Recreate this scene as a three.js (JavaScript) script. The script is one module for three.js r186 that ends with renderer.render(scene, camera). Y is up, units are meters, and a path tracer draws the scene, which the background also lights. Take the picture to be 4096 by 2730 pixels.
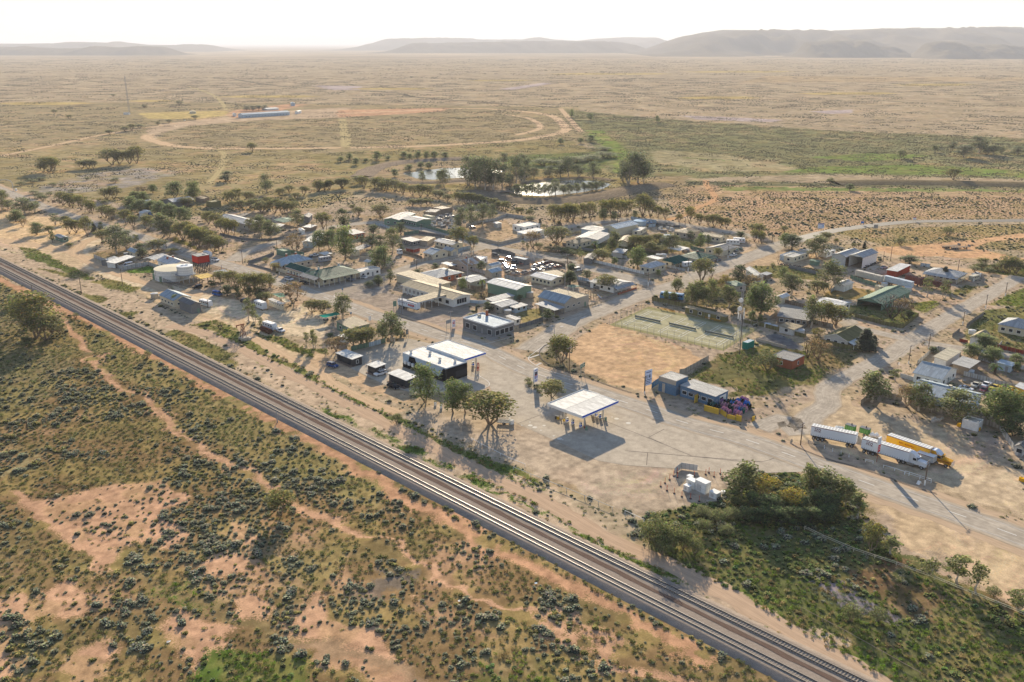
import*as THREE from 'three';
import{mergeGeometries}from 'three/addons/utils/BufferGeometryUtils.js';
// ---- camera, sky, sun, exposure
const CAM_H=114,FOC=3600,CX=2048,CY=1365,PITCH=Math.atan(1193/FOC);
const SP=Math.sin(PITCH),CP=Math.cos(PITCH);
const scene=new THREE.Scene();
const camera=new THREE.PerspectiveCamera(2*Math.atan(CY/FOC)*180/Math.PI,4096/2730,1,90000);
camera.position.set(0,CAM_H,0);
camera.rotation.set(-PITCH,0,0);
const renderer=new THREE.WebGLRenderer({antialias:true});
renderer.setSize(1024,682);
renderer.toneMapping=THREE.LinearToneMapping;
renderer.toneMappingExposure=2.75;
renderer.shadowMap.enabled=true;
const SUN_EL=16*Math.PI/180,SUN_AZ=-0.4*Math.PI/180;
const SUN_DIR=new THREE.Vector3(Math.sin(SUN_AZ)*Math.cos(SUN_EL),Math.sin(SUN_EL),-Math.cos(SUN_AZ)*Math.cos(SUN_EL));
const sun=new THREE.DirectionalLight(new THREE.Color(1.0,0.855,0.65),5);
sun.position.copy(SUN_DIR).multiplyScalar(1500);sun.position.z-=400;
sun.target.position.set(0,0,-400);
sun.castShadow=true;sun.shadow.radius=1.2;sun.shadow.mapSize.set(4096,4096);
Object.assign(sun.shadow.camera,{left:-600,right:600,top:600,bottom:-600,near:10,far:4000});
scene.add(sun,sun.target);
{
const w=512,h=256,d=new Float32Array(w*h*4),v=new THREE.Vector3();
const mix=(a,b,t)=>a+(b-a)*t;
for(let j=0;j<h;j++)for(let i=0;i<w;i++){
const el=((j+0.5)/h-0.5)*Math.PI,az=((i+0.5)/w-0.5)*2*Math.PI;
v.set(Math.cos(el)*Math.cos(az),Math.sin(el),Math.cos(el)*Math.sin(az));
const e=Math.max(0,el*180/Math.PI),g=Math.acos(Math.min(1,v.dot(SUN_DIR)))*180/Math.PI;
const t1=1-Math.exp(-e/4.5),t2=1-Math.exp(-e/22),k=(j*w+i)*4;
const hor=[0.47,0.445,0.385],low=[0.395,0.43,0.43],zen=[0.056,0.112,0.235];
const glow=0.16*Math.exp(-g/14),back=0.78+0.22*Math.exp(-g/60);
for(let c=0;c<3;c++)d[k+c]=mix(mix(hor[c],low[c],t1),zen[c],t2)*back+glow*[1,0.93,0.8][c];
d[k+3]=1;
}
const sky=new THREE.DataTexture(d,w,h,THREE.RGBAFormat,THREE.FloatType);
sky.mapping=THREE.EquirectangularReflectionMapping;sky.magFilter=THREE.LinearFilter;sky.minFilter=THREE.LinearFilter;
sky.wrapS=THREE.RepeatWrapping;sky.needsUpdate=true;
scene.background=sky;scene.environment=sky;
}
scene.fog=new THREE.FogExp2(new THREE.Color(0.88,0.91,1.0),6e-5);
// ---- helpers
let seed=7;
const rnd=()=>{seed=(seed+0x6d2b79f5)|0;let t=Math.imul(seed^(seed>>>15),1|seed);t=(t+Math.imul(t^(t>>>7),61|t))^t;return((t^(t>>>14))>>>0)/4294967296;};
const rr=(a,b)=>a+(b-a)*rnd();
const pick=(a)=>a[Math.floor(rnd()*a.length)];
const clamp=(x,a=0,b=1)=>Math.min(b,Math.max(a,x)),lerp=(a,b,t)=>a+(b-a)*t;
const smooth=(a,b,x)=>{const t=clamp((x-a)/(b-a));return t*t*(3-2*t);};
function G(px,py,h=0){const yd=(py-CY)/FOC,xd=(px-CX)/FOC,k=(CAM_H-h)/(SP+yd*CP);return[xd*k,-(CP-yd*SP)*k];}
function heightAt(p,yTop){const yd=(yTop-CY)/FOC;return CAM_H+p[1]*(SP+yd*CP)/(CP-yd*SP);}
const ZONES={A:[0,700,2.851],B:[750,700,2.851],C:[1500,700,2.851],D:[2250,700,2.851],E:[3000,700,2.147],F:[500,1050,2.851],W:[1250,1050,2.851],H:[2000,1050,2.851],
I:[2750,1050,2.851],J:[3296,1050,2.851],K:[1300,1400,2.851],L:[2050,1450,3.805],M:[2550,1450,3.805],N:[3150,1600,3.267],O:[3396,1450,3.267],Q:[2500,1750,2.306],
R:[0,1150,2.091],S:[0,1880,1.0544],T:[1200,1880,1.0544],V:[2846,1880,1.0544],X:[0,0,1.681],Y:[1350,0,1.681],Z:[2696,0,1.681],U:[0,0,0.5745]};
const px=(z,x,y)=>{const q=ZONES[z];return[q[0]+x/q[2],q[1]+y/q[2]];};
const at=(z,x,y,h=0)=>G(...px(z,x,y),h);
const pts=(z,list,h=0)=>{const o=[];for(let i=0;i<list.length;i+=2)o.push(at(z,list[i],list[i+1],h));return o;};
const used={};
function numbered(n){const k=used[n]=(used[n]??-1)+1;return k?n+'_'+String(k).padStart(3,'0'):n;}
function thing(name,label,category,[x,y,z]=[0,0,0],turn=0,group){
const o=new THREE.Group();o.name=numbered(name);scene.add(o);o.position.set(x,y,z);o.rotation.y=turn;
o.userData={label,category};if(group)o.userData.group=group;return o;
}
function part(name,geo,mat,parent){const m=new THREE.Mesh(geo,mat);m.name=name;m.castShadow=m.receiveShadow=true;parent.add(m);return m;}
function struct(name,geo,mat,label){const m=new THREE.Mesh(geo,mat);m.name=numbered(name);m.castShadow=m.receiveShadow=true;m.userData.kind='structure';if(label)m.userData.label=label;scene.add(m);return m;}
function tag(m,label,category,group){m.userData.label=label;m.userData.category=category;if(group)m.userData.group=group;return m;}
function stuffOf(m){m.userData.kind='stuff';return m;}
class MB{
constructor(){this.p=[];this.u=[];this.c=[];this.col=null;}
v(a,u,w){this.p.push(a[0],a[1],a[2]);this.u.push(u,w);if(this.col)this.c.push(...this.col);}
tri(a,b,c,ua=[0,0],ub=[1,0],uc=[0,1]){this.v(a,...ua);this.v(b,...ub);this.v(c,...uc);return this;}
quad(a,b,c,d){
const n=(p,q)=>Math.hypot(q[0]-p[0],q[1]-p[1],q[2]-p[2]),w=n(a,b),h=n(a,d),w2=n(d,c),o=(w-w2)/2;
return this.tri(a,b,c,[0,0],[w,0],[o+w2,h]).tri(a,c,d,[0,0],[o+w2,h],[o,h]);
}
box(x,y,z,w,h,d,ry=0){
const c=Math.cos(ry),s=Math.sin(ry),f=(i,j,k)=>{const a=i*w/2,b=k*d/2;return[x+a*c+b*s,y+j*h,z-a*s+b*c];};
const[p0,p1,p2,p3,q0,q1,q2,q3]=[f(-1,0,1),f(1,0,1),f(1,0,-1),f(-1,0,-1),f(-1,1,1),f(1,1,1),f(1,1,-1),f(-1,1,-1)];
return this.quad(p0,p1,q1,q0).quad(p1,p2,q2,q1).quad(p2,p3,q3,q2).quad(p3,p0,q0,q3).quad(q0,q1,q2,q3).quad(p3,p2,p1,p0);
}
bar(a,b,r,r2=r,n=6){
const A=new THREE.Vector3(...a),B=new THREE.Vector3(...b),d=B.clone().sub(A),l=d.length();d.normalize();
const e=Math.abs(d.y)<0.9?new THREE.Vector3(0,1,0):new THREE.Vector3(1,0,0),x=new THREE.Vector3().crossVectors(d,e).normalize(),y=new THREE.Vector3().crossVectors(d,x);
const q=(P,R,i)=>{const t=i/n*2*Math.PI,k=Math.cos(t)*R,m=Math.sin(t)*R;return[P.x+x.x*k+y.x*m,P.y+x.y*k+y.y*m,P.z+x.z*k+y.z*m];};
for(let i=0;i<n;i++){this.quad(q(A,r,i+1),q(A,r,i),q(B,r2,i),q(B,r2,i+1));this.tri([B.x,B.y,B.z],q(B,r2,i+1),q(B,r2,i));this.tri([A.x,A.y,A.z],q(A,r,i),q(A,r,i+1));}
return this;
}
disc(x,y,z,r,n=20,ry=1){for(let i=0;i<n;i++){const a=i/n*2*Math.PI,b=(i+1)/n*2*Math.PI;this.tri([x,y,z],[x+r*Math.cos(b),y,z-ry*r*Math.sin(b)],[x+r*Math.cos(a),y,z-ry*r*Math.sin(a)].reverse().reverse());}return this;}
geo(smoothed){
const g=new THREE.BufferGeometry();
g.setAttribute('position',new THREE.Float32BufferAttribute(this.p,3));g.setAttribute('uv',new THREE.Float32BufferAttribute(this.u,2));
if(this.c.length)g.setAttribute('color',new THREE.Float32BufferAttribute(this.c,3));
g.computeVertexNormals();return g;
}
}
// ---- noise
const NT=(()=>{const s=seed;seed=99;const t=new Float32Array(65536);for(let i=0;i<65536;i++)t[i]=rnd();seed=s;return t;})();
function vn(x,y){
const xi=Math.floor(x),yi=Math.floor(y),fx=x-xi,fy=y-yi,u=fx*fx*(3-2*fx),v=fy*fy*(3-2*fy);
const x0=xi&255,x1=(xi+1)&255,y0=(yi&255)<<8,y1=((yi+1)&255)<<8;
const a=NT[y0|x0],b=NT[y0|x1],c=NT[y1|x0],d=NT[y1|x1];
return a+(b-a)*u+(c-a)*v+(a-b-c+d)*u*v;
}
const fbm=(x,y,o=4)=>{let s=0,a=0.5,n=0;for(let i=0;i<o;i++){s+=a*vn(x,y);n+=a;a*=0.5;const t=x*1.62+y*1.21;y=y*1.62-x*1.21+17.3;x=t+5.1;}return s/n;};
const toS=(c)=>c<=0.0031308?12.92*c:1.055*Math.pow(c,1/2.4)-0.055,toL=(c)=>c<=0.04045?c/12.92:Math.pow((c+0.055)/1.055,2.4);
// ---- ground: what grows and lies where (areas read from the survey)
const C={sand:[.47,.345,.215],pale:[.53,.42,.28],dust:[.37,.285,.2],red:[.41,.235,.135],pink:[.44,.262,.16],scrub:[.165,.13,.07],olive:[.17,.15,.055],green:[.085,.125,.026],
gravel:[.34,.29,.24],plain:[.345,.272,.18],seal:[.36,.32,.275],weed:[.16,.135,.065],orange:[.46,.285,.155],dark:[.06,.06,.035],straw:[.36,.27,.12],lilac:[.36,.29,.27],grey:[.2,.185,.15]};
const AREAS=[];
const area=(z,list,col,veg={})=>AREAS.push([pts(z,list),col,veg,0]);
const trail=(z,list,col,width,veg={},alpha=1)=>AREAS.push([pts(z,list),col,veg,width,alpha]);
area('U',[-600,112,3000,112,3000,700,-600,700],C.plain,{b:.55,g:.2,m:.45});
area('U',[-1200,232,500,236,1330,246,1350,330,900,350,-1200,350],[.285,.225,.13],{b:.75,g:.3,m:.5});
area('U',[-900,330,700,345,900,420,600,520,-900,520],[.28,.225,.12],{b:.8,g:.5,m:.7});
area('U',[700,355,1300,320,1500,400,1500,470,1100,460,800,430],[.25,.205,.1],{b:.8,g:.8,m:.7});
area('U',[1300,252,1500,272,1900,300,2800,335,2800,425,1900,400,1520,412,1400,398,1345,320],[.19,.185,.09],{b:1.5,g:1.2,m:.6});
area('U',[1500,345,1640,352,1800,380,1900,392,1650,395,1500,372],[.30,.26,.15],{b:.5,g:.5,m:.4});
area('U',[1348,300,1385,300,1450,350,1455,400,1415,396,1395,345],[.15,.21,.05],{b:.5,g:2.2,m:.5});
area('U',[1490,352,1570,362,1720,372,1600,366],[.15,.2,.05],{b:.5,g:2.2,m:.4});
area('U',[1800,395,1860,384,2100,378,2353,392,2700,410,2700,418,2200,402,2000,400],[.15,.2,.05],{b:.7,g:2.2,m:.4});
area('U',[1860,362,2000,352,2150,358,2000,372],[.15,.2,.05],{b:.7,g:1.8,m:.4});
area('U',[1760,175,2353,178,2353,186,1700,190],[.34,.25,.14],{b:.3,m:.3});
area('U',[1470,405,1640,418,2353,424,2900,430,2900,438,1900,432,1500,428],[.13,.125,.07],{b:1.9,g:.6,m:.5});
area('U',[1520,430,1640,425,2353,436,2900,440,2900,512,2353,502,2000,515,1800,545,1560,500],[.40,.27,.165],{b:1.5,g:.35,m:.6});
area('U',[1650,428,2353,436,2353,442,1660,438],[.15,.19,.06],{b:.8,g:1.8,m:.5});
area('U',[1900,530,2353,515,2900,520,2900,640,2353,575,2050,570],[.30,.225,.115],{b:1.3,g:.6,m:.7});
area('E',[1080,620,1500,600,1900,560,2353,500,2600,500,2353,540,2050,580,1930,630,2200,690,2353,720,2353,760,1450,720,1100,680],C.orange,{b:.06,m:.2});
area('U',[200,400,330,385,420,395,300,430,120,450,60,440],[.29,.255,.22],{b:1,g:.9,m:.7});
area('U',[720,196,830,198,830,207,760,207],C.lilac,{});area('U',[1145,205,1250,190,1270,192,1180,207],C.lilac,{});area('U',[1560,265,1800,275,1780,281,1600,275],C.lilac,{b:.6});
area('U',[1860,256,1960,252,1960,260,1900,262],C.lilac,{b:.3});
for(const[x,y,w,h]of[[100,238,220,6],[1700,165,260,4],[1400,170,300,4],[620,222,240,5],[900,204,200,4],[350,232,120,4],[2150,195,200,5],[1150,185,160,3],[1950,215,240,5],[1650,225,200,6]])
area('U',[x-w/2,y,x-w/4,y-h/2,x+w/3,y-h/2,x+w/2,y,x+w/4,y+h/2,x-w/3,y+h/2],[.40,.30,.115],{b:.45,m:.3});
area('X',[930,760,1500,745,1600,770,1330,800,1000,800],[.42,.32,.13],{m:.3});
area('X',[990,870,1100,830,1500,790,2000,740,2353,720,2353,790,1700,810,1250,850,1080,900,1030,940,980,930],[.40,.30,.2],{b:.12,m:.3});
area('X',[1500,780,1580,740,1950,700,2080,700,1900,740,1900,775,1600,795],C.pink,{});
area('Y',[0,740,500,730,760,725,700,750,300,775,0,790],C.pink,{m:.3});
area('Y',[140,1160,320,1085,600,1060,900,1050,1100,1080,1120,1150,1280,1200,1250,1310,1100,1300,900,1240,500,1230,300,1200],[.29,.225,.14],{b:.8,g:.3,m:.5});
area('Y',[1120,1310,1500,1360,1900,1340,2353,1330,2353,1180,2090,1190,1900,1260,1300,1330],[.27,.2,.12],{b:1.3,g:.2,m:.5});
area('Y',[1080,1060,1300,1040,1800,1020,1900,1080,1700,1160,1400,1140,1200,1120],[.12,.15,.05],{b:.8,g:1.8,m:.4});
area('U',[-500,590,0,640,300,755,700,945,1200,1210,1700,1490,2300,1830,2300,2400,-1500,2400,-1500,590],[.205,.135,.065],{b:1.7,g:.8,m:1});
area('U',[-500,600,0,660,180,745,150,900,0,960,-400,900],[.2,.155,.08],{b:1.2,g:.9,m:.9});
area('U',[160,760,300,770,700,970,900,1090,880,1180,560,1050,380,900,230,850],[.24,.185,.08],{b:.8,g:1,m:.8});
area('S',[110,130,300,105,480,60,700,40,780,120,700,200,800,280,700,340,560,300,500,400,420,350,300,300,200,210],C.pink,{b:.8,g:.12,m:.35});
area('S',[840,380,940,340,1000,360,1040,420,960,440,860,450],C.pink,{b:.8,g:.1,m:.4});
area('S',[960,220,1040,220,1100,300,1010,330,940,280],C.pink,{b:.9,g:.1,m:.4});
area('S',[190,500,290,460,370,480,350,620,240,640,170,560],C.pink,{b:.5,g:.1,m:.4});
area('S',[-100,560,100,520,200,600,40,700,20,900,-100,900],C.pink,{b:.8,g:.15,m:.5});
area('S',[300,780,420,720,500,760,450,860,300,960,200,900],C.pink,{b:.8,g:.15,m:.5});
area('S',[980,540,1100,530,1160,580,1100,640,1000,600],C.pink,{b:.7,g:.1,m:.4});
area('S',[640,660,760,580,900,640,1010,660,900,720,1060,790,900,900,760,820],C.pink,{b:.4,g:.1,m:.4});
area('T',[0,520,60,540,200,640,330,690,450,840,560,920,300,920,0,760],C.pink,{b:.35,g:.1,m:.3});
area('T',[250,440,420,450,420,540,280,510],[.17,.135,.1],{b:.4,m:.3});
area('S',[640,520,740,490,900,560,980,600,860,600,760,580],C.green,{b:.5,g:2});
area('S',[840,780,1000,760,1318,800,1318,1000,800,1000],C.green,{b:.5,g:1.8,m:.6});
area('T',[700,800,900,760,1050,850,1100,1000,700,1000],[.13,.13,.04],{b:1,g:1.6,m:.6});
trail('U',[-120,560,0,645,60,668],C.red,3.4,{m:.2});
trail('R',[120,0,330,100,620,225,1000,410,1300,580,1700,790,2000,960,2300,1130],C.red,4.6,{m:.2});
trail('T',[-105,-200,70,-110,230,-20,420,110,640,230,900,370,1130,490,1318,590,1700,800],C.red,4.4,{m:.25});
trail('R',[330,120,420,165,500,250,560,335,690,480,770,620,900,730,1000,830,1150,905,1290,990,1370,1090,1480,1220,1650,1340,1820,1420,2060,1540],C.pink,2.9,{m:.15});
trail('T',[-227,6,-80,110,60,185,220,260,420,370,620,470,800,560,1000,640,1200,730,1400,800,1600,900],C.pink,3.1,{m:.15});
trail('S',[60,100,200,220,320,310,420,360,520,410],C.pink,3.6,{b:.15});trail('S',[520,410,650,490,800,550,960,610,1150,680,1318,740],[.2,.15,.07],3,{b:.3,g:.5});
trail('T',[0,740,200,780,400,840,600,920],[.3,.2,.12],3,{b:.2});
trail('R',[60,1560,200,1480,300,1410],[.25,.2,.1],2.5,{});
area('U',[-400,410,0,432,300,470,430,500,560,485,900,470,1100,480,1300,505,1560,492,1760,540,1840,560,1900,580,2050,585,2353,600,2600,640,2600,1480,2353,1400,2100,1330,1960,1180,1680,1080,1480,1190,1300,1110,1000,960,600,740,250,600,-60,470],C.dust,{b:.14,g:.22,m:.4});
area('U',[-300,450,0,490,130,530,260,620,420,690,560,740,760,850,720,870,500,760,250,640,0,560,-200,500],C.sand,{m:.2});
area('A',[-100,400,110,430,300,470,560,480,800,560,1000,640,950,720,830,800,400,830,0,760,-100,740],[.52,.37,.215],{g:.05,m:.2});
area('A',[860,880,960,720,1080,700,1180,720,1100,800,980,900,1000,980,1300,1100,1700,1200,1800,1300,1500,1290,1000,1060,880,960],C.pale,{m:.15});
area('A',[1020,900,1300,830,1560,820,1600,900,1400,960,1100,930],[.3,.21,.13],{g:.5,m:.5});
area('A',[1900,790,2000,700,2281,850,2281,900],[.17,.15,.05],{g:.8,m:.5});
area('F',[560,220,760,310,1000,380,1300,430,1480,540,1620,560,1900,560,2000,480,2281,620,2281,860,2000,830,1800,840,1650,720,1280,640,900,560,560,420],C.pale,{m:.15});
area('F',[0,130,400,260,340,330,0,250],C.pale,{m:.15});
area('U',[-200,500,0,556,250,650,560,790,900,960,1200,1110,1500,1260,1850,1440,2150,1600,2050,1640,1700,1470,1300,1240,900,1030,560,850,250,700,0,590,-200,520],[.42,.315,.215],{b:.04,g:.16,m:.25});
area('F',[440,790,620,770,900,880,1180,1040,1330,1150,1260,1200,1000,1100,700,970,500,880],C.olive,{g:1.1,m:.5});
area('F',[740,720,1000,660,1300,760,1330,900,1450,880,1700,1030,2000,1170,2281,1300,2281,1440,2000,1290,1640,1150,1350,1020,1200,930,1000,800],[.14,.14,.045],{b:.2,g:1.8,m:.5});
area('F',[1370,720,1550,820,1800,870,2100,980,2281,1000,2281,1120,2050,1060,1800,960,1500,850],[.15,.14,.05],{b:.3,g:1.6,m:.5});
area('R',[690,60,930,90,850,130,700,120],C.olive,{g:1,m:.4});area('R',[1010,210,1180,200,1120,250,980,250],C.olive,{g:.9,m:.4});
area('A',[200,830,400,840,600,950,1100,1190,1000,1200,640,1060,300,950],[.12,.13,.045],{g:1.8,m:.4});area('A',[430,1060,800,1120,900,1180,780,1180,480,1090],C.olive,{g:1.2,m:.3});
area('A',[1040,1210,1250,1190,1600,1290,1480,1350,1200,1290],C.olive,{g:1.4,m:.4});
area('A',[1450,1090,1700,1040,1840,1090,1760,1120,1500,1120],[.1,.16,.03],{g:1.5});
area('K',[0,360,250,480,700,700,1000,860,1300,1000,1600,1130,2000,1300,2400,1500,2400,1640,2000,1420,1500,1180,1150,980,740,800,400,640,0,430],[.1,.125,.035],{b:.3,g:2.2,m:.3});
area('K',[0,640,150,720,260,820,440,920,380,900,200,830,0,760],C.green,{g:1.6});area('K',[700,1110,950,1090,1200,1150,1150,1200,950,1200],C.green,{g:1.8});
trail('K',[540,910,700,1000,830,1050],C.green,1.6,{g:2});trail('K',[1170,1230,1420,1340],C.green,1.6,{g:1.6});trail('K',[1610,1430,1840,1560],C.green,1.8,{g:1.6});
area('T',[1130,265,1230,270,1318,330,1318,380,1200,310],C.green,{g:2.2});area('Q',[-100,960,100,1090,350,1220,520,1340,420,1370,150,1240,-100,1130],[.13,.15,.04],{b:.2,g:1.6,m:.4});
trail('T',[720,20,900,90,1000,150,1180,240],C.green,2,{g:1.5});
area('U',[1470,1200,1510,1170,1660,1150,1690,1080,1800,1085,1960,1105,1985,1180,2040,1270,2180,1340,2353,1410,2700,1560,2700,1800,2160,1590,1980,1540,1820,1440,1640,1350,1520,1270],[.095,.1,.04],{b:2,g:2.2,m:.6});
area('V',[0,480,120,500,350,650,500,720,640,770,900,896,780,896,560,740,300,640,100,560],[.1,.16,.02],{g:3,m:.2});
area('V',[530,400,780,400,900,520,980,620,860,640,700,520,560,480],[.15,.095,.05],{b:1,g:.8,m:.5});
area('V',[400,490,520,500,640,560,820,630,760,660,600,620,440,540],[.2,.17,.2],{b:.6,g:1,m:.3});
area('U',[1950,1110,2353,1250,2700,1400,2700,1540,2353,1395,2180,1320,2060,1240,2000,1170],C.sand,{m:.2});
area('U',[920,960,1060,1010,1250,1100,1480,1190,1660,1150,1700,1085,1500,1030,1300,1010,1200,940,1000,930],[.38,.30,.215],{m:.2});
area('W',[0,1000,250,1090,560,1200,800,1420,1150,1560,1100,1620,700,1500,300,1330,0,1230],[.44,.31,.19],{m:.2});
area('W',[800,560,1050,620,1250,690,1500,830,1700,850,1850,600,1720,500,1000,380,600,300,420,360,560,480],[.31,.25,.195],{m:.25});
area('B',[1230,1290,1600,1180,1950,1120,2281,1060,2281,1330,2000,1420,1700,1380],[.30,.255,.21],{m:.2});
area('H',[850,900,1150,690,1400,760,2281,1040,2340,1090,2281,1140,2000,1290,1780,1440,1640,1480,1300,1390,1000,1240,800,1110],[.47,.315,.185],{m:.12});
area('H',[450,990,520,930,620,930,800,1090,1000,1240,1250,1350,1200,1370,900,1290,600,1190,480,1110],[.17,.14,.1],{b:.3,g:.3,m:.4});
area('M',[780,230,1040,0,1300,-60,1750,0,2000,330,2200,400,1900,520,1600,560,1390,520,1390,420],[.125,.115,.045],{b:.08,g:1.5,m:.6});
area('I',[620,1000,1000,900,1700,1150,1500,1380,1250,1420,900,1440,800,1480,480,1400,380,1280,60,1300,380,1050],[.13,.12,.05],{b:.1,g:1.4,m:.6});
area('I',[780,870,1000,810,1180,890,1330,960,1300,1010,1000,960],[.13,.125,.12],{});
area('I',[1300,930,1700,980,2000,1020,1850,1100,1800,1200,1500,1140],[.22,.16,.085],{b:.4,g:1,m:.6});
area('J',[-120,830,250,990,380,1080,230,1200,0,1230,-200,1100],[.2,.15,.08],{b:.5,g:1,m:.6});
area('J',[270,560,300,500,600,480,1000,540,1080,600,890,740],[.11,.12,.045],{b:.6,g:1.4,m:.4});
area('J',[1000,460,1250,440,1320,480,1150,580,1050,540],[.17,.17,.04],{g:1});area('J',[20,340,350,290,600,320,560,400,300,430,0,390],[.26,.18,.07],{g:.25,m:.3});
area('J',[1850,540,2281,500,2600,560,2600,1100,2281,1040,2000,960,1650,900,1600,800,1740,620],[.15,.145,.055],{b:.4,g:1.3,m:.5});
area('J',[1880,480,2100,380,2281,300,2600,330,2600,520,2281,510],[.14,.16,.04],{b:.3,g:1.6,m:.5});
area('J',[1470,340,1620,260,1760,280,1640,360,1500,370],C.olive,{b:.5,g:1,m:.4});
area('J',[1700,20,2281,60,2600,120,2600,180,2200,170,1800,130],[.10,.11,.04],{b:1.4,g:1,m:.5});
area('C',[1330,890,1900,1000,2160,1040,2000,1150,1700,1160,1400,1180,1300,1000],[.36,.25,.165],{m:.2});area('C',[1060,600,1500,510,1640,680,1420,750,1200,720],[.36,.26,.16],{g:.2,m:.3});
area('C',[560,430,1000,440,1050,620,900,650,560,540],[.25,.2,.16],{m:.6});area('C',[280,920,480,890,420,1000],[.4,.265,.15],{m:.2});
area('C',[1050,1310,1300,1290,1400,1330,1240,1430,1080,1390],[.16,.12,.08],{g:.5,m:.4});area('H',[180,560,480,520,480,640,240,690],[.25,.2,.09],{g:1,m:.5});
area('D',[400,780,760,740,1300,700,1600,780,1300,880,700,960,300,930,0,880,0,830],[.13,.12,.055],{g:1.1,m:.6});
area('D',[1400,1260,1560,1230,2281,1130,2281,1568,1400,1480],[.16,.125,.075],{b:.3,g:1,m:.6});
area('D',[1700,920,2281,830,2281,870,1800,1020],[.43,.31,.195],{m:.2});
area('I',[900,0,1600,80,1500,200,1000,180,700,60],[.17,.15,.06],{b:.2,g:1.2,m:.5});
area('E',[0,740,260,660,660,660,900,740,800,830,300,780,0,780],[.40,.29,.18],{m:.2});
area('N',[0,100,600,-100,900,60,1200,160,1900,320,2287,420,2500,700,2500,1400,2000,1230,1300,860,300,540,30,560,0,400],[.44,.335,.22],{m:.15});
area('J',[1640,1000,2281,1090,2500,1130,2500,1568,1700,1500,1500,1300],[.24,.18,.13],{g:.3,m:.4});
area('V',[1000,0,1318,0,1318,200,1000,90],[.45,.345,.23],{m:.15});
{
const s0=seed;seed=4242;
const arcs=(z,cx,cy,r0,r1,n,a0,a1,sq,col)=>{for(let i=0;i<n;i++){const r=rr(r0,r1),a=rr(a0,a1),b=a+rr(.5,1.8),l=[],ox=rr(-.15,.15)*r1,oy=rr(-.15,.15)*r1;for(let k=0;k<=10;k++){const t=lerp(a,b,k/10);l.push(cx+ox+Math.cos(t)*r,cy+oy*sq+Math.sin(t)*r*sq);}trail(z,l,col.map((c)=>c*rr(.72,1.28)),rr(.2,.5),{m:.1},rr(.25,.6));}};
arcs('H',1500,1080,80,620,110,-2.6,1.2,.46,[.47,.315,.185]);arcs('O',900,1000,200,1300,90,-.6,1.8,.4,[.47,.35,.23]);arcs('V',900,330,100,900,60,-1.4,.6,.4,[.47,.345,.22]);arcs('Q',100,330,60,520,60,-.4,1.9,.45,[.42,.33,.23]);arcs('F',1500,500,100,700,70,-.6,2.2,.4,[.53,.42,.28]);arcs('A',500,700,100,600,60,-.5,1.8,.35,[.52,.38,.23]);arcs('E',1650,640,60,500,50,-.5,2.4,.25,[.46,.285,.155]);arcs('W',1300,560,100,600,50,-.5,1.8,.4,[.33,.27,.21]);seed=s0;
}
const TILES=[[-205,205,118,330,2048,1060],[-410,410,330,700,2048,924],[-980,980,700,1700,2048,1045],[-4200,4200,1700,7400,2048,1390],[-60000,60000,-20000,60000,900,600]];
const hashN=(a,b)=>{let h=Math.imul(a,374761393)+Math.imul(b,668265263)|0;h=Math.imul(h^(h>>>13),1274126177);return((h^(h>>>16))>>>0)/4294967296;};
for(const t of TILES){
const[x0,x1,z0,z1,w,h]=t,sx=w/(x1-x0),sy=h/(z1-z0);
const cv=[0,1].map(()=>{const c=document.createElement('canvas');c.width=w;c.height=h;return c.getContext('2d');});
cv[0].fillStyle='rgb('+C.plain.map((c)=>Math.round(255*toS(c))).join()+')';cv[1].fillStyle='rgb(70,20,70)';
cv.forEach((g)=>{g.fillRect(0,0,w,h);g.lineJoin=g.lineCap='round';});
for(const[p,col,veg,width,alpha=1]of AREAS){
const styles=['rgb('+col.map((c)=>Math.round(255*toS(c))).join()+')','rgb('+[veg.b||0,veg.g||0,veg.m||0].map((c,i)=>Math.min(255,Math.round(c*[100,80,200][i]))).join()+')'];
cv.forEach((g,i)=>{
g.beginPath();p.forEach(([x,z],k)=>g[k?'lineTo':'moveTo']((x-x0)*sx,(-z-z0)*sy));
g.globalAlpha=alpha;
if(width){g.lineWidth=width*sx;g.strokeStyle=styles[i];g.stroke();}else{g.closePath();g.fillStyle=styles[i];g.fill();}
g.globalAlpha=1;
});
}
t.base=cv[0].getImageData(0,0,w,h).data;t.veg=cv[1].getImageData(0,0,w,h).data;
}
function vegAt(x,z,out){
const f=-z;
for(const t of TILES)if(x>=t[0]&&x<t[1]&&f>=t[2]&&f<t[3]){
const wp=3*(fbm(x/9,f/9,3)-0.5),i=clamp(Math.floor((x+wp-t[0])/(t[1]-t[0])*t[4]),0,t[4]-1),j=clamp(Math.floor((f-wp-t[2])/(t[3]-t[2])*t[5]),0,t[5]-1),k=(j*t[4]+i)*4;
out[0]=t.veg[k]/100;out[1]=t.veg[k+1]/80;out[2]=toL(t.base[k]/255);out[3]=toL(t.base[k+1]/255);out[4]=toL(t.base[k+2]/255);return out;
}
out[0]=out[1]=0;return out;
}
const SL=Array.from({length:256},(_,i)=>toL(i/255)),LS=new Uint8Array(4097);for(let i=0;i<=4096;i++)LS[i]=Math.round(255*toS(i/4096));
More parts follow.
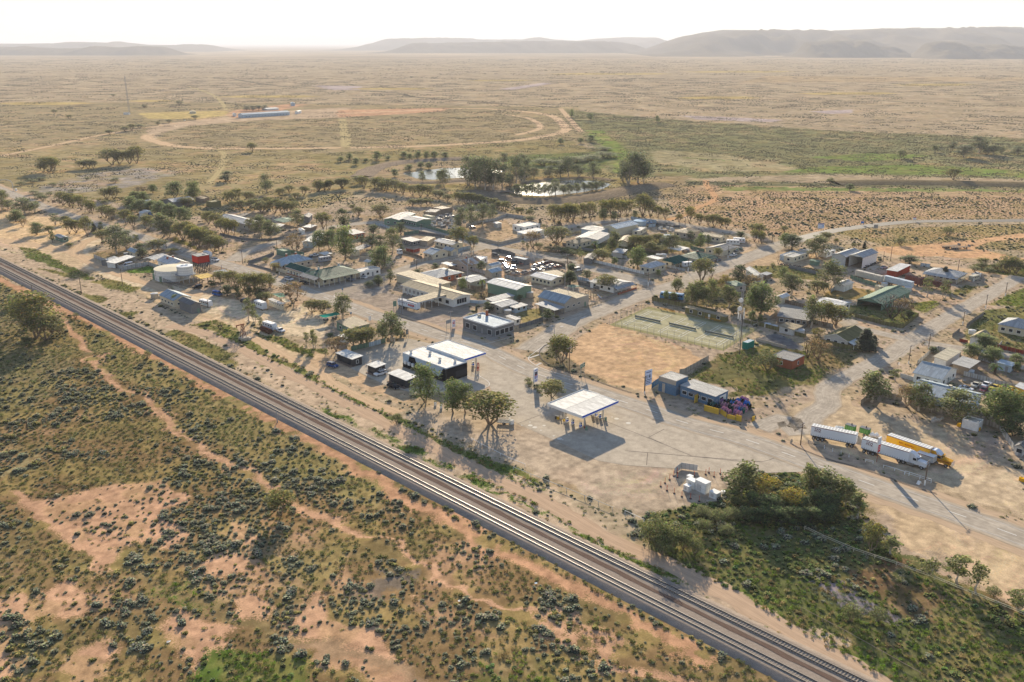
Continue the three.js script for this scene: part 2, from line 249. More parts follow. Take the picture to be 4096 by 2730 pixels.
const groundMats=TILES.map((t,n)=>{
const[x0,x1,z0,z1,w,h]=t,cx=(x1-x0)/w,cz=(z1-z0)/h,out=new Uint8Array(w*h*4),cell=Math.max(cx,cz);
for(let j=0;j<h;j++)for(let i=0;i<w;i++){
const r1=hashN(i,j),r2=hashN(i+7919,j),x=x0+(i+.5)*cx,f=z0+(j+.5)*cz;
const n0=fbm(x/7.3,f/7.3,3),rag=n===0?6+9*smooth(.4,.6,fbm(x/30+3,f/30,2)):n<2?4:14+cell,soft=n===0?2.2:n<2?1.3:4*cell;
const bi=clamp(Math.floor(((x+(n0-.5)*rag+(r1-.5)*soft)-x0)/cx),0,w-1),bj=clamp(Math.floor(((f+(n0-.5)*rag+(r2-.5)*soft)-z0)/cz),0,h-1),k=(bj*w+bi)*4;
let R=SL[t.base[k]],Gc=SL[t.base[k+1]],B=SL[t.base[k+2]];
const m=t.veg[k+2]/200,g=t.veg[k+1]/80,b=t.veg[k]/100,big=fbm(x/61,f/61,3),mid=fbm(x/15+40,f/15,3),fine=n<2?fbm(x/1.7,f/1.7,2):fbm(x/(6*cell),f/(6*cell),2);
const mixTo=(q,a)=>{R+=(q[0]-R)*a;Gc+=(q[1]-Gc)*a;B+=(q[2]-B)*a;};
mixTo([.40,.245,.145],m*.75*smooth(.53,.68,mid*.6+big*.4));
mixTo([.26,.195,.075],m*.7*smooth(.5,.62,fbm(x/9-31,f/9+8,3))*(b+g>.3?1:.25));
mixTo([.12,.13,.045],Math.min(.7,(m*.12+g*.2)*smooth(.5,.64,fbm(x/11+71,f/11+3,3))));
if(n>1)mixTo([.15,.135,.08],Math.min(.7,b*(n===2?.3:.5)*smooth(.4,.7,r1*.65+fine*.35)));
const tone=(.62+.76*fine)*(.84+.32*big)*(.84+.32*r2);o4(out,(j*w+i)*4,R*tone,Gc*tone,B*tone);
}
const tex=new THREE.DataTexture(out,w,h,THREE.RGBAFormat,THREE.UnsignedByteType);tex.colorSpace=THREE.SRGBColorSpace;tex.magFilter=tex.minFilter=THREE.LinearFilter;tex.needsUpdate=true;
return new THREE.MeshLambertMaterial({map:tex,name:'earth'});
});
function o4(a,k,r,g,b){a[k]=LS[clamp(Math.round(r*4096),0,4096)];a[k+1]=LS[clamp(Math.round(g*4096),0,4096)];a[k+2]=LS[clamp(Math.round(b*4096),0,4096)];a[k+3]=255;}
{
const P=[],UV=[],IX=[],g=new THREE.BufferGeometry();
const cut=(list,lo,hi)=>[lo,...list.filter((v)=>v>lo&&v<hi),hi];
const sheet=(x0,x1,z0,z1,mat,nx,nz)=>{
const t=TILES[mat],start=IX.length;
for(let j=0;j<nz;j++)for(let i=0;i<nx;i++){
const q=[[i,j],[i+1,j],[i+1,j+1],[i,j+1]].map(([a,b])=>[lerp(x0,x1,a/nx),lerp(z0,z1,b/nz)]),k=P.length/3;
for(const[x,f]of q){P.push(x,0,-f);UV.push((x-t[0])/(t[1]-t[0]),(f-t[2])/(t[3]-t[2]));}
IX.push(k,k+1,k+2,k,k+2,k+3);
}
g.addGroup(start,IX.length-start,mat);
};
const big=TILES[4];let prev=null;
for(let n=0;n<4;n++){
const[x0,x1,z0,z1]=TILES[n];sheet(x0,x1,z0,z1,n,8,8);
sheet(big[0],x0,z0,z1,4,6,1);sheet(x1,big[1],z0,z1,4,6,1);
}
sheet(big[0],big[1],big[2],TILES[0][2],4,8,2);sheet(big[0],big[1],TILES[3][3],big[3],4,12,6);
g.setAttribute('position',new THREE.Float32BufferAttribute(P,3));g.setAttribute('uv',new THREE.Float32BufferAttribute(UV,2));
g.setIndex(IX);g.computeVertexNormals();
const m=new THREE.Mesh(g,groundMats);m.name='ground';m.userData={kind:'structure',label:'flat red and tan outback plain with scrub and dusty lots'};m.receiveShadow=true;scene.add(m);
}
// ---- textures shared by many surfaces
function grain(w,h,f,srgb=true){
const d=new Uint8Array(w*h*4);
for(let j=0;j<h;j++)for(let i=0;i<w;i++){const c=f(i,j),k=(j*w+i)*4;for(let q=0;q<3;q++)d[k+q]=Math.round(255*clamp(srgb?toS(clamp(c[q]??c)):c[q]??c));d[k+3]=255;}
const t=new THREE.DataTexture(d,w,h,THREE.RGBAFormat,THREE.UnsignedByteType);if(srgb)t.colorSpace=THREE.SRGBColorSpace;
t.magFilter=t.minFilter=THREE.LinearFilter;t.wrapS=t.wrapT=THREE.RepeatWrapping;t.needsUpdate=true;return t;
}
const tileN=(x,y,n)=>{const a=x/n,s=smooth(.8,1,a),b=y/n,q=smooth(.8,1,b);const f=(X,Y)=>fbm(X,Y,3);return lerp(lerp(f(x,y),f(x-n,y),s),lerp(f(x,y-n),f(x-n,y-n),s),q);};
const sealTex=grain(256,1024,(i,j)=>{
const u=i/256,wheel=Math.exp(-Math.pow((u-.33)/.05,2))+Math.exp(-Math.pow((u-.67)/.05,2))+.7*Math.exp(-Math.pow((u-.2)/.06,2))+.7*Math.exp(-Math.pow((u-.8)/.06,2));
const s=tileN(i/10,j/60,1024/60),e=tileN(i/30,j/30,1024/30),edge=smooth(.0,.14,u)*smooth(1,.86,u),k=(.72+.35*s)*(.8+.4*e)*(1+.16*wheel*s)*(.94+.12*rnd());
return[.385*k,.335*k,.27*k].map((c,q)=>lerp([.38,.295,.2][q]*(.8+.4*s),c,.35+.65*edge));
});
const dirtRoadTex=grain(256,512,(i,j)=>{
const u=i/256,ruts=Math.exp(-Math.pow((u-.3)/.07,2))+Math.exp(-Math.pow((u-.7)/.07,2)),s=tileN(i/8,j/50,512/50),k=(.78+.35*s)*(1+.12*ruts)*(.94+.12*rnd());
return[.47*k,.335*k,.21*k];
});
const concreteTex=grain(512,512,(i,j)=>{const a=tileN(i/60,j/60,512/60),b=tileN(i/9,j/9,512/9),k=(.72+.4*a)*(.86+.28*b)*(.95+.1*rnd());return[.43*k,.37*k,.29*k];});
const gravelTex=grain(256,256,(i,j)=>{const b=tileN(i/3,j/3,256/3),a=tileN(i/40,j/40,256/40),k=.45+1.1*b*b*(.6+.8*a);return[.33*k,.275*k,.225*k];});
const mats={};
const lam=(key,opt)=>mats[key]??=new THREE.MeshLambertMaterial({name:key,...opt});
const std=(key,opt)=>mats[key]??=new THREE.MeshStandardMaterial({name:key,roughness:.7,...opt});
const rgb=(r,g,b)=>new THREE.Color().setRGB(r,g,b);
function strip(line,width,y,ragged=0,vScale=1/width,lift=null){
const crv=new THREE.CatmullRomCurve3(line.map(([x,z])=>new THREE.Vector3(x,0,z)),false,'centripetal'),len=crv.getLength(),n=Math.max(2,Math.round(len/3));
const P=[],UV=[],IX=[],at_=crv.getSpacedPoints(n);
for(let i=0;i<=n;i++){
const a=at_[Math.max(0,i-1)],b=at_[Math.min(n,i+1)],dx=b.x-a.x,dz=b.z-a.z,l=Math.hypot(dx,dz),nx=-dz/l,nz=dx/l,p=at_[i];
for(let s=0;s<=4;s++){const u=s/4,w=(u-.5)*width+(s===0||s===4?(fbm(p.x/3+s*9,p.z/3,2)-.5)*ragged*2:0);P.push(p.x+nx*w,y+(lift?lift(u):0),p.z+nz*w);UV.push(u,i/n*len*vScale/4);}
}
for(let i=0;i<n;i++)for(let s=0;s<4;s++){const k=i*5+s;IX.push(k,k+1,k+5,k+1,k+6,k+5);}
const g=new THREE.BufferGeometry();g.setAttribute('position',new THREE.Float32BufferAttribute(P,3));g.setAttribute('uv',new THREE.Float32BufferAttribute(UV,2));g.setIndex(IX);g.computeVertexNormals();
if(g.attributes.normal.getY(0)<0){g.setIndex(IX.map((_,i)=>IX[i-i%3+2-i%3]));g.computeVertexNormals();}return g;
}
function slab(poly,y,scale=1,thick=0){
const s=new THREE.Shape(poly.map(([x,z])=>new THREE.Vector2(x,-z)));
const g=thick?new THREE.ExtrudeGeometry(s,{depth:thick,bevelEnabled:false}):new THREE.ShapeGeometry(s);g.rotateX(-Math.PI/2);g.translate(0,y,0);
const p=g.attributes.position,u=g.attributes.uv;for(let i=0;i<p.count;i++)u.setXY(i,p.getX(i)/14*scale,p.getZ(i)/14*scale);return g;
}
const M_SEAL=lam('road_seal',{map:sealTex}),M_DIRT=lam('dirt_road',{map:dirtRoadTex}),M_CONC=lam('concrete',{map:concreteTex}),M_LINE=lam('line_paint',{color:rgb(.72,.70,.64)}),M_GRAVEL=lam('ballast_stone',{map:gravelTex});
const cat=(...a)=>a.flat();
const HIGHWAY=cat(pts('A',[-300,40,60,190,330,303,640,415,900,500,1200,592,1620,712,1900,812,2281,945]),pts('B',[500,1045,1030,1225]),pts('W',[120,395,640,585,1000,690,1400,815,1800,925]),pts('L',[330,160,1000,375,1560,560,2283,800]),pts('M',[500,850,1000,1000,1500,1130,2283,1400]),pts('N',[480,890,1000,1075,1600,1290,2287,1520]),[G(4096,2155),G(4500,2310)]);
struct('road_shoulder',strip(HIGHWAY,17,.02,1.6,1/8),lam('shoulder',{map:dirtRoadTex,color:rgb(.92,.95,1.02)}),'dusty gravel shoulder along the highway');
struct('highway',strip(HIGHWAY,11,.05,.5),M_SEAL,'straight worn grey highway through the town');
const LANES=[[HIGHWAY,13]],PLOTS=[];
const roadTo=(name,line,w,m,y,rag,label)=>{LANES.push([line,name==='track'?w*.7:w]);return struct(name,strip(line,w,y,rag),m,label);};
roadTo('street',cat(pts('H',[330,1010,560,860,800,700,1150,545,1700,345,2230,185]),pts('D',[1500,1165,1900,1020,2281,880]),pts('E',[260,600,400,560])),13,M_SEAL,.04,.8,'wide sealed street crossing the town from the highway');
roadTo('street',cat(pts('E',[330,590,450,545,560,515,720,480,1000,440,1400,402,1800,396,2353,392]),[G(4300,878)]),9,std('fresh_asphalt',{color:rgb(.2,.2,.2),map:sealTex}),.07,.3,'darker sealed road curving out of town to the east');
roadTo('street',cat(pts('M',[1850,1010,2260,860]),pts('N',[110,430,330,200,520,60]),pts('J',[60,1440,700,1090,1000,890,1400,640,1700,470,2080,250,2230,160])),9,M_SEAL,.035,.8,'pale sealed side street on the east side of town');
roadTo('street',cat(pts('J',[2200,185,1850,130,1400,50,1100,5]),pts('E',[1240,700,1100,660])),7,M_DIRT,.03,1,'dirt street behind the long hipped house at the east edge');
roadTo('street',cat(pts('I',[850,470,1400,545,1880,680]),pts('J',[250,705,620,800,1000,890])),7,M_SEAL,.045,.8,'sealed lane running back between the fenced yards');
roadTo('street',cat(pts('J',[1150,920,1650,990,2281,1095]),[G(4300,1480)]),6.5,M_SEAL,.045,.8,'sealed lane leaving the right edge past the red fence');
roadTo('street',cat(pts('B',[500,985,680,870,1000,775,1330,690,1560,610]),pts('C',[-40,545,200,560,480,605,900,705,1250,810,1600,870,2100,975,2281,1005]),pts('D',[0,1000,400,1085,800,1185,1010,1250])),10,M_SEAL,.03,.8,'back street curving behind the hotel past the junk yard');
roadTo('street',cat(pts('C',[120,1150,250,1105,500,1015,880,920,1200,835,1640,750,1950,690]),pts('D',[0,605,300,560,750,500,1100,522,1600,605,2000,665,2281,715])),9,M_SEAL,.025,.8,'rear cross street running behind the pale blue shed');
roadTo('track',cat(pts('A',[-60,730,400,800,830,890,1050,1010,1350,1130,1700,1240,1900,1310]),pts('F',[500,330,900,370])),7,M_DIRT,.02,1.5,'sandy track past the railway cottages');
roadTo('track',pts('A',[870,930,880,850,960,770,1130,715,1330,690,1480,690]),7,M_DIRT,.03,1.5,'sandy track curving back up to the highway');
roadTo('track',cat(pts('F',[1290,640,1340,770,1500,880,1760,1040,2060,1180,2281,1290]),pts('K',[0,330,500,590,850,720])),5,M_DIRT,.02,1.2,'sandy wheel track beside the goods yard bank');
roadTo('track',cat(pts('F',[500,720,900,800,1300,980,1700,1180,2281,1480]),pts('K',[150,560,600,800,1000,1000,1500,1260,2000,1500]),pts('T',[1000,120,1318,300]),pts('V',[-60,460,120,560,350,700,640,860,760,940])),5.5,lam('rail_track_dirt',{map:dirtRoadTex,color:rgb(.88,.88,.95)}),.02,1.5,'pale gravel access track beside the railway');
roadTo('track',pts('D',[1180,520,1400,460,1540,370,1680,320,1740,260,1700,190,1650,130,1640,60]),5.5,lam('orange_track',{map:dirtRoadTex,color:rgb(1,.84,.72)}),.02,1.5,'orange dirt track winding out to the creek');
roadTo('track',pts('X',[0,1050,300,990,700,905,1060,848,1300,812,1480,785,1620,760]),9,M_DIRT,.03,1,'pale dirt road out to the race track');
roadTo('track',pts('X',[1440,990,1500,1030,1495,1100,1460,1170,1400,1235]),6,lam('grassy_track',{map:dirtRoadTex,color:rgb(.8,.9,.75)}),.02,2,'grassy wheel track north of town');
roadTo('track',pts('X',[2300,800,2310,860,2320,920,2325,1000]),12,mats.grassy_track,.02,3,'straw coloured straight across the race track');
roadTo('track',cat(pts('X',[1000,905,990,930,1060,955,1200,985,1450,998]),pts('Y',[0,995,500,985,900,965,1200,945,1420,910,1530,880,1500,820,1420,775,1200,745,900,730,500,745,0,765])),15,lam('race_dirt',{map:dirtRoadTex,color:rgb(1.05,1.05,1.05)}),.02,3,'oval dirt race track on the plain');
roadTo('track',pts('Y',[1130,770,1260,790,1350,830,1350,870,1200,910]),9,mats.race_dirt,.03,3,'inner bend of the dirt race track');
roadTo('track',pts('Y',[1500,730,1560,800,1640,890]),9,M_DIRT,.03,2,'short dirt track by the green flat');
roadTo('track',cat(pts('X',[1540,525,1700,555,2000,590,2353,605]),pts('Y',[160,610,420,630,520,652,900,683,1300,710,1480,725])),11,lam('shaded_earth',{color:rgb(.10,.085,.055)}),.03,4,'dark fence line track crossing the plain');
roadTo('track',pts('X',[1270,580,1420,635,1490,690,1520,740]),8,mats.grassy_track,.03,3,'faint track north of the race track');
const APRON=cat(pts('W',[820,935,1090,868,1330,925,1560,880,2000,1010,2281,1095]),pts('L',[330,215,1000,440,1570,640,2283,880]),pts('M',[550,910,1000,1060,1300,1190,1900,1380]),pts('Q',[1700,318,1270,330,950,332,560,295,0,258]),pts('L',[1310,1500,700,1215,75,938,-160,800]),pts('K',[1870,400,1810,460,1230,490,1010,500,700,350,410,200,120,110]),pts('W',[450,1010,640,960]));
PLOTS.push(APRON);
struct('forecourt',slab(APRON,.03),M_CONC,'broad pale concrete forecourt of the fuel station');
struct('path',slab(cat(pts('K',[110,120,400,265,700,410,1030,500,1040,450,720,330,430,190,200,100])),.06),lam('cabin_path',{map:concreteTex,color:rgb(1,1,1)}),'concrete strip in front of the three cabins');
struct('footpath',slab(pts('H',[640,600,1060,470,1000,455,740,545]),.08),M_CONC,'concrete footpath by the old hall');
struct('footpath',slab(pts('W',[1700,770,2040,900,2281,830,2281,780,2070,840,1740,720]),.08),lam('old_path',{map:concreteTex,color:rgb(.72,.72,.75)}),'footpath round the corner shop');
struct('yard',slab(pts('B',[1300,1300,1500,1285,1900,1190,2100,1180,2281,1140,2281,1250,1950,1330,1640,1400]),.025),lam('pub_yard',{map:concreteTex,color:rgb(.78,.76,.75)}),'sealed parking area at the hotel corner');
struct('yard',slab(pts('W',[900,560,1080,620,1220,560,1500,620,1800,540,1900,480,1780,430,1400,330,1000,360,960,480]),.025),lam('motel_yard',{map:concreteTex,color:rgb(.66,.62,.6)}),'dark sealed yard of the old motel');
struct('yard',slab(pts('J',[480,80,560,30,640,45,580,90]),.03),M_CONC,'concrete pad beside the open shed');
{
const dash=(line,gap,len,w,y,off=0)=>{
const c=new THREE.CatmullRomCurve3(line.map(([x,z])=>new THREE.Vector3(x,0,z)),false,'centripetal'),L=c.getLength(),b=new MB();
for(let d=4;d+len<L;d+=gap){const p=c.getPointAt(d/L),q=c.getPointAt((d+len)/L),l=Math.hypot(q.x-p.x,q.z-p.z),nx=-(q.z-p.z)/l,nz=(q.x-p.x)/l,f=(r,s)=>[r.x+nx*(off+s*w/2),y,r.z+nz*(off+s*w/2)];b.quad(f(p,1),f(q,1),f(q,-1),f(p,-1));}
return b.geo();
};
const near=HIGHWAY.slice(6);
struct('road_marking',dash(near,12,4.5,.22,.075),M_LINE,'broken white centre line of the highway');
for(const s of[-1,1])struct('road_marking',dash(near,9.02,9,.16,.075,3.6*s),lam('worn_line',{color:rgb(.52,.49,.44)}),'worn white edge line of the highway');
const kerb=(l,y=.02)=>{const c=strip(l,.35,y+.12,0);return c;};
struct('kerb',strip(pts('H',[600,905,500,960,450,1030,480,1110,600,1190,800,1260,1000,1320,1250,1410,1500,1490]),.4,.16),lam('kerb_stone',{color:rgb(.14,.125,.11)}),'dark kerb round the corner of the dirt lot');
struct('kerb',strip(cat(pts('N',[60,520,40,570,150,630,500,770,900,880,1300,1010,1650,1140,1950,1230])),.4,.16),mats.kerb_stone,'dark kerb along the truck stop');
struct('kerb',strip(pts('W',[820,560,1050,640,1300,715,1560,815]),.35,.16),mats.kerb_stone,'dark kerb in front of the motel yard');
struct('road_marking',strip(pts('H',[560,915,380,1040,320,1095,400,1170,560,1240,800,1310]),.2,.08),M_LINE,'white edge line sweeping round the corner');
for(const[x,y,X2,Y2]of[[330,1095,450,1055],[410,1180,470,1150],[930,640,980,622],[690,740,720,730]])struct('road_marking',strip(pts('H',[x,y,X2,Y2]),.9,.085),mats.worn_line,'worn white bar painted at the junction');
struct('road_marking',strip(pts('W',[1580,440+440,1900,940,2100,900,2281,850]),.18,.08),M_LINE,'white line round the shop corner');
struct('road_marking',strip(pts('W',[300,345,250,370,250,400,290,415]),.2,.08),M_LINE,'white curved line by the hotel yard');
for(const l of[pts('L',[75,938,440,797]),pts('L',[1420,900,1700,1010,2283,1240]),pts('M',[170,1145,410,1020]),pts('M',[170,1145,500,1290,830,1430]),pts('M',[0,1365,860,1437,1870,1520,2110,1450]),pts('M',[155,1375,140,1568]),pts('Q',[0,125,630,178,1250,225])])struct('road_marking',strip(l,.16,.045),lam('joint',{color:rgb(.12,.1,.085)}),'dark joint between the forecourt slabs');
struct('road_marking',strip(pts('K',[1610,290,1700,330,1780,320,1770,300,1660,265]),.15,.05),M_LINE,'white bay line beside the fuel store');
struct('road_marking',strip(pts('K',[1760,300,1870,370,1872,410,1810,440]),.15,.05),M_LINE,'white line round the corner of the forecourt');
for(const[z,x,y,r]of[['L',270,965,.75],['L',338,993,.75],['L',718,1166,.8],['L',1585,862,.75],['L',1765,928,.8],['L',140,962,.3],['L',265,915,.3],['L',433,1038,.35],['L',628,1126,.35],['L',862,1110,.3],['L',765,1183,.3],['L',1517,837,.3],['L',985,997,.35],['L',480,965,.5]]){
const[X,Z]=at(z,x,y),b=new MB();b.disc(X,.06,Z,r,18);b.disc(X,.066,Z,r*.8,18);
tag(part(numbered('tank_cover'),b.geo(),lam('cover_paint',{color:rgb(.6,.56,.48)}),scene),r>.5?'large pale round tank cover set in the concrete forecourt':'small pale round filler cover set in the concrete forecourt','cover',r>.5?'large tank covers in the forecourt':'small filler covers in the forecourt');
}
}
// ---- railway
const NEAR_TRACK=[at('U',0,616,.9),at('U',1435,1347,.9),G(3254,2730,.9)],FAR_TRACK=[at('U',0,597.5,.9),at('U',1459.5,1321.5,.9),G(3440,2742,.9)];
{
const straight=(a,b,t)=>[lerp(a[0],b[0],t),lerp(a[1],b[1],t)];
const nl=[straight(NEAR_TRACK[0],NEAR_TRACK[2],-.6),straight(NEAR_TRACK[0],NEAR_TRACK[2],1.25)],fl=[straight(FAR_TRACK[0],FAR_TRACK[2],-.6),straight(FAR_TRACK[0],FAR_TRACK[2],1.25)];
const ux=nl[1][0]-nl[0][0],uz=nl[1][1]-nl[0][1],L=Math.hypot(ux,uz),u=[ux/L,uz/L],n=[-u[1],u[0]];
const off=(fl[0][0]-nl[0][0])*n[0]+(fl[0][1]-nl[0][1])*n[1],sg=Math.sign(off),gap=Math.abs(off);
const turn=Math.atan2(-u[1],u[0]);
const prof=[[-3.6,-.05],[-2.0,.62],[-1.5,.66],[gap*.35,.62],[gap*.5,.5],[gap*.65,.56],[gap+1.5,.6],[gap+2.1,.55],[gap+3.6,-.05]];
const P=[],UV=[],IX=[],N=260;
for(let i=0;i<=N;i++)prof.forEach(([s,h])=>{const d=i/N*L,w=(fbm(d/5+s,s*3,2)-.5)*.3;P.push(nl[0][0]+u[0]*d+n[0]*sg*(s+w),h,nl[0][1]+u[1]*d+n[1]*sg*(s+w));UV.push(s/4,d/4);});
const q=prof.length;for(let i=0;i<N;i++)for(let k=0;k<q-1;k++){const a=i*q+k;IX.push(a,a+q,a+1,a+1,a+q,a+q+1);}
const g=new THREE.BufferGeometry();g.setAttribute('position',new THREE.Float32BufferAttribute(P,3));g.setAttribute('uv',new THREE.Float32BufferAttribute(UV,2));g.setIndex(IX);g.computeVertexNormals();
if(g.attributes.normal.getY(4)<0){g.setIndex(IX.map((_,i)=>IX[i-i%3+2-i%3]));g.computeVertexNormals();}
LANES.push([nl,7],[fl,7.5]);
struct('ballast',g,M_GRAVEL,'raised bed of grey broken stone under the railway');
struct('ballast',strip([[nl[0][0]+n[0]*sg*gap*.55,nl[0][1]+n[1]*sg*gap*.55],[nl[1][0]+n[0]*sg*gap*.55,nl[1][1]+n[1]*sg*gap*.55]],1.3,.585,.4),lam('dark_stone',{map:gravelTex,color:rgb(.5,.42,.4)}),'dark strip of oily stone between the two tracks');
const railM=lam('rail_steel',{color:rgb(.10,.075,.06)}),topM=std('rail_top',{color:rgb(.26,.25,.24),roughness:.45,metalness:1}),tieM=lam('sleeper',{color:rgb(.30,.26,.21)});
for(const[l,name]of[[nl,'single line of railway track nearest the scrub'],[fl,'second line of railway track nearer the town']]){
const t=thing('railway_track',name,'railway track',[l[0][0],0,l[0][1]],turn);
for(const s of[-.755,.755]){part('rail',new MB().box(L/2,.68,s,L,.15,.09).box(L/2,.66,s,L,.03,.16).geo(),railM,t);part('rail_head',new MB().box(L/2,.83,s,L,.03,.066).geo(),topM,t);}
const count=Math.floor(L/.66),im=new THREE.InstancedMesh(new MB().box(0,.6,0,.24,.09,2.4).geo(),tieM,count),m4=new THREE.Matrix4();
for(let i=0;i<count;i++)im.setMatrixAt(i,m4.makeTranslation(i*.66+rr(-.03,.03),rr(-.02,.01),rr(-.04,.04)));
im.name='sleepers';stuffOf(im);t.add(im);
}
const sd=pts('A',[470,930,640,990,830,1090,1010,1170,1080,1200]);
const t=thing('railway_track','rusty disused siding half buried in weeds near the cottages','railway track');
for(const s of[-.75,.75])part('rail',strip(sd.map(([x,z])=>[x+n[0]*s,z+n[1]*s]),.14,.14),lam('rusty_rail',{color:rgb(.07,.05,.04)}),t);
}
// ---- hills far off
function ridge(label,line,base,depth,opt={}){
const nx=opt.nx||160,nz=30,P=[],COL=[],IX=[],x0=line[0][0],x1=line.at(-1)[0];
const sky=(x)=>{for(let i=1;i<line.length;i++)if(x<=line[i][0])return lerp(line[i-1][1],line[i][1],smooth(line[i-1][0],line[i][0],x)*.4+.6*(x-line[i-1][0])/(line[i][0]-line[i-1][0]));return line.at(-1)[1];};
for(let j=0;j<=nz;j++)for(let i=0;i<=nx;i++){
let x=lerp(x0,x1,i/nx),t=j/nz*1.25,zc=base+depth,yd=(sky(x)-CY)/FOC,H=Math.max(0,CAM_H-zc*(SP+yd*CP)/(CP-yd*SP)),w=(x-CX)/FOC/(CP-yd*SP);
H*=smooth(0,.14,i/nx)*smooth(1,.86,i/nx);
const f=base+depth*t,X=w*zc*(1-.25*(1-t)*(1-base/zc)),sp=fbm(X/opt.spur+(opt.o||0),f/(opt.spur*2.4),4),rid=1-Math.abs(2*sp-1),up=t<=1?Math.pow(t,1.25):1-(t-1)*2.4;
const mid=Math.max(0,Math.sin(Math.min(1,t)*Math.PI)),y=j===0?-2:H*(up+mid*(1.0*(rid-.55)+(opt.bump||.1))-.02);
P.push(X,y,-f);const k=.8+.4*fbm(X/120,f/300,3);COL.push(.15*k,.125*k,.09*k);
}
for(let j=0;j<nz;j++)for(let i=0;i<nx;i++){const a=j*(nx+1)+i;IX.push(a,a+1,a+nx+1,a+1,a+nx+2,a+nx+1);}
const g=new THREE.BufferGeometry();g.setAttribute('position',new THREE.Float32BufferAttribute(P,3));g.setAttribute('color',new THREE.Float32BufferAttribute(COL,3));g.setIndex(IX);g.computeVertexNormals();
struct('hills',g,lam('hill_scrub',{vertexColors:true}),label);
}
const zs=(z,a)=>{const o=[];for(let i=0;i<a.length;i+=2)o.push(px(z,a[i],a[i+1]));return o;};
ridge('long flat topped range rising on the right',cat(zs('Y',[1900,285,2100,262,2200,250,2353,236]),zs('Z',[100,235,200,215,330,197,540,199,640,209,740,201,1000,209,1200,200,1480,188,1720,185,2000,189,2200,190,2353,204,2700,196,3000,230])),8200,3600,{spur:520,nx:260,bump:.02});
ridge('low dark foothills in front of the right range',cat(zs('Z',[780,330,900,280,1150,272,1300,286,1450,320,1530,345])),7600,700,{spur:260,nx:80});
ridge('rounded dark knolls below the right range',cat(zs('Z',[1560,345,1680,290,1780,275,1900,300,2000,297,2100,300,2300,312,2400,300,2600,340])),7000,700,{spur:200,nx:90,o:5});
ridge('pale hills along the middle of the horizon',cat(zs('Y',[60,295,140,290,230,270,450,262,700,258,900,262,1000,268,1250,266,1330,255,1450,270,1600,274,1750,258,1950,248,2200,254,2400,262])),15000,4000,{spur:900,nx:160,o:11});
ridge('low rolling foothills under the middle hills',cat(zs('Y',[300,298,600,290,900,286,1200,280,1500,274,1700,276,1950,290,2150,300])),11000,2200,{spur:500,nx:120,o:23});
ridge('pale hills at the left end of the horizon',cat(zs('X',[-400,300,0,292,160,293,320,290,480,294,600,283,760,286,800,277,870,287,1000,300,1200,303,1350,297,1500,304,1660,306])),13000,2500,{spur:700,nx:140,o:31});
ridge('low mounds on the plain at the far left',cat(zs('X',[-300,320,0,312,90,315,160,307,260,318,420,326,560,322,680,309,790,318,900,310,1100,312,1300,316])),9000,900,{spur:400,nx:110,o:47});
// ---- dams
{
const nt=grain(256,256,(i,j)=>[tileN(i/7,j/4,256/7)],false);nt.repeat.set(.6,.6);
const water=new THREE.MeshPhysicalMaterial({name:'dam_water',color:rgb(.07,.085,.075),roughness:.1,bumpMap:nt,bumpScale:.012,specularIntensity:.3});
const wl=(z,l,label)=>struct('water',slab(pts(z,l),.06,3),water,label);
wl('Y',[440,1170,560,1150,720,1132,880,1128,1000,1135,1120,1150,1080,1175,900,1192,760,1200,640,1210,530,1200],'shallow dam glittering in the sun behind the town');
wl('Y',[1170,1270,1260,1245,1400,1225,1620,1212,1760,1222,1840,1240,1790,1270,1600,1300,1400,1320,1200,1310],'second dam half hidden by a row of trees');
const bank=(z,l,w,h,col,label)=>{const g=strip(pts(z,l),w,0,2,1/w,(u)=>h*Math.sin(u*Math.PI)-.1);struct('terrain',g,lam('clay_'+col[0],{color:rgb(...col),map:gravelTex}),label);};
bank('Y',[160,1190,240,1135,380,1100,600,1078,860,1068,1080,1085],22,1.4,[.95,.9,.8],'clay bank behind the left dam');
bank('Y',[200,1200,400,1222,620,1228,860,1215,1000,1240,1120,1300],18,1.1,[.94,.9,.8],'clay bank in front of the left dam');
bank('Y',[900,1290,1200,1345,1500,1350,1800,1310,2000,1270,2200,1240],30,1.8,[.8,.75,.62],'clay bank in front of the right dam');
bank('Y',[1250,1235,1450,1205,1700,1195,1860,1215],12,.8,[.8,.75,.7],'clay bank behind the right dam');
bank('Z',[1080,1235,1400,1228,1900,1235,2400,1245,2900,1262],30,2.2,[.62,.6,.45],'long dark bank along the creek on the right');
}
// ---- buildings
const sheetTex=(()=>{const t=grain(256,256,(i,j)=>{const rib=.86+.14*Math.sin(i/256*16*6.283),lap=(i%64<3)?.7:1,tone=.86+.2*hashN(Math.floor(i/64),3+Math.floor(j/128)),st=.7+.5*tileN(i/22,j/50,256/22|0||1);const k=rib*lap*tone*clamp(st,.6,1.15);return[k,k*.985,k*.96];});t.repeat.set(1/6,1/9);return t;})();
const ribBump=(()=>{const t=grain(128,8,(i)=>[.5+.5*Math.sin(i/128*16*6.283)],false);t.repeat.set(1/4,1);return t;})();
const rustTex=(()=>{const t=grain(256,256,(i,j)=>{const s=smooth(.42,.62,tileN(i/30,j/70,8)),k=(.8+.2*Math.sin(i/256*16*6.283))*(.85+.3*hashN(Math.floor(i/48),Math.floor(j/128)));return[lerp(.42,.33,s)*k,lerp(.42,.22,s)*k,lerp(.42,.14,s)*k];});t.repeat.set(1/9,1/11);return t;})();
const wallTex=(()=>{const t=grain(128,128,(i,j)=>{const k=(j%16<2?.82:1)*(.82+.3*tileN(i/16,j/16,8));return[k,k*.99,k*.97];});t.repeat.set(1/3,1/3);return t;})();
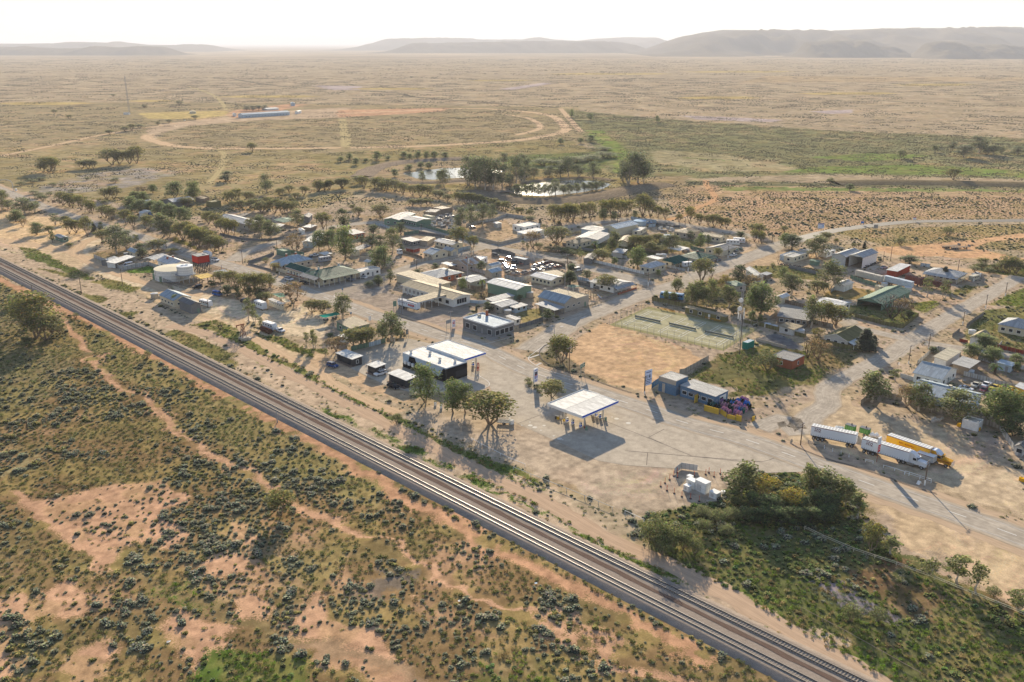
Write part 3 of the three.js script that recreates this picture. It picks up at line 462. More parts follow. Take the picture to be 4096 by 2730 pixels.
const PAL={zinc:[.43,.45,.46],pale:[.6,.615,.62],blue:[.36,.44,.50],tan:[.36,.30,.20],brown:[.27,.215,.16],green:[.025,.105,.085],white:[.74,.74,.71],cream:[.62,.56,.42],grey:[.28,.285,.285],dark:[.055,.055,.06],olive:[.19,.175,.08],red:[.30,.06,.035],brick:[.36,.115,.06],teal:[.02,.20,.155],
black:[.016,.016,.018],yellow:[.62,.40,.06],bluewall:[.11,.2,.31],stone:[.42,.38,.32],sage:[.16,.25,.19],ash:[.19,.195,.2],sky:[.42,.52,.60],sheet:[.5,.5,.48]};
const roofM=(c)=>c==='rust'?lam('rusty_roof',{map:rustTex}):(mats['roof_'+c]??=new THREE.MeshPhysicalMaterial({name:'roof_'+c,map:sheetTex,bumpMap:ribBump,bumpScale:.05,color:rgb(...PAL[c]),roughness:.75,specularIntensity:.12}));
const wallM=(c)=>lam('wall_'+c,{map:wallTex,color:rgb(...PAL[c])});
const paintM=(c)=>lam('paint_'+c,{color:rgb(...PAL[c])});
const glassM=new THREE.MeshPhysicalMaterial({name:'window_glass',color:rgb(.025,.03,.038),roughness:.2,specularIntensity:.3});
const UNIT=new THREE.BoxGeometry(1,1,1);
function cube(name,m,parent,x,y,z,w,h,d,ry=0){const o=part(name,UNIT,m,parent);o.position.set(x,y+h/2,z);o.scale.set(w,h,d);o.rotation.y=ry;return o;}
const GRID=(()=>{const u=[NEAR_TRACK[2][0]-NEAR_TRACK[0][0],NEAR_TRACK[2][1]-NEAR_TRACK[0][1]];return Math.atan2(-u[1],u[0])+Math.PI/2;})();
function frame(z,c,h,minX=1,minZ=1){
const L=at(z,c[0],c[1],h),N=at(z,c[2],c[3],h),R=at(z,c[4],c[5],h),lx=Math.hypot(R[0]-N[0],R[1]-N[1]),lz=Math.hypot(N[0]-L[0],N[1]-L[1]);
let phi=lx>lz?Math.atan2(-(R[1]-N[1]),R[0]-N[0]):Math.atan2(-(N[1]-L[1]),N[0]-L[0])+Math.PI/2;
let d=phi-GRID;d-=Math.round(d/(Math.PI/2))*Math.PI/2;if(Math.abs(d)<.3)phi-=d;
const X=[Math.cos(phi),-Math.sin(phi)],Z=[Math.sin(phi),Math.cos(phi)],w=Math.max(minX,(R[0]-N[0])*X[0]+(R[1]-N[1])*X[1]),dp=Math.max(minZ,(N[0]-L[0])*Z[0]+(N[1]-L[1])*Z[1]);
const cx=N[0]+X[0]*w/2-Z[0]*dp/2,cz=N[1]+X[1]*w/2-Z[1]*dp/2;
PLOTS.push([[-1,-1],[1,-1],[1,1],[-1,1]].map(([a,b])=>[cx+X[0]*a*(w/2+.6)+Z[0]*b*(dp/2+.6),cz+X[1]*a*(w/2+.6)+Z[1]*b*(dp/2+.6)]));
return{pos:[cx,0,cz],phi,w,d:dp,X,Z};
}
const winGeo={};
function windowOn(parent,face,F,t,y,w,h,trim='white',mat=glassM,off=.04){
const f=new THREE.Mesh(UNIT,paintM(trim));f.name='window';f.castShadow=f.receiveShadow=true;parent.add(f);
if(face==='z'){f.position.set(t,y+h/2,F.d/2+off*.5);f.scale.set(w+.24,h+.24,off*2);}else{f.position.set(-F.w/2-off*.5,y+h/2,t);f.scale.set(off*2,h+.24,w+.24);}
const p=new THREE.Mesh(UNIT,mat);p.name='pane';f.add(p);
if(face==='z'){p.position.set(0,0,.2);p.scale.set(w/(w+.24),h/(h+.24),1);}else{p.position.set(-.2,0,0);p.scale.set(1,h/(h+.24),w/(w+.24));}
return f;
}
function slope(b,q){
const dn=q.map(([x,y,z])=>[x,y-.14,z]),n=q.length;if(n===4){b.quad(...q);b.quad(dn[3],dn[2],dn[1],dn[0]);}else{b.tri(q[0],q[1],q[2],[0,0],[Math.hypot(q[1][0]-q[0][0],q[1][2]-q[0][2]),0],[Math.hypot(q[1][0]-q[0][0],q[1][2]-q[0][2])/2,4]);b.tri(dn[2],dn[1],dn[0]);}
for(let i=0;i<n;i++)b.quad(dn[i],dn[(i+1)%n],q[(i+1)%n],q[i]);
}
function building(z,name,label,c,o={}){
const h=o.h||3,rise=o.rise??1.3,F=frame(z,c,h,o.minX||2,o.minZ||2),t=thing(name,label,o.cat||name.split('_').pop(),F.pos,F.phi,o.group),W=F.w/2,D=F.d/2,kind=o.roof||'gable',ov=o.over??.45;
const along=o.ridge||(F.w>F.d?'x':'z'),rm=roofM(o.rc||'zinc'),wc=o.wc||'cream',b=new MB(),r=new MB(),S=F.w<.1?1:1;
const inset=kind==='flat'||kind==='skillion'?0:.02,w=W-ov*(kind==='flat'?0:1),d=D-ov*(kind==='flat'?0:1);
const hh=(x,zz)=>kind==='skillion'?h+rise*(o.fall==='x'?(x/w+1)/2:o.fall==='-x'?(1-x/w)/2:o.fall==='z'?(zz/d+1)/2:(1-zz/d)/2):h;
if(!o.open){
const P=[[-w,d],[w,d],[w,-d],[-w,-d]];
P.forEach(([x,zz],i)=>{const[x2,z2]=P[(i+1)%4];if(o.openSide===['z','x+','z-','x'][i])return;b.quad([x,0,zz],[x2,0,z2],[x2,hh(x2,z2)-inset,z2],[x,hh(x,zz)-inset,zz]);});
if(kind==='gable'){const rs=rise-.05;if(along==='x')for(const s of[-1,1])b.tri([s*w,h,s*d],[s*w,h,-s*d],[s*w,h+rs,0]);else for(const s of[-1,1])b.tri([-s*w,h,s*d],[s*w,h,s*d],[0,h+rs,s*d]);}
if(kind==='flat')b.quad([-w,h-.12,d],[w,h-.12,d],[w,h-.12,-d],[-w,h-.12,-d]);
part('wall',b.geo(),wallM(wc),t);
}
const e=h-.03;
if(kind==='gable'){
if(along==='x')for(const s of[-1,1])slope(r,[[s*-W,e,s*D],[s*W,e,s*D],[s*W,h+rise,0],[s*-W,h+rise,0]]);
else for(const s of[-1,1])slope(r,[[s*W,e,s*D],[s*W,e,s*-D],[0,h+rise,s*-D],[0,h+rise,s*D]]);
}else if(kind==='hip'){
if(along==='x'){const k=Math.max(.3,W-D);for(const s of[-1,1]){slope(r,[[s*-W,e,s*D],[s*W,e,s*D],[s*k,h+rise,0],[s*-k,h+rise,0]]);slope(r,[[s*W,e,s*D],[s*W,e,s*-D],[s*k,h+rise,0]]);}}
else{const k=Math.max(.3,D-W);for(const s of[-1,1]){slope(r,[[s*W,e,s*D],[s*W,e,s*-D],[0,h+rise,s*-k],[0,h+rise,s*k]]);slope(r,[[s*-W,e,s*D],[s*W,e,s*D],[0,h+rise,s*k]]);}}
}else if(kind==='skillion'){const y=(x,zz)=>hh(x*w/W,zz*d/D)+.06,Q=[[-W,D],[W,D],[W,-D],[-W,-D]].map(([x,zz])=>[x,y(x,zz),zz]);slope(r,o.fall==='x'||o.fall==='-x'?[Q[1],Q[2],Q[3],Q[0]]:Q);}
else{const q=.12;r.quad([-W+q,h,D-q],[W-q,h,D-q],[W-q,h,-D+q],[-W+q,h,-D+q]);}
const roof=part('roof',r.geo(),rm,t);
if(kind==='gable'||kind==='hip'){const k=kind==='gable'?(along==='x'?W:D):Math.abs(W-D);cube('ridge_cap',rm,roof,0,h+rise-.02,0,along==='x'?k*2:.3,.07,along==='x'?.3:k*2);}
if(kind==='flat'){const pm=paintM(o.trim||wc),ph=o.parapet||.35;for(const s of[-1,1]){cube('parapet',pm,t,0,h-.15,s*(D-.08),F.w,ph,.18);cube('parapet',pm,t,s*(W-.08),h-.15,0,.18,ph,F.d-.34);}}
else if(o.trim){const fm=paintM(o.trim);for(const s of[-1,1])if(along==='x'||kind==='hip')cube('fascia',fm,t,0,h-.3,s*(D+.03),F.w,.24,.06);for(const s of[-1,1])if(along==='z'||kind==='hip')cube('fascia',fm,t,s*(W+.03),h-.3,0,.06,.24,F.d-.1);
if(kind==='gable')for(const s of[-1,1]){const q=new MB();if(along==='z'){q.quad([-W,e-.16,s*(D+.02)],[0,h+rise-.16,s*(D+.02)],[0,h+rise+.05,s*(D+.02)],[-W,e+.05,s*(D+.02)]);q.quad([W,e-.16,s*(D+.02)],[0,h+rise-.16,s*(D+.02)],[0,h+rise+.05,s*(D+.02)],[W,e+.05,s*(D+.02)]);}else{q.quad([s*(W+.02),e-.16,-D],[s*(W+.02),h+rise-.16,0],[s*(W+.02),h+rise+.05,0],[s*(W+.02),e+.05,-D]);q.quad([s*(W+.02),e-.16,D],[s*(W+.02),h+rise-.16,0],[s*(W+.02),h+rise+.05,0],[s*(W+.02),e+.05,D]);}part('bargeboard',q.geo(),fm,t);}}
const F2={w:w*2,d:d*2};
const[nz,nx]=o.win||[Math.round(F.w/4.5),Math.round(F.d/4.5)],wy=o.winY||1.05,wh=o.winH||1.2,ww=o.winW||1.4;
if(!o.open){
const doorAt=(face,tt)=>{const dm=paintM(o.doorC||'grey'),dw=o.doorW||.95,dh=o.doorH||2.1;const q=face==='z'?cube('door',dm,t,tt,0,d+.03,dw,dh,.08):cube('door',dm,t,-w-.03,0,tt,.08,dh,dw);cube('handle',glassM,q,face==='z'?.35:-.6,0,face==='z'?.6:.35,face==='z'?.08:.6,.05,face==='z'?.6:.08);};
if(o.openSide!=='z')for(let i=0;i<nz;i++){const tt=((i+.5)/nz-.5)*w*1.85;if(o.door==='z'&&i===Math.floor(nz/2)&&nz>1)doorAt('z',tt);else windowOn(t,'z',F2,tt,wy,Math.min(ww,w*1.6/nz),Math.min(wh,h-wy-.3),o.wt);}
if(o.openSide!=='x')for(let i=0;i<nx;i++){const tt=((i+.5)/nx-.5)*d*1.85;if(o.door==='x'&&i===Math.floor(nx/2)&&nx>1)doorAt('x',tt);else windowOn(t,'x',F2,tt,wy,Math.min(ww,d*1.6/nx),Math.min(wh,h-wy-.3),o.wt);}
if(o.door&&nz<2&&o.door==='z')doorAt('z',w*.4);if(o.door&&nx<2&&o.door==='x')doorAt('x',d*.4);
if(o.roller){const[face,n,rw,rh]=o.roller;for(let i=0;i<n;i++){const tt=((i+.5)/n-.5)*(face==='z'?w:d)*1.9;face==='z'?cube('roller_door',roofM(o.rollerC||'sheet'),t,tt,0,d+.03,rw,rh,.07):cube('roller_door',roofM(o.rollerC||'sheet'),t,-w-.03,0,tt,.07,rh,rw);}}
}
if(o.open){const n=Math.max(2,Math.round(F.w/4)+1),m=Math.max(2,Math.round(F.d/4)+1);for(let i=0;i<n;i++)for(const s of[-1,1])cube('post',paintM(o.post||'grey'),t,lerp(-w+.1,w-.1,i/(n-1)),0,s*(d-.1),.14,hh(lerp(-w,w,i/(n-1)),s*d)-.1,.14);for(let i=1;i<m-1;i++)for(const s of[-1,1])cube('post',paintM(o.post||'grey'),t,s*(w-.1),0,lerp(-d,d,i/(m-1)),.14,hh(s*w,lerp(-d,d,i/(m-1)))-.1,.14);}
if(o.chim)for(const[x,zz,ch]of o.chim){const q=cube('chimney',wallM(o.chimC||'brick'),t,x*W,h,zz*D,.8,rise+(ch||1),.8);cube('cap',paintM('stone'),q,0,.42,0,1.25,.12,1.25);}
if(o.ac)for(const[x,zz]of o.ac){const ay=kind==='flat'?h+.02:h+rise*(along==='x'?1-Math.abs(zz):1-Math.abs(x))-.15;const q=cube('air_cooler',paintM('cream'),roof,x*W,ay,zz*D,1.1,.75,1.1);cube('grille',paintM('ash'),q,0,.0,.49,.8,.6,.04);}
for(const v of o.ver||[]){
const[side,dep,vc,np]=v,vr=new MB(),y1=h-.05,y0=h-.85,len=side[0]==='z'?W:D;
const f=(a,q,y)=>side==='z'?[a,y,D+q]:side==='x'?[-W-q,y,a]:side==='x+'?[W+q,y,-a]:[-a,y,-D-q];
slope(vr,[f(-len,dep,y0),f(len,dep,y0),f(len,0,y1),f(-len,0,y1)]);const vm=part('verandah',vr.geo(),roofM(vc||o.rc||'zinc'),t);
for(let i=0;i<np;i++){const p=f(lerp(-len+.2,len-.2,np>1?i/(np-1):.5),dep-.15,0);cube('post',paintM(o.post||'white'),t,p[0],0,p[2],.14,y0-.1,.14);}
}
t.userData.size=undefined;delete t.userData.size;o.done?.(t,F,F2,h);return t;
}
const H=building;
H('B','hotel','green roofed corner hotel with a deep verandah on the main street',[1335,1112,1505,1172,1925,1082],{h:4.3,rise:2.1,roof:'hip',rc:'green',wc:'cream',win:[5,2],door:'z',winH:1.7,ver:[['z',3.2,'green',8],['x',3,'grey',4]],chim:[[-.4,-.5,.3],[.6,-.3,.4]],chimC:'white',trim:'cream'});
H('B','hotel_wing','long cream hotel wing with brown bands along the highway',[1135,1040,1340,1118,1450,1078],{h:4.2,rise:1.6,rc:'green',wc:'cream',win:[0,6],winH:1.7,winW:1,trim:'white',cat:'building',done:(t,F,q,h)=>{cube('brown_band',paintM('red'),t,-q.w/2-.02,.5,0,.05,.45,q.d);cube('brown_band',paintM('red'),t,-q.w/2-.02,h-.75,0,.05,.3,q.d);for(let i=0;i<4;i++)cube('air_conditioner',paintM('white'),t,-q.w/2-.3,1.5,lerp(-q.d*.35,q.d*.4,i/3),.5,.7,.8);}});
H('B','house','stone house with a large pale blue hipped roof beside the hotel',[945,985,1112,1020,1412,952],{h:3.3,rise:2.6,roof:'hip',rc:'sky',wc:'stone',ver:[['x',2.2,'sky',5]],chim:[[-.35,-.3,.9],[.35,-.4,.7]],ac:[[.5,.3]]});
H('B','shed','flat green metal shed behind the blue roofed house',[1002,852,1095,875,1140,852],{h:2.9,roof:'flat',rc:'sage',wc:'sage',win:[0,0]});
H('B','hotel_annex','long white flat roofed annex running back from the hotel',[1890,1085,1965,1112,2155,1052],{h:3.2,roof:'flat',rc:'sheet',wc:'white',win:[4,0],door:'z',cat:'building'});
H('B','shed','small white gabled shed at the end of the hotel annex',[1985,990,2100,1012,2150,990],{h:3,rise:.9,rc:'pale',wc:'cream',win:[1,0]});
H('B','shed','low pale shed roof lit orange behind the pepper trees',[1812,642,1885,682,2057,664],{h:3.2,rise:.5,roof:'skillion',rc:'sheet',wc:'brick',win:[3,0]});
H('B','carport','grey sloping carport roof behind the pepper trees',[1890,842,1950,862,2105,808],{h:2.8,rise:.5,roof:'skillion',rc:'ash',open:true});
H('B','container','small cream container by the grey carport',[1860,858,1890,878,1947,862],{h:2.5,roof:'flat',rc:'white',wc:'cream',win:[0,0]});
H('B','shed','curved white shed on the near side of the back street',[1345,735,1420,768,1555,668],{h:3.4,rise:.8,rc:'white',wc:'sky',win:[0,0]});
H('B','building','long weathered building with a pale metal roof in the mallee thicket',[415,470,690,575,790,520],{h:3.4,rise:1.4,rc:'zinc',wc:'stone',win:[1,5]});
H('B','shade_shelter','low dark green shelter roof in the thicket',[550,462,620,474,712,442],{h:2.8,rise:.4,rc:'dark',open:true,cat:'shelter'});
H('B','shade_shelter','wide dark shelter with scalloped green roof in the thicket',[960,515,1105,545,1218,502],{h:2.9,rise:.7,rc:'sage',open:true,cat:'shelter'});
H('B','shed','pale iron roof poking out of the thicket by the pale gum',[960,575,1040,600,1110,565],{h:3,rise:.6,rc:'sheet',wc:'stone',win:[0,0]});
H('B','shed','grey gabled shed at the top of the back street bend',[1318,462,1385,488,1428,448],{h:3.4,rise:1.2,rc:'ash',wc:'ash',win:[0,0],roller:['z',1,2.6,2.6]});
H('B','shed','little brown and white shed by the pale gum',[1350,582,1400,604,1477,575],{h:2.6,rise:.3,roof:'skillion',rc:'white',wc:'brown',win:[0,0]});
H('B','shed','small white shed beside the back street hedge',[1255,612,1290,635,1322,615],{h:2.7,rise:.5,rc:'white',wc:'white',win:[0,0]});
H('B','shed','low pale garage behind the parked caravan at the hotel',[1512,892,1560,915,1645,895],{h:2.6,rise:.3,roof:'skillion',rc:'white',wc:'stone',win:[0,0],roller:['z',1,2.4,2.1]});
H('B','toilet_block','cream amenities block in the caravan park',[925,1422,1060,1480,1098,1462],{h:2.8,rise:.35,roof:'skillion',rc:'sheet',wc:'cream',win:[1,6],winY:1.8,winH:.5,winW:.6,cat:'building'});
H('A','hut','small grey hut with an iron roof alone on the sand at the west end',[615,690,692,722,757,700],{h:2.7,rise:.7,rc:'zinc',wc:'sage',win:[1,1],cat:'hut'});
H('A','depot_shed','long grey gabled depot shed among pepper trees',[1893,277,1968,312,2208,278],{h:4.2,rise:1.5,rc:'zinc',wc:'ash',win:[0,0],cat:'shed'});
H('A','shed','small pale shed at the left of the depot yard',[1640,290,1668,300,1722,282],{h:3,rise:.5,rc:'white',wc:'sheet',win:[0,0]});
H('A','house','cream gabled cottage behind the walled yard',[1490,850,1530,890,1590,866],{h:3.4,rise:1.3,rc:'sky',wc:'cream',win:[1,1]});
H('A','shed','long low open shed inside the walled yard',[1240,992,1310,1012,1548,930],{h:2.6,rise:.5,roof:'skillion',rc:'white',wc:'white',openSide:'z',win:[0,0]});
H('A','shed','grey gabled shed at the left of the walled yard',[1205,955,1245,985,1360,945],{h:2.8,rise:.8,rc:'zinc',wc:'ash',win:[0,0]});
H('A','carport','large pale sheet metal carport behind the stone house',[1675,940,1750,970,1925,918],{h:3.2,rise:.8,rc:'zinc',open:true,minZ:8});
H('A','house','old stone house with a pale iron roof and two brick chimneys',[1845,962,1965,1040,2198,1012],{h:3.5,rise:2,rc:'pale',wc:'white',win:[2,2],chim:[[-.35,-.3,.5],[.25,-.3,.6]]});
H('A','shed','white roofed sheds by the highway in the thicket',[1580,425,1620,440,1700,432],{h:3,rise:.6,rc:'white',wc:'white',win:[0,0]});
H('X','shed','small olive block shed on the depot yard',[1390,1352,1420,1362,1468,1350],{h:4,roof:'flat',rc:'olive',wc:'olive',win:[0,0]});
H('X','shed','left brown container shed on the depot yard',[1335,1322,1350,1330,1388,1318],{h:3.2,roof:'flat',rc:'brown',wc:'brown',win:[0,0]});H('X','shed','right brown container shed on the depot yard',[1355,1330,1372,1338,1406,1325],{h:3.2,roof:'flat',rc:'tan',wc:'brown',win:[0,0]});
H('X','race_building','long grey low building beside the race track',[1605,768,1630,772,1895,748],{h:5,rise:2,rc:'sky',wc:'sky',win:[14,0],cat:'building'});
H('X','shed','white shed at the left end of the race track building',[1560,762,1570,766,1582,762],{h:4,rise:1,rc:'white',wc:'white',win:[0,0]});H('X','shed','white shed on the track right of the long building',[1995,746,2003,750,2027,744],{h:4,rise:1,rc:'white',wc:'white',win:[0,0]});
H('X','shed','blue shed behind the race track yard',[1950,690,1958,694,1978,690],{h:5,rise:1.4,rc:'sky',wc:'sky',win:[0,0]});H('X','shed','long pale shed with parked trucks behind the race track',[1770,728,1790,732,1860,726],{h:3,rise:1,rc:'white',wc:'white',win:[0,0]});H('X','shed','low cream shed on the yellow circuit',[1270,748,1278,752,1312,748],{h:3,rise:1,rc:'cream',wc:'cream',win:[0,0]});
H('F','house','pale walled railway house with a light blue gabled roof',[372,370,548,440,742,386],{h:3.4,rise:1.9,roof:'gable',ridge:'z',rc:'blue',wc:'cream',win:[2,4],winH:.8});
H('F','railway_shed','dark grey iron shed with white scrawl beside the railway',[590,432,745,492,868,462],{h:4.2,rise:1.1,rc:'ash',wc:'ash',win:[0,0],door:'z',doorC:'sage',cat:'shed'});
H('C','warehouse','green walled warehouse with pale roof at the junk yard corner',[183,468,275,515,465,440],{h:3.8,rise:1,rc:'sheet',wc:'sage',win:[0,2]});
H('C','warehouse','long pale roofed workshop joined to the green warehouse',[270,500,470,535,592,492],{h:3.6,rise:.9,rc:'sheet',wc:'sage',win:[0,6]});
H('C','shed','brown roofed container building at the rear of the junk yard',[668,368,762,394,832,364],{h:3.2,roof:'flat',rc:'brown',wc:'brown',win:[0,1]});H('C','shed','grey container building left of the rear one in the junk yard',[585,408,690,430,765,394],{h:3,roof:'flat',rc:'ash',wc:'brown',win:[0,1]});
H('C','shed','yellow container at the back of the junk yard',[562,455,640,478,660,466],{h:2.6,roof:'flat',rc:'cream',wc:'cream',win:[0,0]});
H('C','house','flat roofed white house with terrace near the cypress',[1562,572,1700,596,1900,562],{h:3.3,roof:'flat',rc:'sheet',wc:'white',win:[3,2],minZ:10});H('C','house_wing','low white front wing of the flat roofed house',[1640,652,1705,676,1898,620],{h:3,rise:.4,roof:'skillion',rc:'pale',wc:'white',win:[2,1],cat:'building'});
H('C','shed','small pale shed standing on the fenced dirt lot',[1342,540,1385,558,1437,545],{h:2.7,rise:.4,rc:'white',wc:'sheet',win:[0,0],door:'z'});
H('C','house','low house with tan flat roof at the back street corner',[288,735,420,765,500,735],{h:2.9,rise:.4,roof:'skillion',rc:'sheet',wc:'ash',win:[2,2]});H('C','house','long low tan roofed house behind the broad dark tree',[640,758,885,802,918,768],{h:3,rise:1,rc:'pale',wc:'cream',win:[1,4],minX:9});H('C','shed','low tan lean to beside the long low house',[520,738,600,758,690,712],{h:2.6,rise:.3,roof:'skillion',rc:'tan',wc:'stone',win:[0,0]});
H('C','house','bluish gabled cottage with a pale lean to on the back street',[515,890,655,912,830,870],{h:3,rise:2,rc:'blue',ridge:'z',wc:'cream',win:[2,2]});H('C','shed','cream gabled garage right of the bluish cottage',[778,845,868,872,930,846],{h:3,rise:1.3,rc:'zinc',wc:'cream',win:[0,0],roller:['z',1,2.5,2.2]});
H('C','house','long rusty roofed stone building above the blue hipped house',[850,1000,1045,1040,1200,985],{h:3.2,rise:2,rc:'rust',wc:'stone',win:[2,2],chim:[[.1,-.2,1]],minX:9});H('C','site_hut','white flat roofed transportable behind the rusty roof',[1115,945,1190,982,1282,935],{h:3,roof:'flat',rc:'white',wc:'white',win:[2,1],cat:'hut'});
H('C','carport','white ribbed carport sheltering a van',[748,1012,868,1042,920,1022],{h:2.6,rise:.3,roof:'skillion',rc:'white',open:true});
H('C','house','brick house with a broad blue grey hipped roof behind the motel',[515,1115,705,1180,1000,1112],{h:3.2,rise:1.9,roof:'hip',rc:'zinc',wc:'brick',win:[3,2],ac:[[.3,.3]]});H('C','pergola','tan flat pergola roof at the end of the brick house',[860,1120,905,1145,1010,1115],{h:2.8,rise:.2,roof:'skillion',rc:'tan',open:true});
H('C','shed','grey shed with a lattice mast behind the motel',[968,1172,1085,1228,1245,1172],{h:3.2,rise:.8,rc:'zinc',wc:'stone',win:[1,1]});H('C','shed','small blue gabled shed by the wrecking yard',[1262,1090,1330,1118,1452,1086],{h:3,rise:1.2,rc:'sky',wc:'stone',win:[1,0]});H('C','shed','pair of small blue roofed sheds beside the wrecking yard',[1275,1020,1330,1045,1447,1015],{h:2.8,rise:.9,rc:'blue',wc:'white',win:[0,0]});
H('C','container','long blue grey shipping container in the wrecking yard',[1590,932,1705,972,1768,958],{h:2.9,roof:'flat',rc:'sky',wc:'ash',win:[0,0]});
H('C','house','cream weatherboard house with a row of windows behind the green shed',[1803,1137,2012,1206,2140,1162],{h:3.2,rise:1,rc:'pale',wc:'cream',win:[2,5],trim:'white'});H('C','shed','flat tan roofed outbuilding behind the cream weatherboard house',[1885,1100,2030,1166,2135,1105],{h:2.9,roof:'flat',rc:'tan',wc:'brown',win:[0,0]});
H('C','shed','large sage green shed with ribbed white roof',[1292,1216,1618,1312,1788,1262],{h:5.2,rise:1,rc:'white',wc:'sage',win:[0,0],trim:'white',ridge:'z'});
H('C','motel','tan roofed old motel with white gable end on the highway',[275,1256,888,1426,1108,1364],{h:3.9,rise:1.3,rc:'tan',ridge:'z',wc:'white',win:[0,0],trim:'white',over:1,chim:[[-.1,.2,2.4]],chimC:'stone',done:(t,F,q,h)=>{for(let i=0;i<4;i++)windowOn(t,'z',q,-q.w*.22+i*1.5,1,1.35,2.2);for(let i=0;i<9;i++){cube('column',paintM('white'),t,-q.w/2-.9,0,-q.d/2+1+i*3,.45,2.8,.3);windowOn(t,'x',q,-q.d/2+2.5+i*3,1,1.6,1.5);}for(let i=0;i<3;i++)windowOn(t,'x',q,q.d/2-4-i*5,1,2.2,1.6);}});
H('C','motel_wing','tan roofed rear wing behind the old motel',[240,1132,700,1265,940,1300].map((v,i)=>i===4?860:i===5?1222:v),{h:3.9,rise:.5,roof:'skillion',rc:'tan',wc:'cream',win:[0,0],trim:'white',cat:'building'});
H('C','porch','flat tan drive through porch in front of the old motel',[390,1414,487,1458,735,1352],{h:4.2,rise:.3,roof:'skillion',fall:'x',rc:'tan',open:true,post:'white',trim:'white'});
H('C','house','grey roofed cottage with yard behind the corner shop',[1312,1450,1442,1512,1615,1450],{h:2.9,rise:.7,rc:'zinc',wc:'stone',win:[1,2]});H('C','house_wing','wide low grey roof behind the grey cottage',[1258,1424,1340,1448,1620,1385],{h:3.1,rise:.5,roof:'skillion',rc:'sheet',wc:'stone',win:[0,0],cat:'building'});H('C','shed','low rusty lean to right of the grey cottage',[1518,1502,1605,1525,1765,1488],{h:2.4,rise:.2,roof:'skillion',rc:'sheet',wc:'sky',win:[2,1]});
H('H','hall','old stone hall with a blue grey iron gable roof',[388,402,738,472,858,415],{h:4.3,rise:2.4,ridge:'z',rc:'blue',wc:'stone',win:[2,2],winY:1.8,winH:.7,chim:[[0,-.98,.6]],chimC:'stone'});H('H','hall_wing','tan flat roofed hall extension with a green door',[560,322,860,420,1002,372],{h:4.7,roof:'flat',rc:'tan',wc:'stone',win:[2,0],door:'z',doorC:'sage',winY:2,winH:.7,cat:'building'});H('H','shed','sloping iron shelter in front of the old hall',[388,492,622,552,738,512],{h:2.9,rise:.7,roof:'skillion',rc:'zinc',open:true});
H('H','house','long iron roofed house with verandah by the main street',[1068,205,1300,285,1478,215],{h:3,rise:1.3,rc:'zinc',wc:'white',win:[4,3],ver:[['z',2,'zinc',5]]});H('H','picnic_shelter','little green roofed picnic shelter with white posts',[745,272,842,290,912,268],{h:2.7,rise:.4,roof:'hip',rc:'sage',open:true,post:'white',cat:'shelter'});
H('W','shop','old corner shop with grey blue roof and white parapet',[1710,640,2075,748,2278,676],{h:4,roof:'flat',rc:'sky',wc:'ash',trim:'white',parapet:.6,win:[4,4],winY:.5,winH:2,winW:2.2,door:'x',chim:[[.75,-.55,1.2]],ac:[[.2,-.7]],over:0});
H('W','house','low house with a tan skillion roof by the highway gums',[308,682,432,758,705,716],{h:2.9,rise:.9,roof:'skillion',rc:'tan',wc:'sage',win:[1,2]});H('W','shed','low pale lean to at the foot of the tan skillion house',[285,838,370,872,420,850],{h:2.2,rise:.2,roof:'skillion',rc:'sheet',wc:'white',win:[1,0]});
H('H','shed','small brick outhouse beside the corner shop',[70,620,180,660,235,640],{h:2.6,rise:.4,roof:'skillion',rc:'sheet',wc:'white',win:[1,0]});
H('D','shed','big pale blue steel shed at the rear cross street',[440,590,617,615,872,558],{h:5,rise:1.6,rc:'sky',wc:'cream',win:[0,0],ridge:'x',trim:'white'});H('D','shed','long white roofed shed left of the big pale blue shed',[255,602,410,650,590,635].map((v,i)=>i===4?560:i===5?612:v),{h:3.6,rise:.9,rc:'sheet',wc:'sky',win:[0,0],ridge:'z'});
H('D','house','tan hip roofed house near the garden palm',[32,757,165,785,295,735],{h:3.2,rise:1.5,roof:'hip',rc:'tan',wc:'cream',win:[3,2],ac:[[0,0]]});H('D','house','house with pink tinged roof and white patio next to the tan house',[190,692,400,742,548,668],{h:3.1,rise:.8,rc:'sheet',wc:'white',win:[0,1]});
H('D','shed','tan gabled shed among the middle yards',[650,738,745,765,808,702],{h:3,rise:.8,rc:'tan',wc:'cream',win:[0,0]});H('D','site_hut','pair of pale transportable huts by the pale blue shed',[812,628,882,645,962,598],{h:2.8,roof:'flat',rc:'sheet',wc:'cream',win:[2,1],cat:'hut'});
H('D','house','wide tan roofed house by the rear cross street',[1250,645,1442,672,1545,630],{h:3.1,rise:1.6,roof:'hip',rc:'tan',wc:'stone',win:[1,2]});H('D','house','long tan roofed house near the parked caravans',[1588,678,1805,718,1872,690],{h:3.1,rise:.9,rc:'tan',wc:'cream',win:[1,4],minX:8});H('D','house','grey tan gabled house behind the round tree on the main street',[1635,832,1830,872,1935,815],{h:3.1,rise:1.6,rc:'grey',wc:'cream',win:[1,2]});H('D','carport','dark lean to joined to the grey tan house',[1880,835,1930,850,1990,815],{h:2.6,rise:.2,roof:'skillion',rc:'ash',open:true});
H('D','carport','white carport sheltering a wagon in the middle yards',[1180,842,1335,866,1410,826],{h:2.7,rise:.3,roof:'skillion',rc:'white',open:true});H('D','house','cream house with a hipped green roof on the main street',[1140,972,1250,996,1415,945],{h:3.2,rise:1.7,roof:'hip',rc:'green',wc:'cream',win:[3,1],ver:[['z',1.8,'green',4]]});H('D','house','larger green hip roofed house right of the cream one',[1338,920,1560,970,1708,912],{h:3.2,rise:2,roof:'hip',rc:'green',wc:'cream',win:[3,2],chim:[[.2,-.1,.6]],ver:[['z',2.2,'green',5]]});
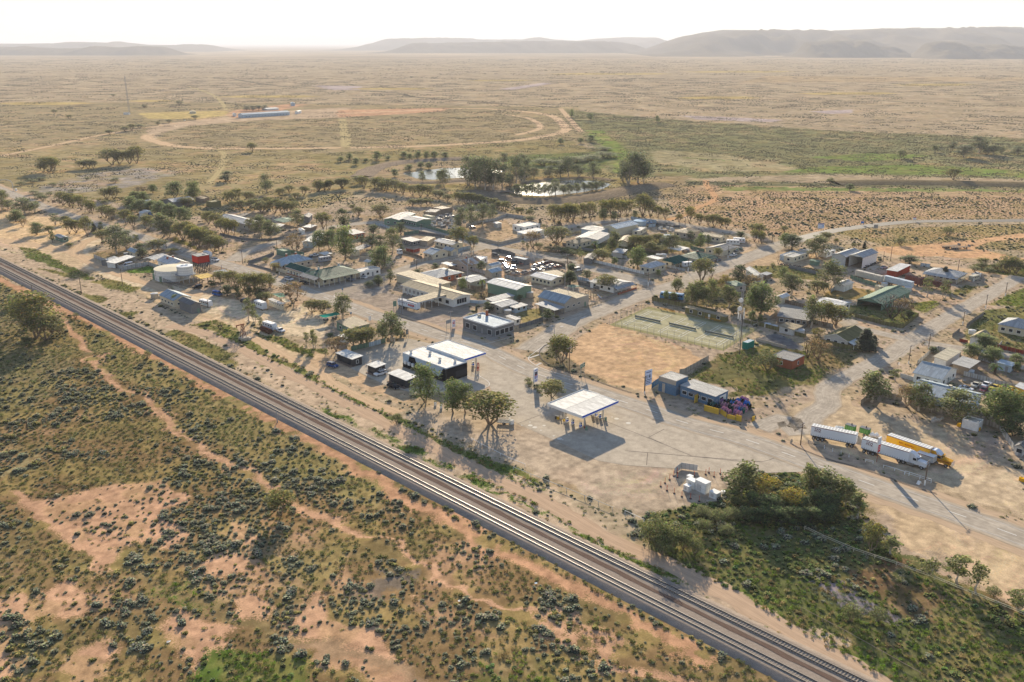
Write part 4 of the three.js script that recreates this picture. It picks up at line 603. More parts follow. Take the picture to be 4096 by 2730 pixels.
H('D','house','cream hip roofed cottage behind the weeping pepper tree',[868,1038,1010,1066,1202,1018],{h:3.1,rise:1.7,roof:'hip',rc:'pale',wc:'cream',win:[3,2],door:'z'});H('D','shed','small corrugated shed inside the weedy yard',[578,880,690,900,748,852],{h:2.8,rise:.4,roof:'skillion',rc:'zinc',wc:'sheet',win:[0,0],openSide:'z'});H('D','shed','grey low shed behind the white fence',[252,935,345,965,400,905],{h:2.7,rise:.8,rc:'ash',wc:'ash',win:[0,0]});
H('D','shed','grey gabled shed on the corner behind the dark round tree',[2085,1068,2205,1160,2270,1132],{h:3.2,rise:1.1,rc:'zinc',wc:'white',win:[0,0]});H('D','house','low cottage with a green and blue roof by the wattles',[1852,1218,1985,1272,2068,1240],{h:3,rise:.9,roof:'hip',rc:'sage',wc:'stone',win:[1,1]});H('D','shed','low pale lean to behind the weeping pepper tree',[960,938,1090,968,1160,948],{h:2.4,rise:.2,roof:'skillion',rc:'white',wc:'stone',win:[0,0]});H('D','shed','low outbuilding with a grey roof at the caravans',[1100,700,1190,720,1260,690],{h:2.7,rise:.3,roof:'skillion',rc:'sky',wc:'stone',win:[0,0]});
H('E','machine_shed','left big steel machine shed with open gable',[686,690,830,708,935,655],{h:5.6,rise:1.5,ridge:'x',rc:'zinc',wc:'sheet',win:[0,0],openSide:'z',cat:'shed'});H('E','machine_shed','right big steel machine shed with white side wall and open front',[848,692,975,713,1108,665],{h:6,rise:1.6,ridge:'x',rc:'zinc',wc:'white',win:[0,0],openSide:'x',cat:'shed'});
H('E','cabin','long cream transportable cabin left of the pale gum',[328,688,372,712,465,660],{h:3,roof:'flat',rc:'sheet',wc:'cream',win:[4,1]});H('E','container','blue ended container beside the cream cabin',[280,682,322,700,395,655],{h:2.7,roof:'flat',rc:'sheet',wc:'sky',win:[0,0]});H('E','shelter','tan lean to joined to the cream cabin',[420,645,490,672,565,655],{h:2.7,rise:.3,roof:'skillion',rc:'sheet',open:true});H('E','shed','tiny green shed before the machine sheds',[508,735,585,750,602,738],{h:2.3,rise:.2,roof:'skillion',rc:'sage',wc:'sage',win:[0,0]});H('E','site_hut','row of low white huts behind the pale gum',[600,655,660,672,730,645],{h:2.6,roof:'flat',rc:'white',wc:'white',win:[2,0],cat:'hut'});
H('E','workshop','workshop with red container walls and an iron roof',[1178,812,1270,832,1400,785],{h:3.2,rise:.6,roof:'skillion',fall:'x',rc:'pale',wc:'red',win:[0,0],cat:'shed'});H('E','house','long hip roofed house with a weathered grey roof at the east edge',[1503,828,1800,880,1885,850],{h:3.1,rise:1.9,roof:'hip',rc:'zinc',wc:'cream',win:[2,5],minX:12,ver:[['x',2,'sheet',6]]});H('E','carport','tan flat carport at the end of the long hipped house',[1780,872,1830,895,1905,870],{h:2.7,rise:.2,roof:'skillion',rc:'tan',open:true});
H('J','garage','white gabled garage on the dry lawn',[120,237,242,272,332,225],{h:3,rise:1,rc:'sheet',wc:'white',win:[0,0],roller:['z',2,2.4,2.2],rollerC:'white'});H('J','house','wide house with half blue half green roof behind the leafless tree',[398,455,665,482,992,328],{h:3.1,rise:1.9,ridge:'x',rc:'sage',wc:'sage',win:[3,1],openSide:'x',minZ:12});H('J','house','low white house with open carport end by the dry lawn',[-90,445,200,508,352,462],{h:2.9,rise:.6,rc:'pale',wc:'white',win:[2,0]});H('J','shed','cream cubicle shed by the round white tank',[585,262,640,282,660,268],{h:2.4,roof:'flat',rc:'cream',wc:'cream',win:[1,0]});
H('J','house','cream house with a blue grey hipped roof at the right edge',[1972,708,2300,765,2500,705],{h:3.4,rise:2.2,roof:'hip',rc:'zinc',wc:'cream',win:[2,3]});H('J','shed','tan gabled shed with white walls by the red gate',[1648,858,1790,880,1985,830],{h:2.9,rise:1.2,rc:'tan',ridge:'x',wc:'white',win:[0,0]});
H('J','house','large white house with blue grey gabled roofs beside the side street',[993,1268,1352,1340,1602,1232],{h:3.4,rise:2.5,roof:'gable',ridge:'z',rc:'blue',wc:'white',win:[3,3],door:'z'});H('J','house_wing','tan and pale flat roofed rear wing of the large white house',[1450,1165,1665,1212,1888,1195].map((v,i)=>i===4?1890:i===5?1150:v),{h:3,rise:.4,roof:'skillion',rc:'sheet',wc:'brown',win:[0,0],cat:'building'});H('J','shed','long pale ribbed roof behind the large white house',[1250,1085,1405,1125,1760,1085].map((v,i)=>i===4?1700:i===5?1045:v),{h:3.2,rise:.5,roof:'skillion',rc:'cream',wc:'white',win:[0,0]});H('J','shed','small blue walled shed by the palm',[1985,1140,2150,1190,2240,1160],{h:2.6,rise:.3,roof:'skillion',rc:'sky',wc:'sky',win:[1,0],door:'x'});
H('O','warehouse','big shed with a blue grey gable roof behind the truck stop fence',[770,372,1560,560,1640,412].map((v,i)=>i===4?1700:i===5?440:v),{h:4,rise:2,rc:'blue',wc:'sky',win:[0,0],ac:[[.1,.1]],minX:14,ridge:'z',door:'x',doorC:'dark',doorW:2.4,doorH:3});H('O','container','white shipping container behind yellow and black blocks',[1470,762,1702,805,1725,748],{h:2.7,roof:'flat',rc:'sheet',wc:'white',win:[0,0]});H('O','shed','small grey shed behind the white container',[1560,695,1760,752,1802,702],{h:2.4,rise:.4,roof:'skillion',rc:'ash',wc:'stone',win:[0,0]});H('O','shed','yellow walled shed at the right edge of the wreck yard',[2175,322,2290,358,2400,310],{h:3.4,rise:.4,roof:'skillion',rc:'white',wc:'yellow',win:[0,0]});H('O','hut','pale hut with a grey roof at the right edge of the truck stop',[2165,1092,2300,1130,2400,1085],{h:2.9,rise:.9,rc:'ash',wc:'sheet',win:[1,1],door:'x'});
H('I','house','olive roofed house behind the olive fence',[1560,835,1838,908,2010,792],{h:3,rise:2,ridge:'x',rc:'olive',wc:'sheet',win:[0,3],trim:'white',ver:[['z',2.4,'sky',4]]});H('I','shed','rusty tan flat roofed shed between white tanks',[1028,732,1218,772,1308,722],{h:2.7,rise:.3,roof:'skillion',rc:'tan',wc:'sheet',win:[1,1]});H('I','building','long low dark walled block with a tan roof',[1040,582,1392,668,1432,560],{h:2.8,rise:.5,roof:'skillion',rc:'grey',wc:'brown',win:[1,5],minX:8});
H('I','hut','red brick hut with a flat grey roof on the weedy block',[985,1052,1200,1128,1332,1060],{h:3.4,roof:'flat',rc:'grey',wc:'brick',trim:'grey',parapet:.25,win:[1,1],winW:.8,over:0,cat:'hut'});H('I','equipment_hut','teal green equipment hut beside the phone mast',[634,905,690,922,752,885],{h:2.8,roof:'flat',rc:'sky',wc:'teal',trim:'teal',parapet:.15,win:[0,0],cat:'hut'});H('I','shed','white gabled shed behind the great spreading gum',[1008,388,1085,412,1170,375],{h:3,rise:.9,rc:'white',wc:'cream',win:[0,0]});H('I','clubroom','long low clubroom along the back of the tennis courts',[-60,525,430,628,482,606],{h:2.6,rise:.3,roof:'skillion',rc:'tan',wc:'olive',win:[0,4],doorC:'white',door:'x',cat:'building'});H('I','shed','brown lean to beside the grey gabled corner shed',[845,130,905,150,985,128],{h:2.4,rise:.3,roof:'skillion',rc:'zinc',wc:'brown',win:[0,0]});
H('M','shop','tall end of the old blue painted shop with peeling boards',[335,208,592,290,788,216],{h:5.4,roof:'flat',rc:'sheet',wc:'bluewall',trim:'stone',parapet:.2,win:[0,0],over:0,done:(t,F,q,h)=>{cube('sign_band',wallM('stone'),t,-q.w/2-.04,h-1.6,0,.08,1.5,q.d);cube('door',paintM('stone'),t,-q.w/2-.04,0,-q.d*.2,.1,3.2,1.1);}});H('M','shop_wing','long low wing of the old blue shop with windows',[665,352,1190,527,1392,430],{h:3.7,rise:.3,roof:'skillion',rc:'sheet',wc:'bluewall',win:[1,5],winY:1.2,winW:1.8,over:.15,cat:'building',done:(t,F,q,h)=>{cube('porch',wallM('yellow'),t,-q.w/2-1,0,q.d*.02,1.9,3,.2);cube('porch_roof',roofM('ash'),t,-q.w/2-1,3.05,-q.d*.02-.6,2.2,.12,2.6);cube('white_panel',wallM('white'),t,q.w*.1,.6,q.d/2+.03,q.w*.5,2.4,.05);}});
H('W','fuel_store','black and pale blue fuel station store with flat white roof',[1018,1034,1520,1212,1745,1128],{h:5.4,roof:'flat',rc:'white',wc:'sky',trim:'white',parapet:.25,win:[0,0],over:0,cat:'shop',done:(t,F,q,h)=>{
const D=q.d,W=q.w;const blk=paintM('black'),cl=wallM('dark');
cube('black_wall',blk,t,0,0,D/2+.04,W,h-.35,.06);
const tri=(a,b,c,d,nm)=>{const m=new MB();m.quad([-W/2-.05,0,a],[-W/2-.05,0,b],[-W/2-.05,h-.4,c],[-W/2-.05,h-.4,d]);part(nm,m.geo(),blk,t);};
tri(D/2-1,D/2,D/2,D/2-.4,'black_panel');tri(D/2-4.6,D/2-1,D/2-.4,D/2-1.4,'black_panel');tri(-D/2+2.2,-D/2+9.4,-D/2+7,-D/2+4,'black_panel');
cube('plinth',blk,t,-W/2-.1,0,0,.12,1.5,D);windowOn(t,'z',{w:W,d:D+.12},W*.2,1,5.4,2.2,'black');for(let i=0;i<3;i++)cube('air_conditioner',paintM('white'),t,-W/2-.45,1.6,-D/2+2+i*2.1,.6,1.2,1.1);
for(const[x,z]of[[-.3,-.8],[.1,-.3],[-.1,.35],[.2,.75]]){const v=cube('roof_vent',paintM('white'),t,x*W,h,z*D/2,.7,.8,.7);cube('cowl',paintM('grey'),v,0,.5,0,1.3,.2,1.3);}
}});
for(const[c,nm]of[[[255,1034,452,1112,582,1076],'first black cabin with deck, farthest left of the three by the fuel store'],[[588,1172,716,1208,822,1160],'smallest black cabin, middle of the three by the fuel store'],[[838,1268,1068,1352,1185,1302],'third black cabin with deck, nearest the pepper tree']])
H('W','cabin',nm,c,{h:3.1,rise:.3,roof:'skillion',fall:'x',rc:'white',wc:'dark',win:[1,0],winW:.9,done:(t,F,q,h)=>{cube('deck',lam('deck_timber',{color:rgb(.2,.145,.11)}),t,-q.w/2+.2,.02,0,2.6,.25,q.d);cube('dark_glass',glassM,t,-q.w/2-.05,.4,0,.05,2.1,q.d*.8);cube('screen',lam('deck_timber',{}),t,-q.w/2-1.1,.25,q.d/2-.05,.05,1.1,.06);}});
// ---- fences
function fence(z,list,h,col,label,style='sheet',seg=3){
const P=pts(z,list),pos=P[0],t=thing(style==='sheet'?'fence':style==='rail'?'rail_fence':style==='net'?'netting_fence':style==='wall'?'garden_wall':'picket_fence',label,style==='wall'?'wall':'fence',[pos[0],0,pos[1]]);
const mat=style==='sheet'?lam('fence_'+col,{map:sheetTex,color:rgb(...PAL[col])}):style==='wall'?wallM(col):paintM(col),pm=paintM(style==='rail'?col:style==='net'?'grey':col==='white'?'white':'brown');
LANES.push([P,1.2]);
for(let i=0;i+1<P.length;i++){
const a=P[i],b=P[i+1],L=Math.hypot(b[0]-a[0],b[1]-a[1]),n=Math.max(1,Math.round(L/seg)),ry=Math.atan2(-(b[1]-a[1]),b[0]-a[0]),l=L/n;
for(let k=0;k<n;k++){
const x=lerp(a[0],b[0],(k+.5)/n)-pos[0],zz=lerp(a[1],b[1],(k+.5)/n)-pos[1],px_=lerp(a[0],b[0],k/n)-pos[0],pz=lerp(a[1],b[1],k/n)-pos[1];
if(style==='sheet'||style==='wall'){const q=cube('panel',mat,t,x,0,zz,l*.985,h*(style==='wall'?1:rr(.97,1.03)),style==='wall'?.2:.05,ry);if(style==='sheet')q.rotation.x=0;cube('post',pm,t,px_,0,pz,.1,h+.08,.1,ry);}
else if(style==='rail'){cube('post',mat,t,px_,0,pz,.12,h,.12,ry);cube('rail',mat,t,x,h-.1,zz,l,.1,.07,ry);if(h>.9)cube('rail',mat,t,x,h*.5,zz,l,.08,.06,ry);}
else if(style==='net'){cube('post',mat,t,px_,0,pz,.09,h,.09,ry);cube('top_rail',mat,t,x,h-.05,zz,l,.05,.05,ry);cube('wire',mat,t,x,h*.5,zz,l,.02,.02,ry);cube('wire',mat,t,x,.1,zz,l,.02,.02,ry);}
else{cube('rail',mat,t,x,h*.75,zz,l,.08,.05,ry);cube('rail',mat,t,x,h*.3,zz,l,.08,.05,ry);const m=Math.max(2,Math.round(l/.5));for(let q=0;q<m;q++){const s=(q+.5)/m-.5;cube('picket',mat,t,x+Math.cos(ry)*s*l,.05,zz-Math.sin(ry)*s*l,.1,h,.05,ry);}}
}
if(i+2===P.length)cube('post',pm,t,b[0]-pos[0],0,b[1]-pos[1],.1,h,.1,ry);
}
return t;
}
fence('A',[1070,945,1230,1010,1400,1090,1540,1055,1690,1030],2,'zinc','grey iron fence round the walled railway cottage yard');
fence('A',[1690,1025,1760,1052,1860,1085],1.8,'sheet','pale iron fence below the old stone house');
fence('F',[220,150,290,175,460,235,620,295,700,312,770,300,880,268],2.2,'dark','dark security fence round the white water tanks','picket',4);
fence('F',[980,60,1040,80,1160,110],1.9,'brown','brown pole fence by the red water tank','picket',4);
fence('B',[1010,1095,1075,1112,1130,1130],1.8,'cream','cream banded wall at the corner of the hotel garden','wall');
fence('B',[695,1015,850,965,985,915],1.7,'ash','dark grey wall beside the blue roofed house','wall');
fence('B',[690,1018,800,1050,950,1090],.8,'ash','low grey kerb wall along the front of the blue roofed house','wall');
fence('B',[370,680,600,735,800,750,960,745,1100,720,1320,670],1.1,'ash','low dark wall along the back street in front of the thicket','wall',4);
fence('B',[1300,650,1440,630,1480,600],1.5,'stone','pale wall by the small white back street shed','wall');
fence('B',[1960,965,2090,965,2110,1000],1.6,'stone','stone wall behind the small white gabled shed','wall');
fence('B',[1140,880,1240,900,1330,915],1.7,'sage','green fence behind the blue roofed house');
fence('C',[0,570,90,590,170,620],1.7,'sky','pale blue iron fence at the left end of the back street');
fence('C',[330,690,500,665],2,'sage','green fence above the flat tan roofed house');fence('C',[500,670,700,700,850,730],1.7,'ash','dark iron fence behind the long low house');
fence('C',[525,590,700,640,880,690,1010,730,1170,770],2.1,'sage','green iron fence along the front of the junk yard');
fence('C',[1060,710,1180,740,1420,800,1560,765,1680,735],1.7,'stone','pale block wall round the fenced dirt lot','wall',4);
fence('C',[1640,745,1800,690,2000,625,2130,580],1.8,'brown','brown fence in front of the flat white house');
fence('C',[1040,590,1120,560,1370,520,1500,470,1640,490,1720,505],1.8,'sheet','pale iron fence behind the fenced dirt lot');
fence('C',[405,1035,560,985,700,955,820,915],1.8,'stone','weathered fence on the back street below the bluish cottage');fence('C',[820,915,925,890,1000,860,1090,840],1.9,'sky','bluish iron fence right of the cream gabled garage');fence('C',[310,890,420,915,540,965],1.6,'brown','brown fence round the red earth yard');fence('C',[355,870,440,890,510,870],1.7,'red','rusty red fence in the yard behind the bluish cottage');
fence('C',[1330,895,1420,885,1540,915,1600,940],2.2,'ash','tall iron fence at the back of the wrecking yard');fence('C',[1760,970,1825,990],2,'zinc','short iron fence right of the wrecking yard container');fence('C',[1920,990,2050,1020,2170,1050],1.8,'brown','brown fence behind the parked wrecks');
fence('C',[1085,1085,1220,1120,1360,1160,1440,1180],1.9,'sheet','pale iron fence between the small sheds and the green shed');fence('C',[1480,1175,1600,1215,1700,1205,1800,1170],2,'zinc','patched iron fence behind the green shed');
fence('C',[430,1135,560,1165,680,1200],1.3,'white','white wall in front of the brick house','wall',4);fence('C',[1085,1460,1180,1470,1290,1465],1.5,'sky','pale blue wall right of the motel gable','wall');fence('C',[1060,1290,1160,1310,1240,1300],1.6,'brown','brown paling fence behind the masted shed');
fence('D',[0,800,170,845,370,880],1.5,'ash','dark wall in front of the tan hip roofed house','wall',4);fence('D',[295,985,500,1030,700,1080,930,1135],1.5,'white','long white fence on the back street corner');fence('D',[550,920,640,945,740,955],1.7,'zinc','grey iron fence beside the small corrugated shed');
fence('D',[780,505,900,530,1070,550,1060,590,980,600],2,'sky','pale blue iron fence behind the big pale blue shed');fence('D',[640,690,760,660,820,635],2,'sky','pale blue iron fence at the foot of the big pale blue shed');fence('D',[40,700,140,675,255,655],1.6,'tan','tan fence beside the rear cross street');fence('D',[1070,575,1190,595,1340,600],1.6,'ash','dark fence behind the wide tan roofed house');
fence('D',[0,905,80,925,180,960],1,'ash','low wire fence on the grassy corner','rail',4);fence('D',[630,1370,740,1335,845,1300],.8,'brick','low red brick wall before the verandah house','wall');fence('D',[180,1245,300,1280,420,1310],1.6,'ash','dark fence behind the picnic shelter');fence('D',[160,1190,230,1205,300,1220],1.6,'sky','pale fence in the weedy corner lot');fence('D',[1190,1050,1300,1075,1400,1100],1.2,'zinc','low iron fence beside the white caravan');fence('D',[1020,1440,1200,1480,1500,1540,1750,1590],2.2,'olive','olive fence behind the tennis courts');
fence('D',[1460,840,1540,860,1620,880],1.7,'sage','green fence beside the bright green rounded tree');fence('D',[900,850,1000,880,1100,900,1200,880],1.6,'brown','brown fence among the middle yards');
fence('E',[335,800,450,825,600,860],1.6,'ash','dark wall behind the row of old tyres','wall',4);fence('J',[300,180,430,230,520,255,600,280],1.9,'sage','green fence behind the dry lawn');fence('J',[80,345,130,310,190,275],1.8,'zinc','grey fence at the left of the white garage');fence('J',[1100,45,1210,55,1210,40],1.8,'sky','pale blue fence at the end of the workshop');fence('J',[1700,225,1750,195,1790,160],1.8,'white','white curved fence round the caravan at the crossroads');
fence('J',[285,610,480,660,700,720,900,755],1.7,'olive','long olive fence along the lane');fence('J',[900,755,980,690,1080,615],1.7,'olive','olive fence turning up the side street');fence('J',[1120,585,1200,530,1320,470],1,'brown','low timber fence at the lawn corner','rail',3);fence('J',[1250,415,1330,440,1400,440],1,'brown','old timber rails below the twin trees','rail',3);
fence('J',[0,925,200,975,400,1015,450,1020],1.7,'olive','olive fence in front of the olive roofed house');fence('I',[890,745,1100,800,1350,865],1.7,'olive','olive fence right of the tennis courts');fence('I',[640,690,760,715,880,740],1.7,'olive','short olive fence at the back corner of the courts');fence('I',[870,620,940,655,1035,580],1.6,'stone','pale block wall by the long dark building','wall');fence('I',[1300,775,1360,735,1410,690],1.6,'ash','dark fence behind the rusty tan shed');fence('I',[1420,690,1550,720,1660,745],1.6,'stone','grey fence under the mallees by the lane');fence('I',[1070,450,1200,490,1340,520],1.7,'brown','brown and olive fence along the lane corner');fence('I',[785,895,920,930,985,950,1125,985],1.2,'stone','old low block wall by the dark sealed pad','wall');
fence('J',[1625,745,1720,670,1820,610],1.7,'ash','dark fence on the weedy right hand block');fence('J',[1465,855,1550,790],1.6,'ash','short dark fence by the red gate');fence('J',[1870,960,2000,985,2281,1050,2400,1085],1.6,'red','long dark red fence along the right hand lane');fence('J',[1545,905,1640,925],1.3,'red','small red gate by the tan shed');fence('J',[1930,960,1990,970,2030,925],1.2,'stone','low grey wall behind the tan shed','wall');
fence('J',[1065,1165,1130,1110,1225,1030,1300,1000,1420,1030,1560,1055],1.6,'sheet','white walled fence round the large white house');fence('J',[1590,1290,1750,1330,1950,1390,2190,1445],1.7,'zinc','old grey fence above the wreck yard');fence('J',[1760,1105,1900,1150,1990,1170],1.6,'zinc','grey fence behind the palm yard');fence('J',[2160,1200,2281,1225,2400,1250],1.6,'white','white fence at the far right of the palm yard');fence('J',[920,1285,1000,1220,1060,1180],.9,'brown','low timber rails on the verge of the large white house','rail',3);fence('J',[870,1310,960,1335,1030,1355],1.5,'sheet','pale wall at the corner of the large white house','wall');
fence('O',[155,565,230,500,310,420],2,'stone','weathered fence at the truck stop corner under the gum');fence('O',[310,425,520,475,690,510],2,'stone','left part of the grey fence behind the truck stop');fence('O',[775,545,1000,610,1230,660,1420,710,1530,745],2,'stone','long pale fence behind the truck stop trees');fence('O',[1700,790,1830,830,1960,870],2,'stone','pale fence between the white container and the great tree');fence('O',[1960,865,2040,990,2110,1090,2180,1200],2,'sheet','pale iron fence down the right side of the truck stop');
fence('M',[640,185,720,170,800,125,900,70,1000,15,1080,-30],2,'stone','grey panel fence between the dirt lot and the weedy block');fence('M',[215,405,265,365,320,330],2.2,'bluewall','blue board fence at the end of the old blue shop');
fence('M',[1013,735,1240,800],2,'yellow','first yellow wall panel holding the cable reels','wall',20);fence('M',[1248,770,1355,842],1.6,'yellow','second yellow wall panel, leaning inwards by the reels','wall',20);fence('M',[1362,850,1490,882],1.4,'yellow','third low yellow wall panel by the pink reels','wall',20);fence('M',[1495,885,1585,908],2,'yellow','fourth yellow wall panel at the right of the reels','wall',20);fence('M',[1738,905,1785,885],1.6,'yellow','lone yellow wall panel past the reels','wall',20);
fence('W',[440,1010,640,965],1.9,'sage','green fence behind the cabins');fence('W',[640,968,780,930],1.9,'sky','pale blue fence panels between two green ones');fence('W',[780,930,832,912],1.9,'sage','short green fence by the flat bed trailer');
fence('H',[215,755,350,715,490,665],1.8,'ash','dark iron fence between the shop and the dark tree');fence('H',[1150,430,1270,400,1340,360],1.2,'ash','dark pool fence by the playground','picket',3);
fence('K',[1675,1040,1780,1100,1880,1150,2000,1210,2120,1270,2281,1335],.9,'white','white pipe rail along the bank above the railway','rail',4);fence('Q',[0,705,90,745,175,785],.9,'white','end of the white pipe rail by the tall shrubs','rail',4);fence('T',[900,0,1050,60,1200,120,1318,170],.9,'sheet','pale pipe rail beside the dirt lot above the line','rail',6);
fence('V',[393,253,470,290,600,345,780,405,940,465,1100,530,1318,618],1,'cream','long pale pipe rail through the green growth at the lower right','rail',6);fence('V',[380,595,560,690,720,780,880,870],.8,'brown','old wire fence in the green growth above the line','rail',6);
fence('N',[1020,815,1120,840],1,'white','short white rail by the red price sign','rail',2.5);fence('N',[1255,890,1400,930,1530,975],.9,'white','white rail left part along the truck stop','rail',3);fence('N',[1535,980,1590,995,1730,1042,1878,1090],1.2,'white','white pole fence along the front of the truck stop','rail',2);fence('N',[275,575,380,625,490,640],1.1,'ash','wire fence at the truck stop corner','rail',3);
// ---- tennis courts
{
const A=at('I',-715,560),W_=(x,y)=>at('H',x,y),c0=W_(1245,715),c1=W_(1690,505),c3=at('I',410,1012),c2=[c1[0]+c3[0]-c0[0],c1[1]+c3[1]-c0[1]];
const quad=[c0,c1,c2,c3],mid=[(c0[0]+c2[0])/2,(c0[1]+c2[1])/2],grow=(k)=>quad.map(([x,z])=>[mid[0]+(x-mid[0])*k,mid[1]+(z-mid[1])*k]);
PLOTS.push(grow(1.02));
struct('court_surround',slab(grow(1),.03),lam('court_edge',{map:concreteTex,color:rgb(.62,.66,.42)}),'olive green surround of the tennis courts');
const uv=(a,b)=>[lerp(lerp(c0[0],c1[0],a),lerp(c3[0],c2[0],a),b),lerp(lerp(c0[1],c1[1],a),lerp(c3[1],c2[1],a),b)];
struct('tennis_court',slab([uv(.07,.03),uv(.9,.03),uv(.9,.97),uv(.07,.97)],.06),lam('court_paint',{map:concreteTex,color:rgb(.84,.9,.72)}),'pale green hard surface of three tennis courts');
const La=Math.hypot(c1[0]-c0[0],c1[1]-c0[1]),Lb=Math.hypot(c3[0]-c0[0],c3[1]-c0[1]),ma=.485,hl=11.885/La,hw=5.485/Lb,sw=4.115/Lb,sv=6.4/La;
const bar=(a1,b1,a2,b2,w=.16)=>strip([uv(a1,b1),uv(a2,b2)],w,.085);
const netM=lam('net_mesh',{color:rgb(.16,.175,.15)});
[.18,.5,.82].forEach((b,i)=>{
const lines=mergeGeometries([bar(ma-hl,b-hw,ma+hl,b-hw),bar(ma-hl,b+hw,ma+hl,b+hw),bar(ma-hl,b-hw,ma-hl,b+hw),bar(ma+hl,b-hw,ma+hl,b+hw),bar(ma-hl,b-sw,ma+hl,b-sw),bar(ma-hl,b+sw,ma+hl,b+sw),bar(ma-sv,b-sw,ma-sv,b+sw),bar(ma+sv,b-sw,ma+sv,b+sw),bar(ma-sv,b,ma+sv,b)].map((g)=>g.toNonIndexed()));
struct('court_marking',lines,M_LINE,'white lines of the '+['left','middle','right'][i]+' tennis court');
const p=uv(ma,b-hw-.9/Lb),q=uv(ma,b+hw+.9/Lb),L=Math.hypot(q[0]-p[0],q[1]-p[1]),t=thing('tennis_net','dark tennis net across the '+['left','middle','right'][i]+' court','net',[p[0],0,p[1]],Math.atan2(-(q[1]-p[1]),q[0]-p[0]));
cube('netting',netM,t,L/2,.15,0,L,.75,.02);cube('band',paintM('white'),t,L/2,.9,0,L,.07,.03);for(const x of[0,L])cube('post',paintM('dark'),t,x,0,0,.1,1.1,.1);
});
const fenceUV=(list,label)=>{const o=[0,0,1],F=ZONES.__=o;const fl=[];for(const[a,b]of list)fl.push(...uv(a,b));delete ZONES.__;const P=[];for(let i=0;i<fl.length;i+=2)P.push([fl[i],fl[i+1]]);const t=thing('netting_fence',label,'fence',[P[0][0],0,P[0][1]]),m=paintM('grey');for(let i=0;i+1<P.length;i++){const a=P[i],b=P[i+1],L=Math.hypot(b[0]-a[0],b[1]-a[1]),n=Math.round(L/3.2),ry=Math.atan2(-(b[1]-a[1]),b[0]-a[0]);for(let k=0;k<=n;k++)cube('post',m,t,lerp(a[0],b[0],k/n)-P[0][0],0,lerp(a[1],b[1],k/n)-P[0][1],.09,3.1,.09);cube('top_rail',m,t,(a[0]+b[0])/2-P[0][0],3.05,(a[1]+b[1])/2-P[0][1],L,.06,.06,ry);}};
fenceUV([[0,0],[0,1]],'tall netting fence along the front of the tennis courts');fenceUV([[0,0],[1,0]],'tall netting fence at the street end of the tennis courts');fenceUV([[0,1],[1,1]],'tall netting fence at the phone mast end of the courts');fenceUV([[1,0],[1,1]],'tall netting fence along the back of the tennis courts');
for(const[b,l]of[[.2,'left'],[.62,'right']]){const p=uv(.97,b),t=thing('bench','long orange timber bench at the back of the courts, the '+l+' one','bench',[p[0],0,p[1]],GRID+Math.PI/2);cube('seat',lam('bench_orange',{color:rgb(.5,.27,.04)}),t,0,.42,0,8,.06,.4);cube('backrest',mats.bench_orange,t,0,.75,.25,8,.25,.05);for(const x of[-3.5,0,3.5])cube('leg',paintM('grey'),t,x,0,0,.08,.42,.35);}
}
// ---- canopies and fuel gear
function canopy(z,c,h,label,o){
const F=frame(z,c,h,3,3),t=thing('fuel_canopy',label,'canopy',F.pos,F.phi),W=F.w/2,D=F.d/2;PLOTS.pop();
const b=new MB();if(o.split){b.quad([-W,h-.1,D],[W,h-.1,D],[W,h+.12,.06],[-W,h+.12,.06]);b.quad([-W,h+.12,-.06],[W,h+.12,-.06],[W,h-.1,-D],[-W,h-.1,-D]);}else b.quad([-W,h-.05,D],[W,h-.05,D],[W,h-.05,-D],[-W,h-.05,-D]);
b.quad([-W,h-.8,-D],[W,h-.8,-D],[W,h-.8,D],[-W,h-.8,D]);part('roof',b.geo(),roofM('white'),t);
if(o.split)cube('gutter',paintM('ash'),t,0,h-.02,0,F.w,.1,.3);
const wh=paintM('white'),bl=lam('canopy_blue',{color:rgb(.03,.09,.5)});
for(const s of[-1,1]){cube('fascia',wh,t,0,h-.85,s*(D+.06),F.w+.24,.95,.12);cube('fascia',wh,t,s*(W+.06),h-.85,0,.12,.95,F.d);}
cube('blue_band',bl,t,0,h-.55,D+.14,F.w+.3,.5,.05);cube('blue_band',bl,t,W+.14,h-.55,0,.05,.5,F.d);if(o.back)cube('blue_band',bl,t,0,h-.55,-D-.14,F.w,.5,.05);
for(const[x,zz]of o.posts){const q=cube('column',paintM('sheet'),t,x*W,0,zz*D,.34,h-.8,.34);cube('foot',paintM('stone'),q,0,-.5,0,2.4,.03,2.4);}
return[t,F];
}
const[,CAN2]=canopy('L',[548,622,1065,820,1575,578],5.6,'large white fuel canopy with a blue band standing alone on the forecourt',{split:true,back:true,posts:[[-.5,-.55],[-.5,.62],[.55,-.55],[.55,.62]]});
canopy('W',[1315,952,1735,1104,1958,1024],6,'white fuel canopy joined to the black and blue store',{posts:[[.55,.75],[.55,-.5],[-.8,.75],[-.8,-.5]]});
function pump(z,x,y,label,group){
const p=at(z,x,y),t=thing('fuel_pump',label,'pump',[p[0],0,p[1]],GRID,group);
cube('plinth',paintM('stone'),t,0,0,0,1.1,.15,.7);cube('cabinet',paintM('white'),t,0,.15,0,.9,1.6,.5);cube('blue_panel',lam('canopy_blue',{}),t,0,.5,.27,.7,.55,.05);cube('screen',glassM,t,0,1.3,.27,.6,.3,.05);cube('blue_panel',mats.canopy_blue,t,-.47,.5,0,.05,.5,.4);cube('hose',paintM('dark'),t,.5,.5,.1,.06,1.2,.06);cube('mast',paintM('grey'),t,-.4,1.75,0,.06,1.3,.06);
}
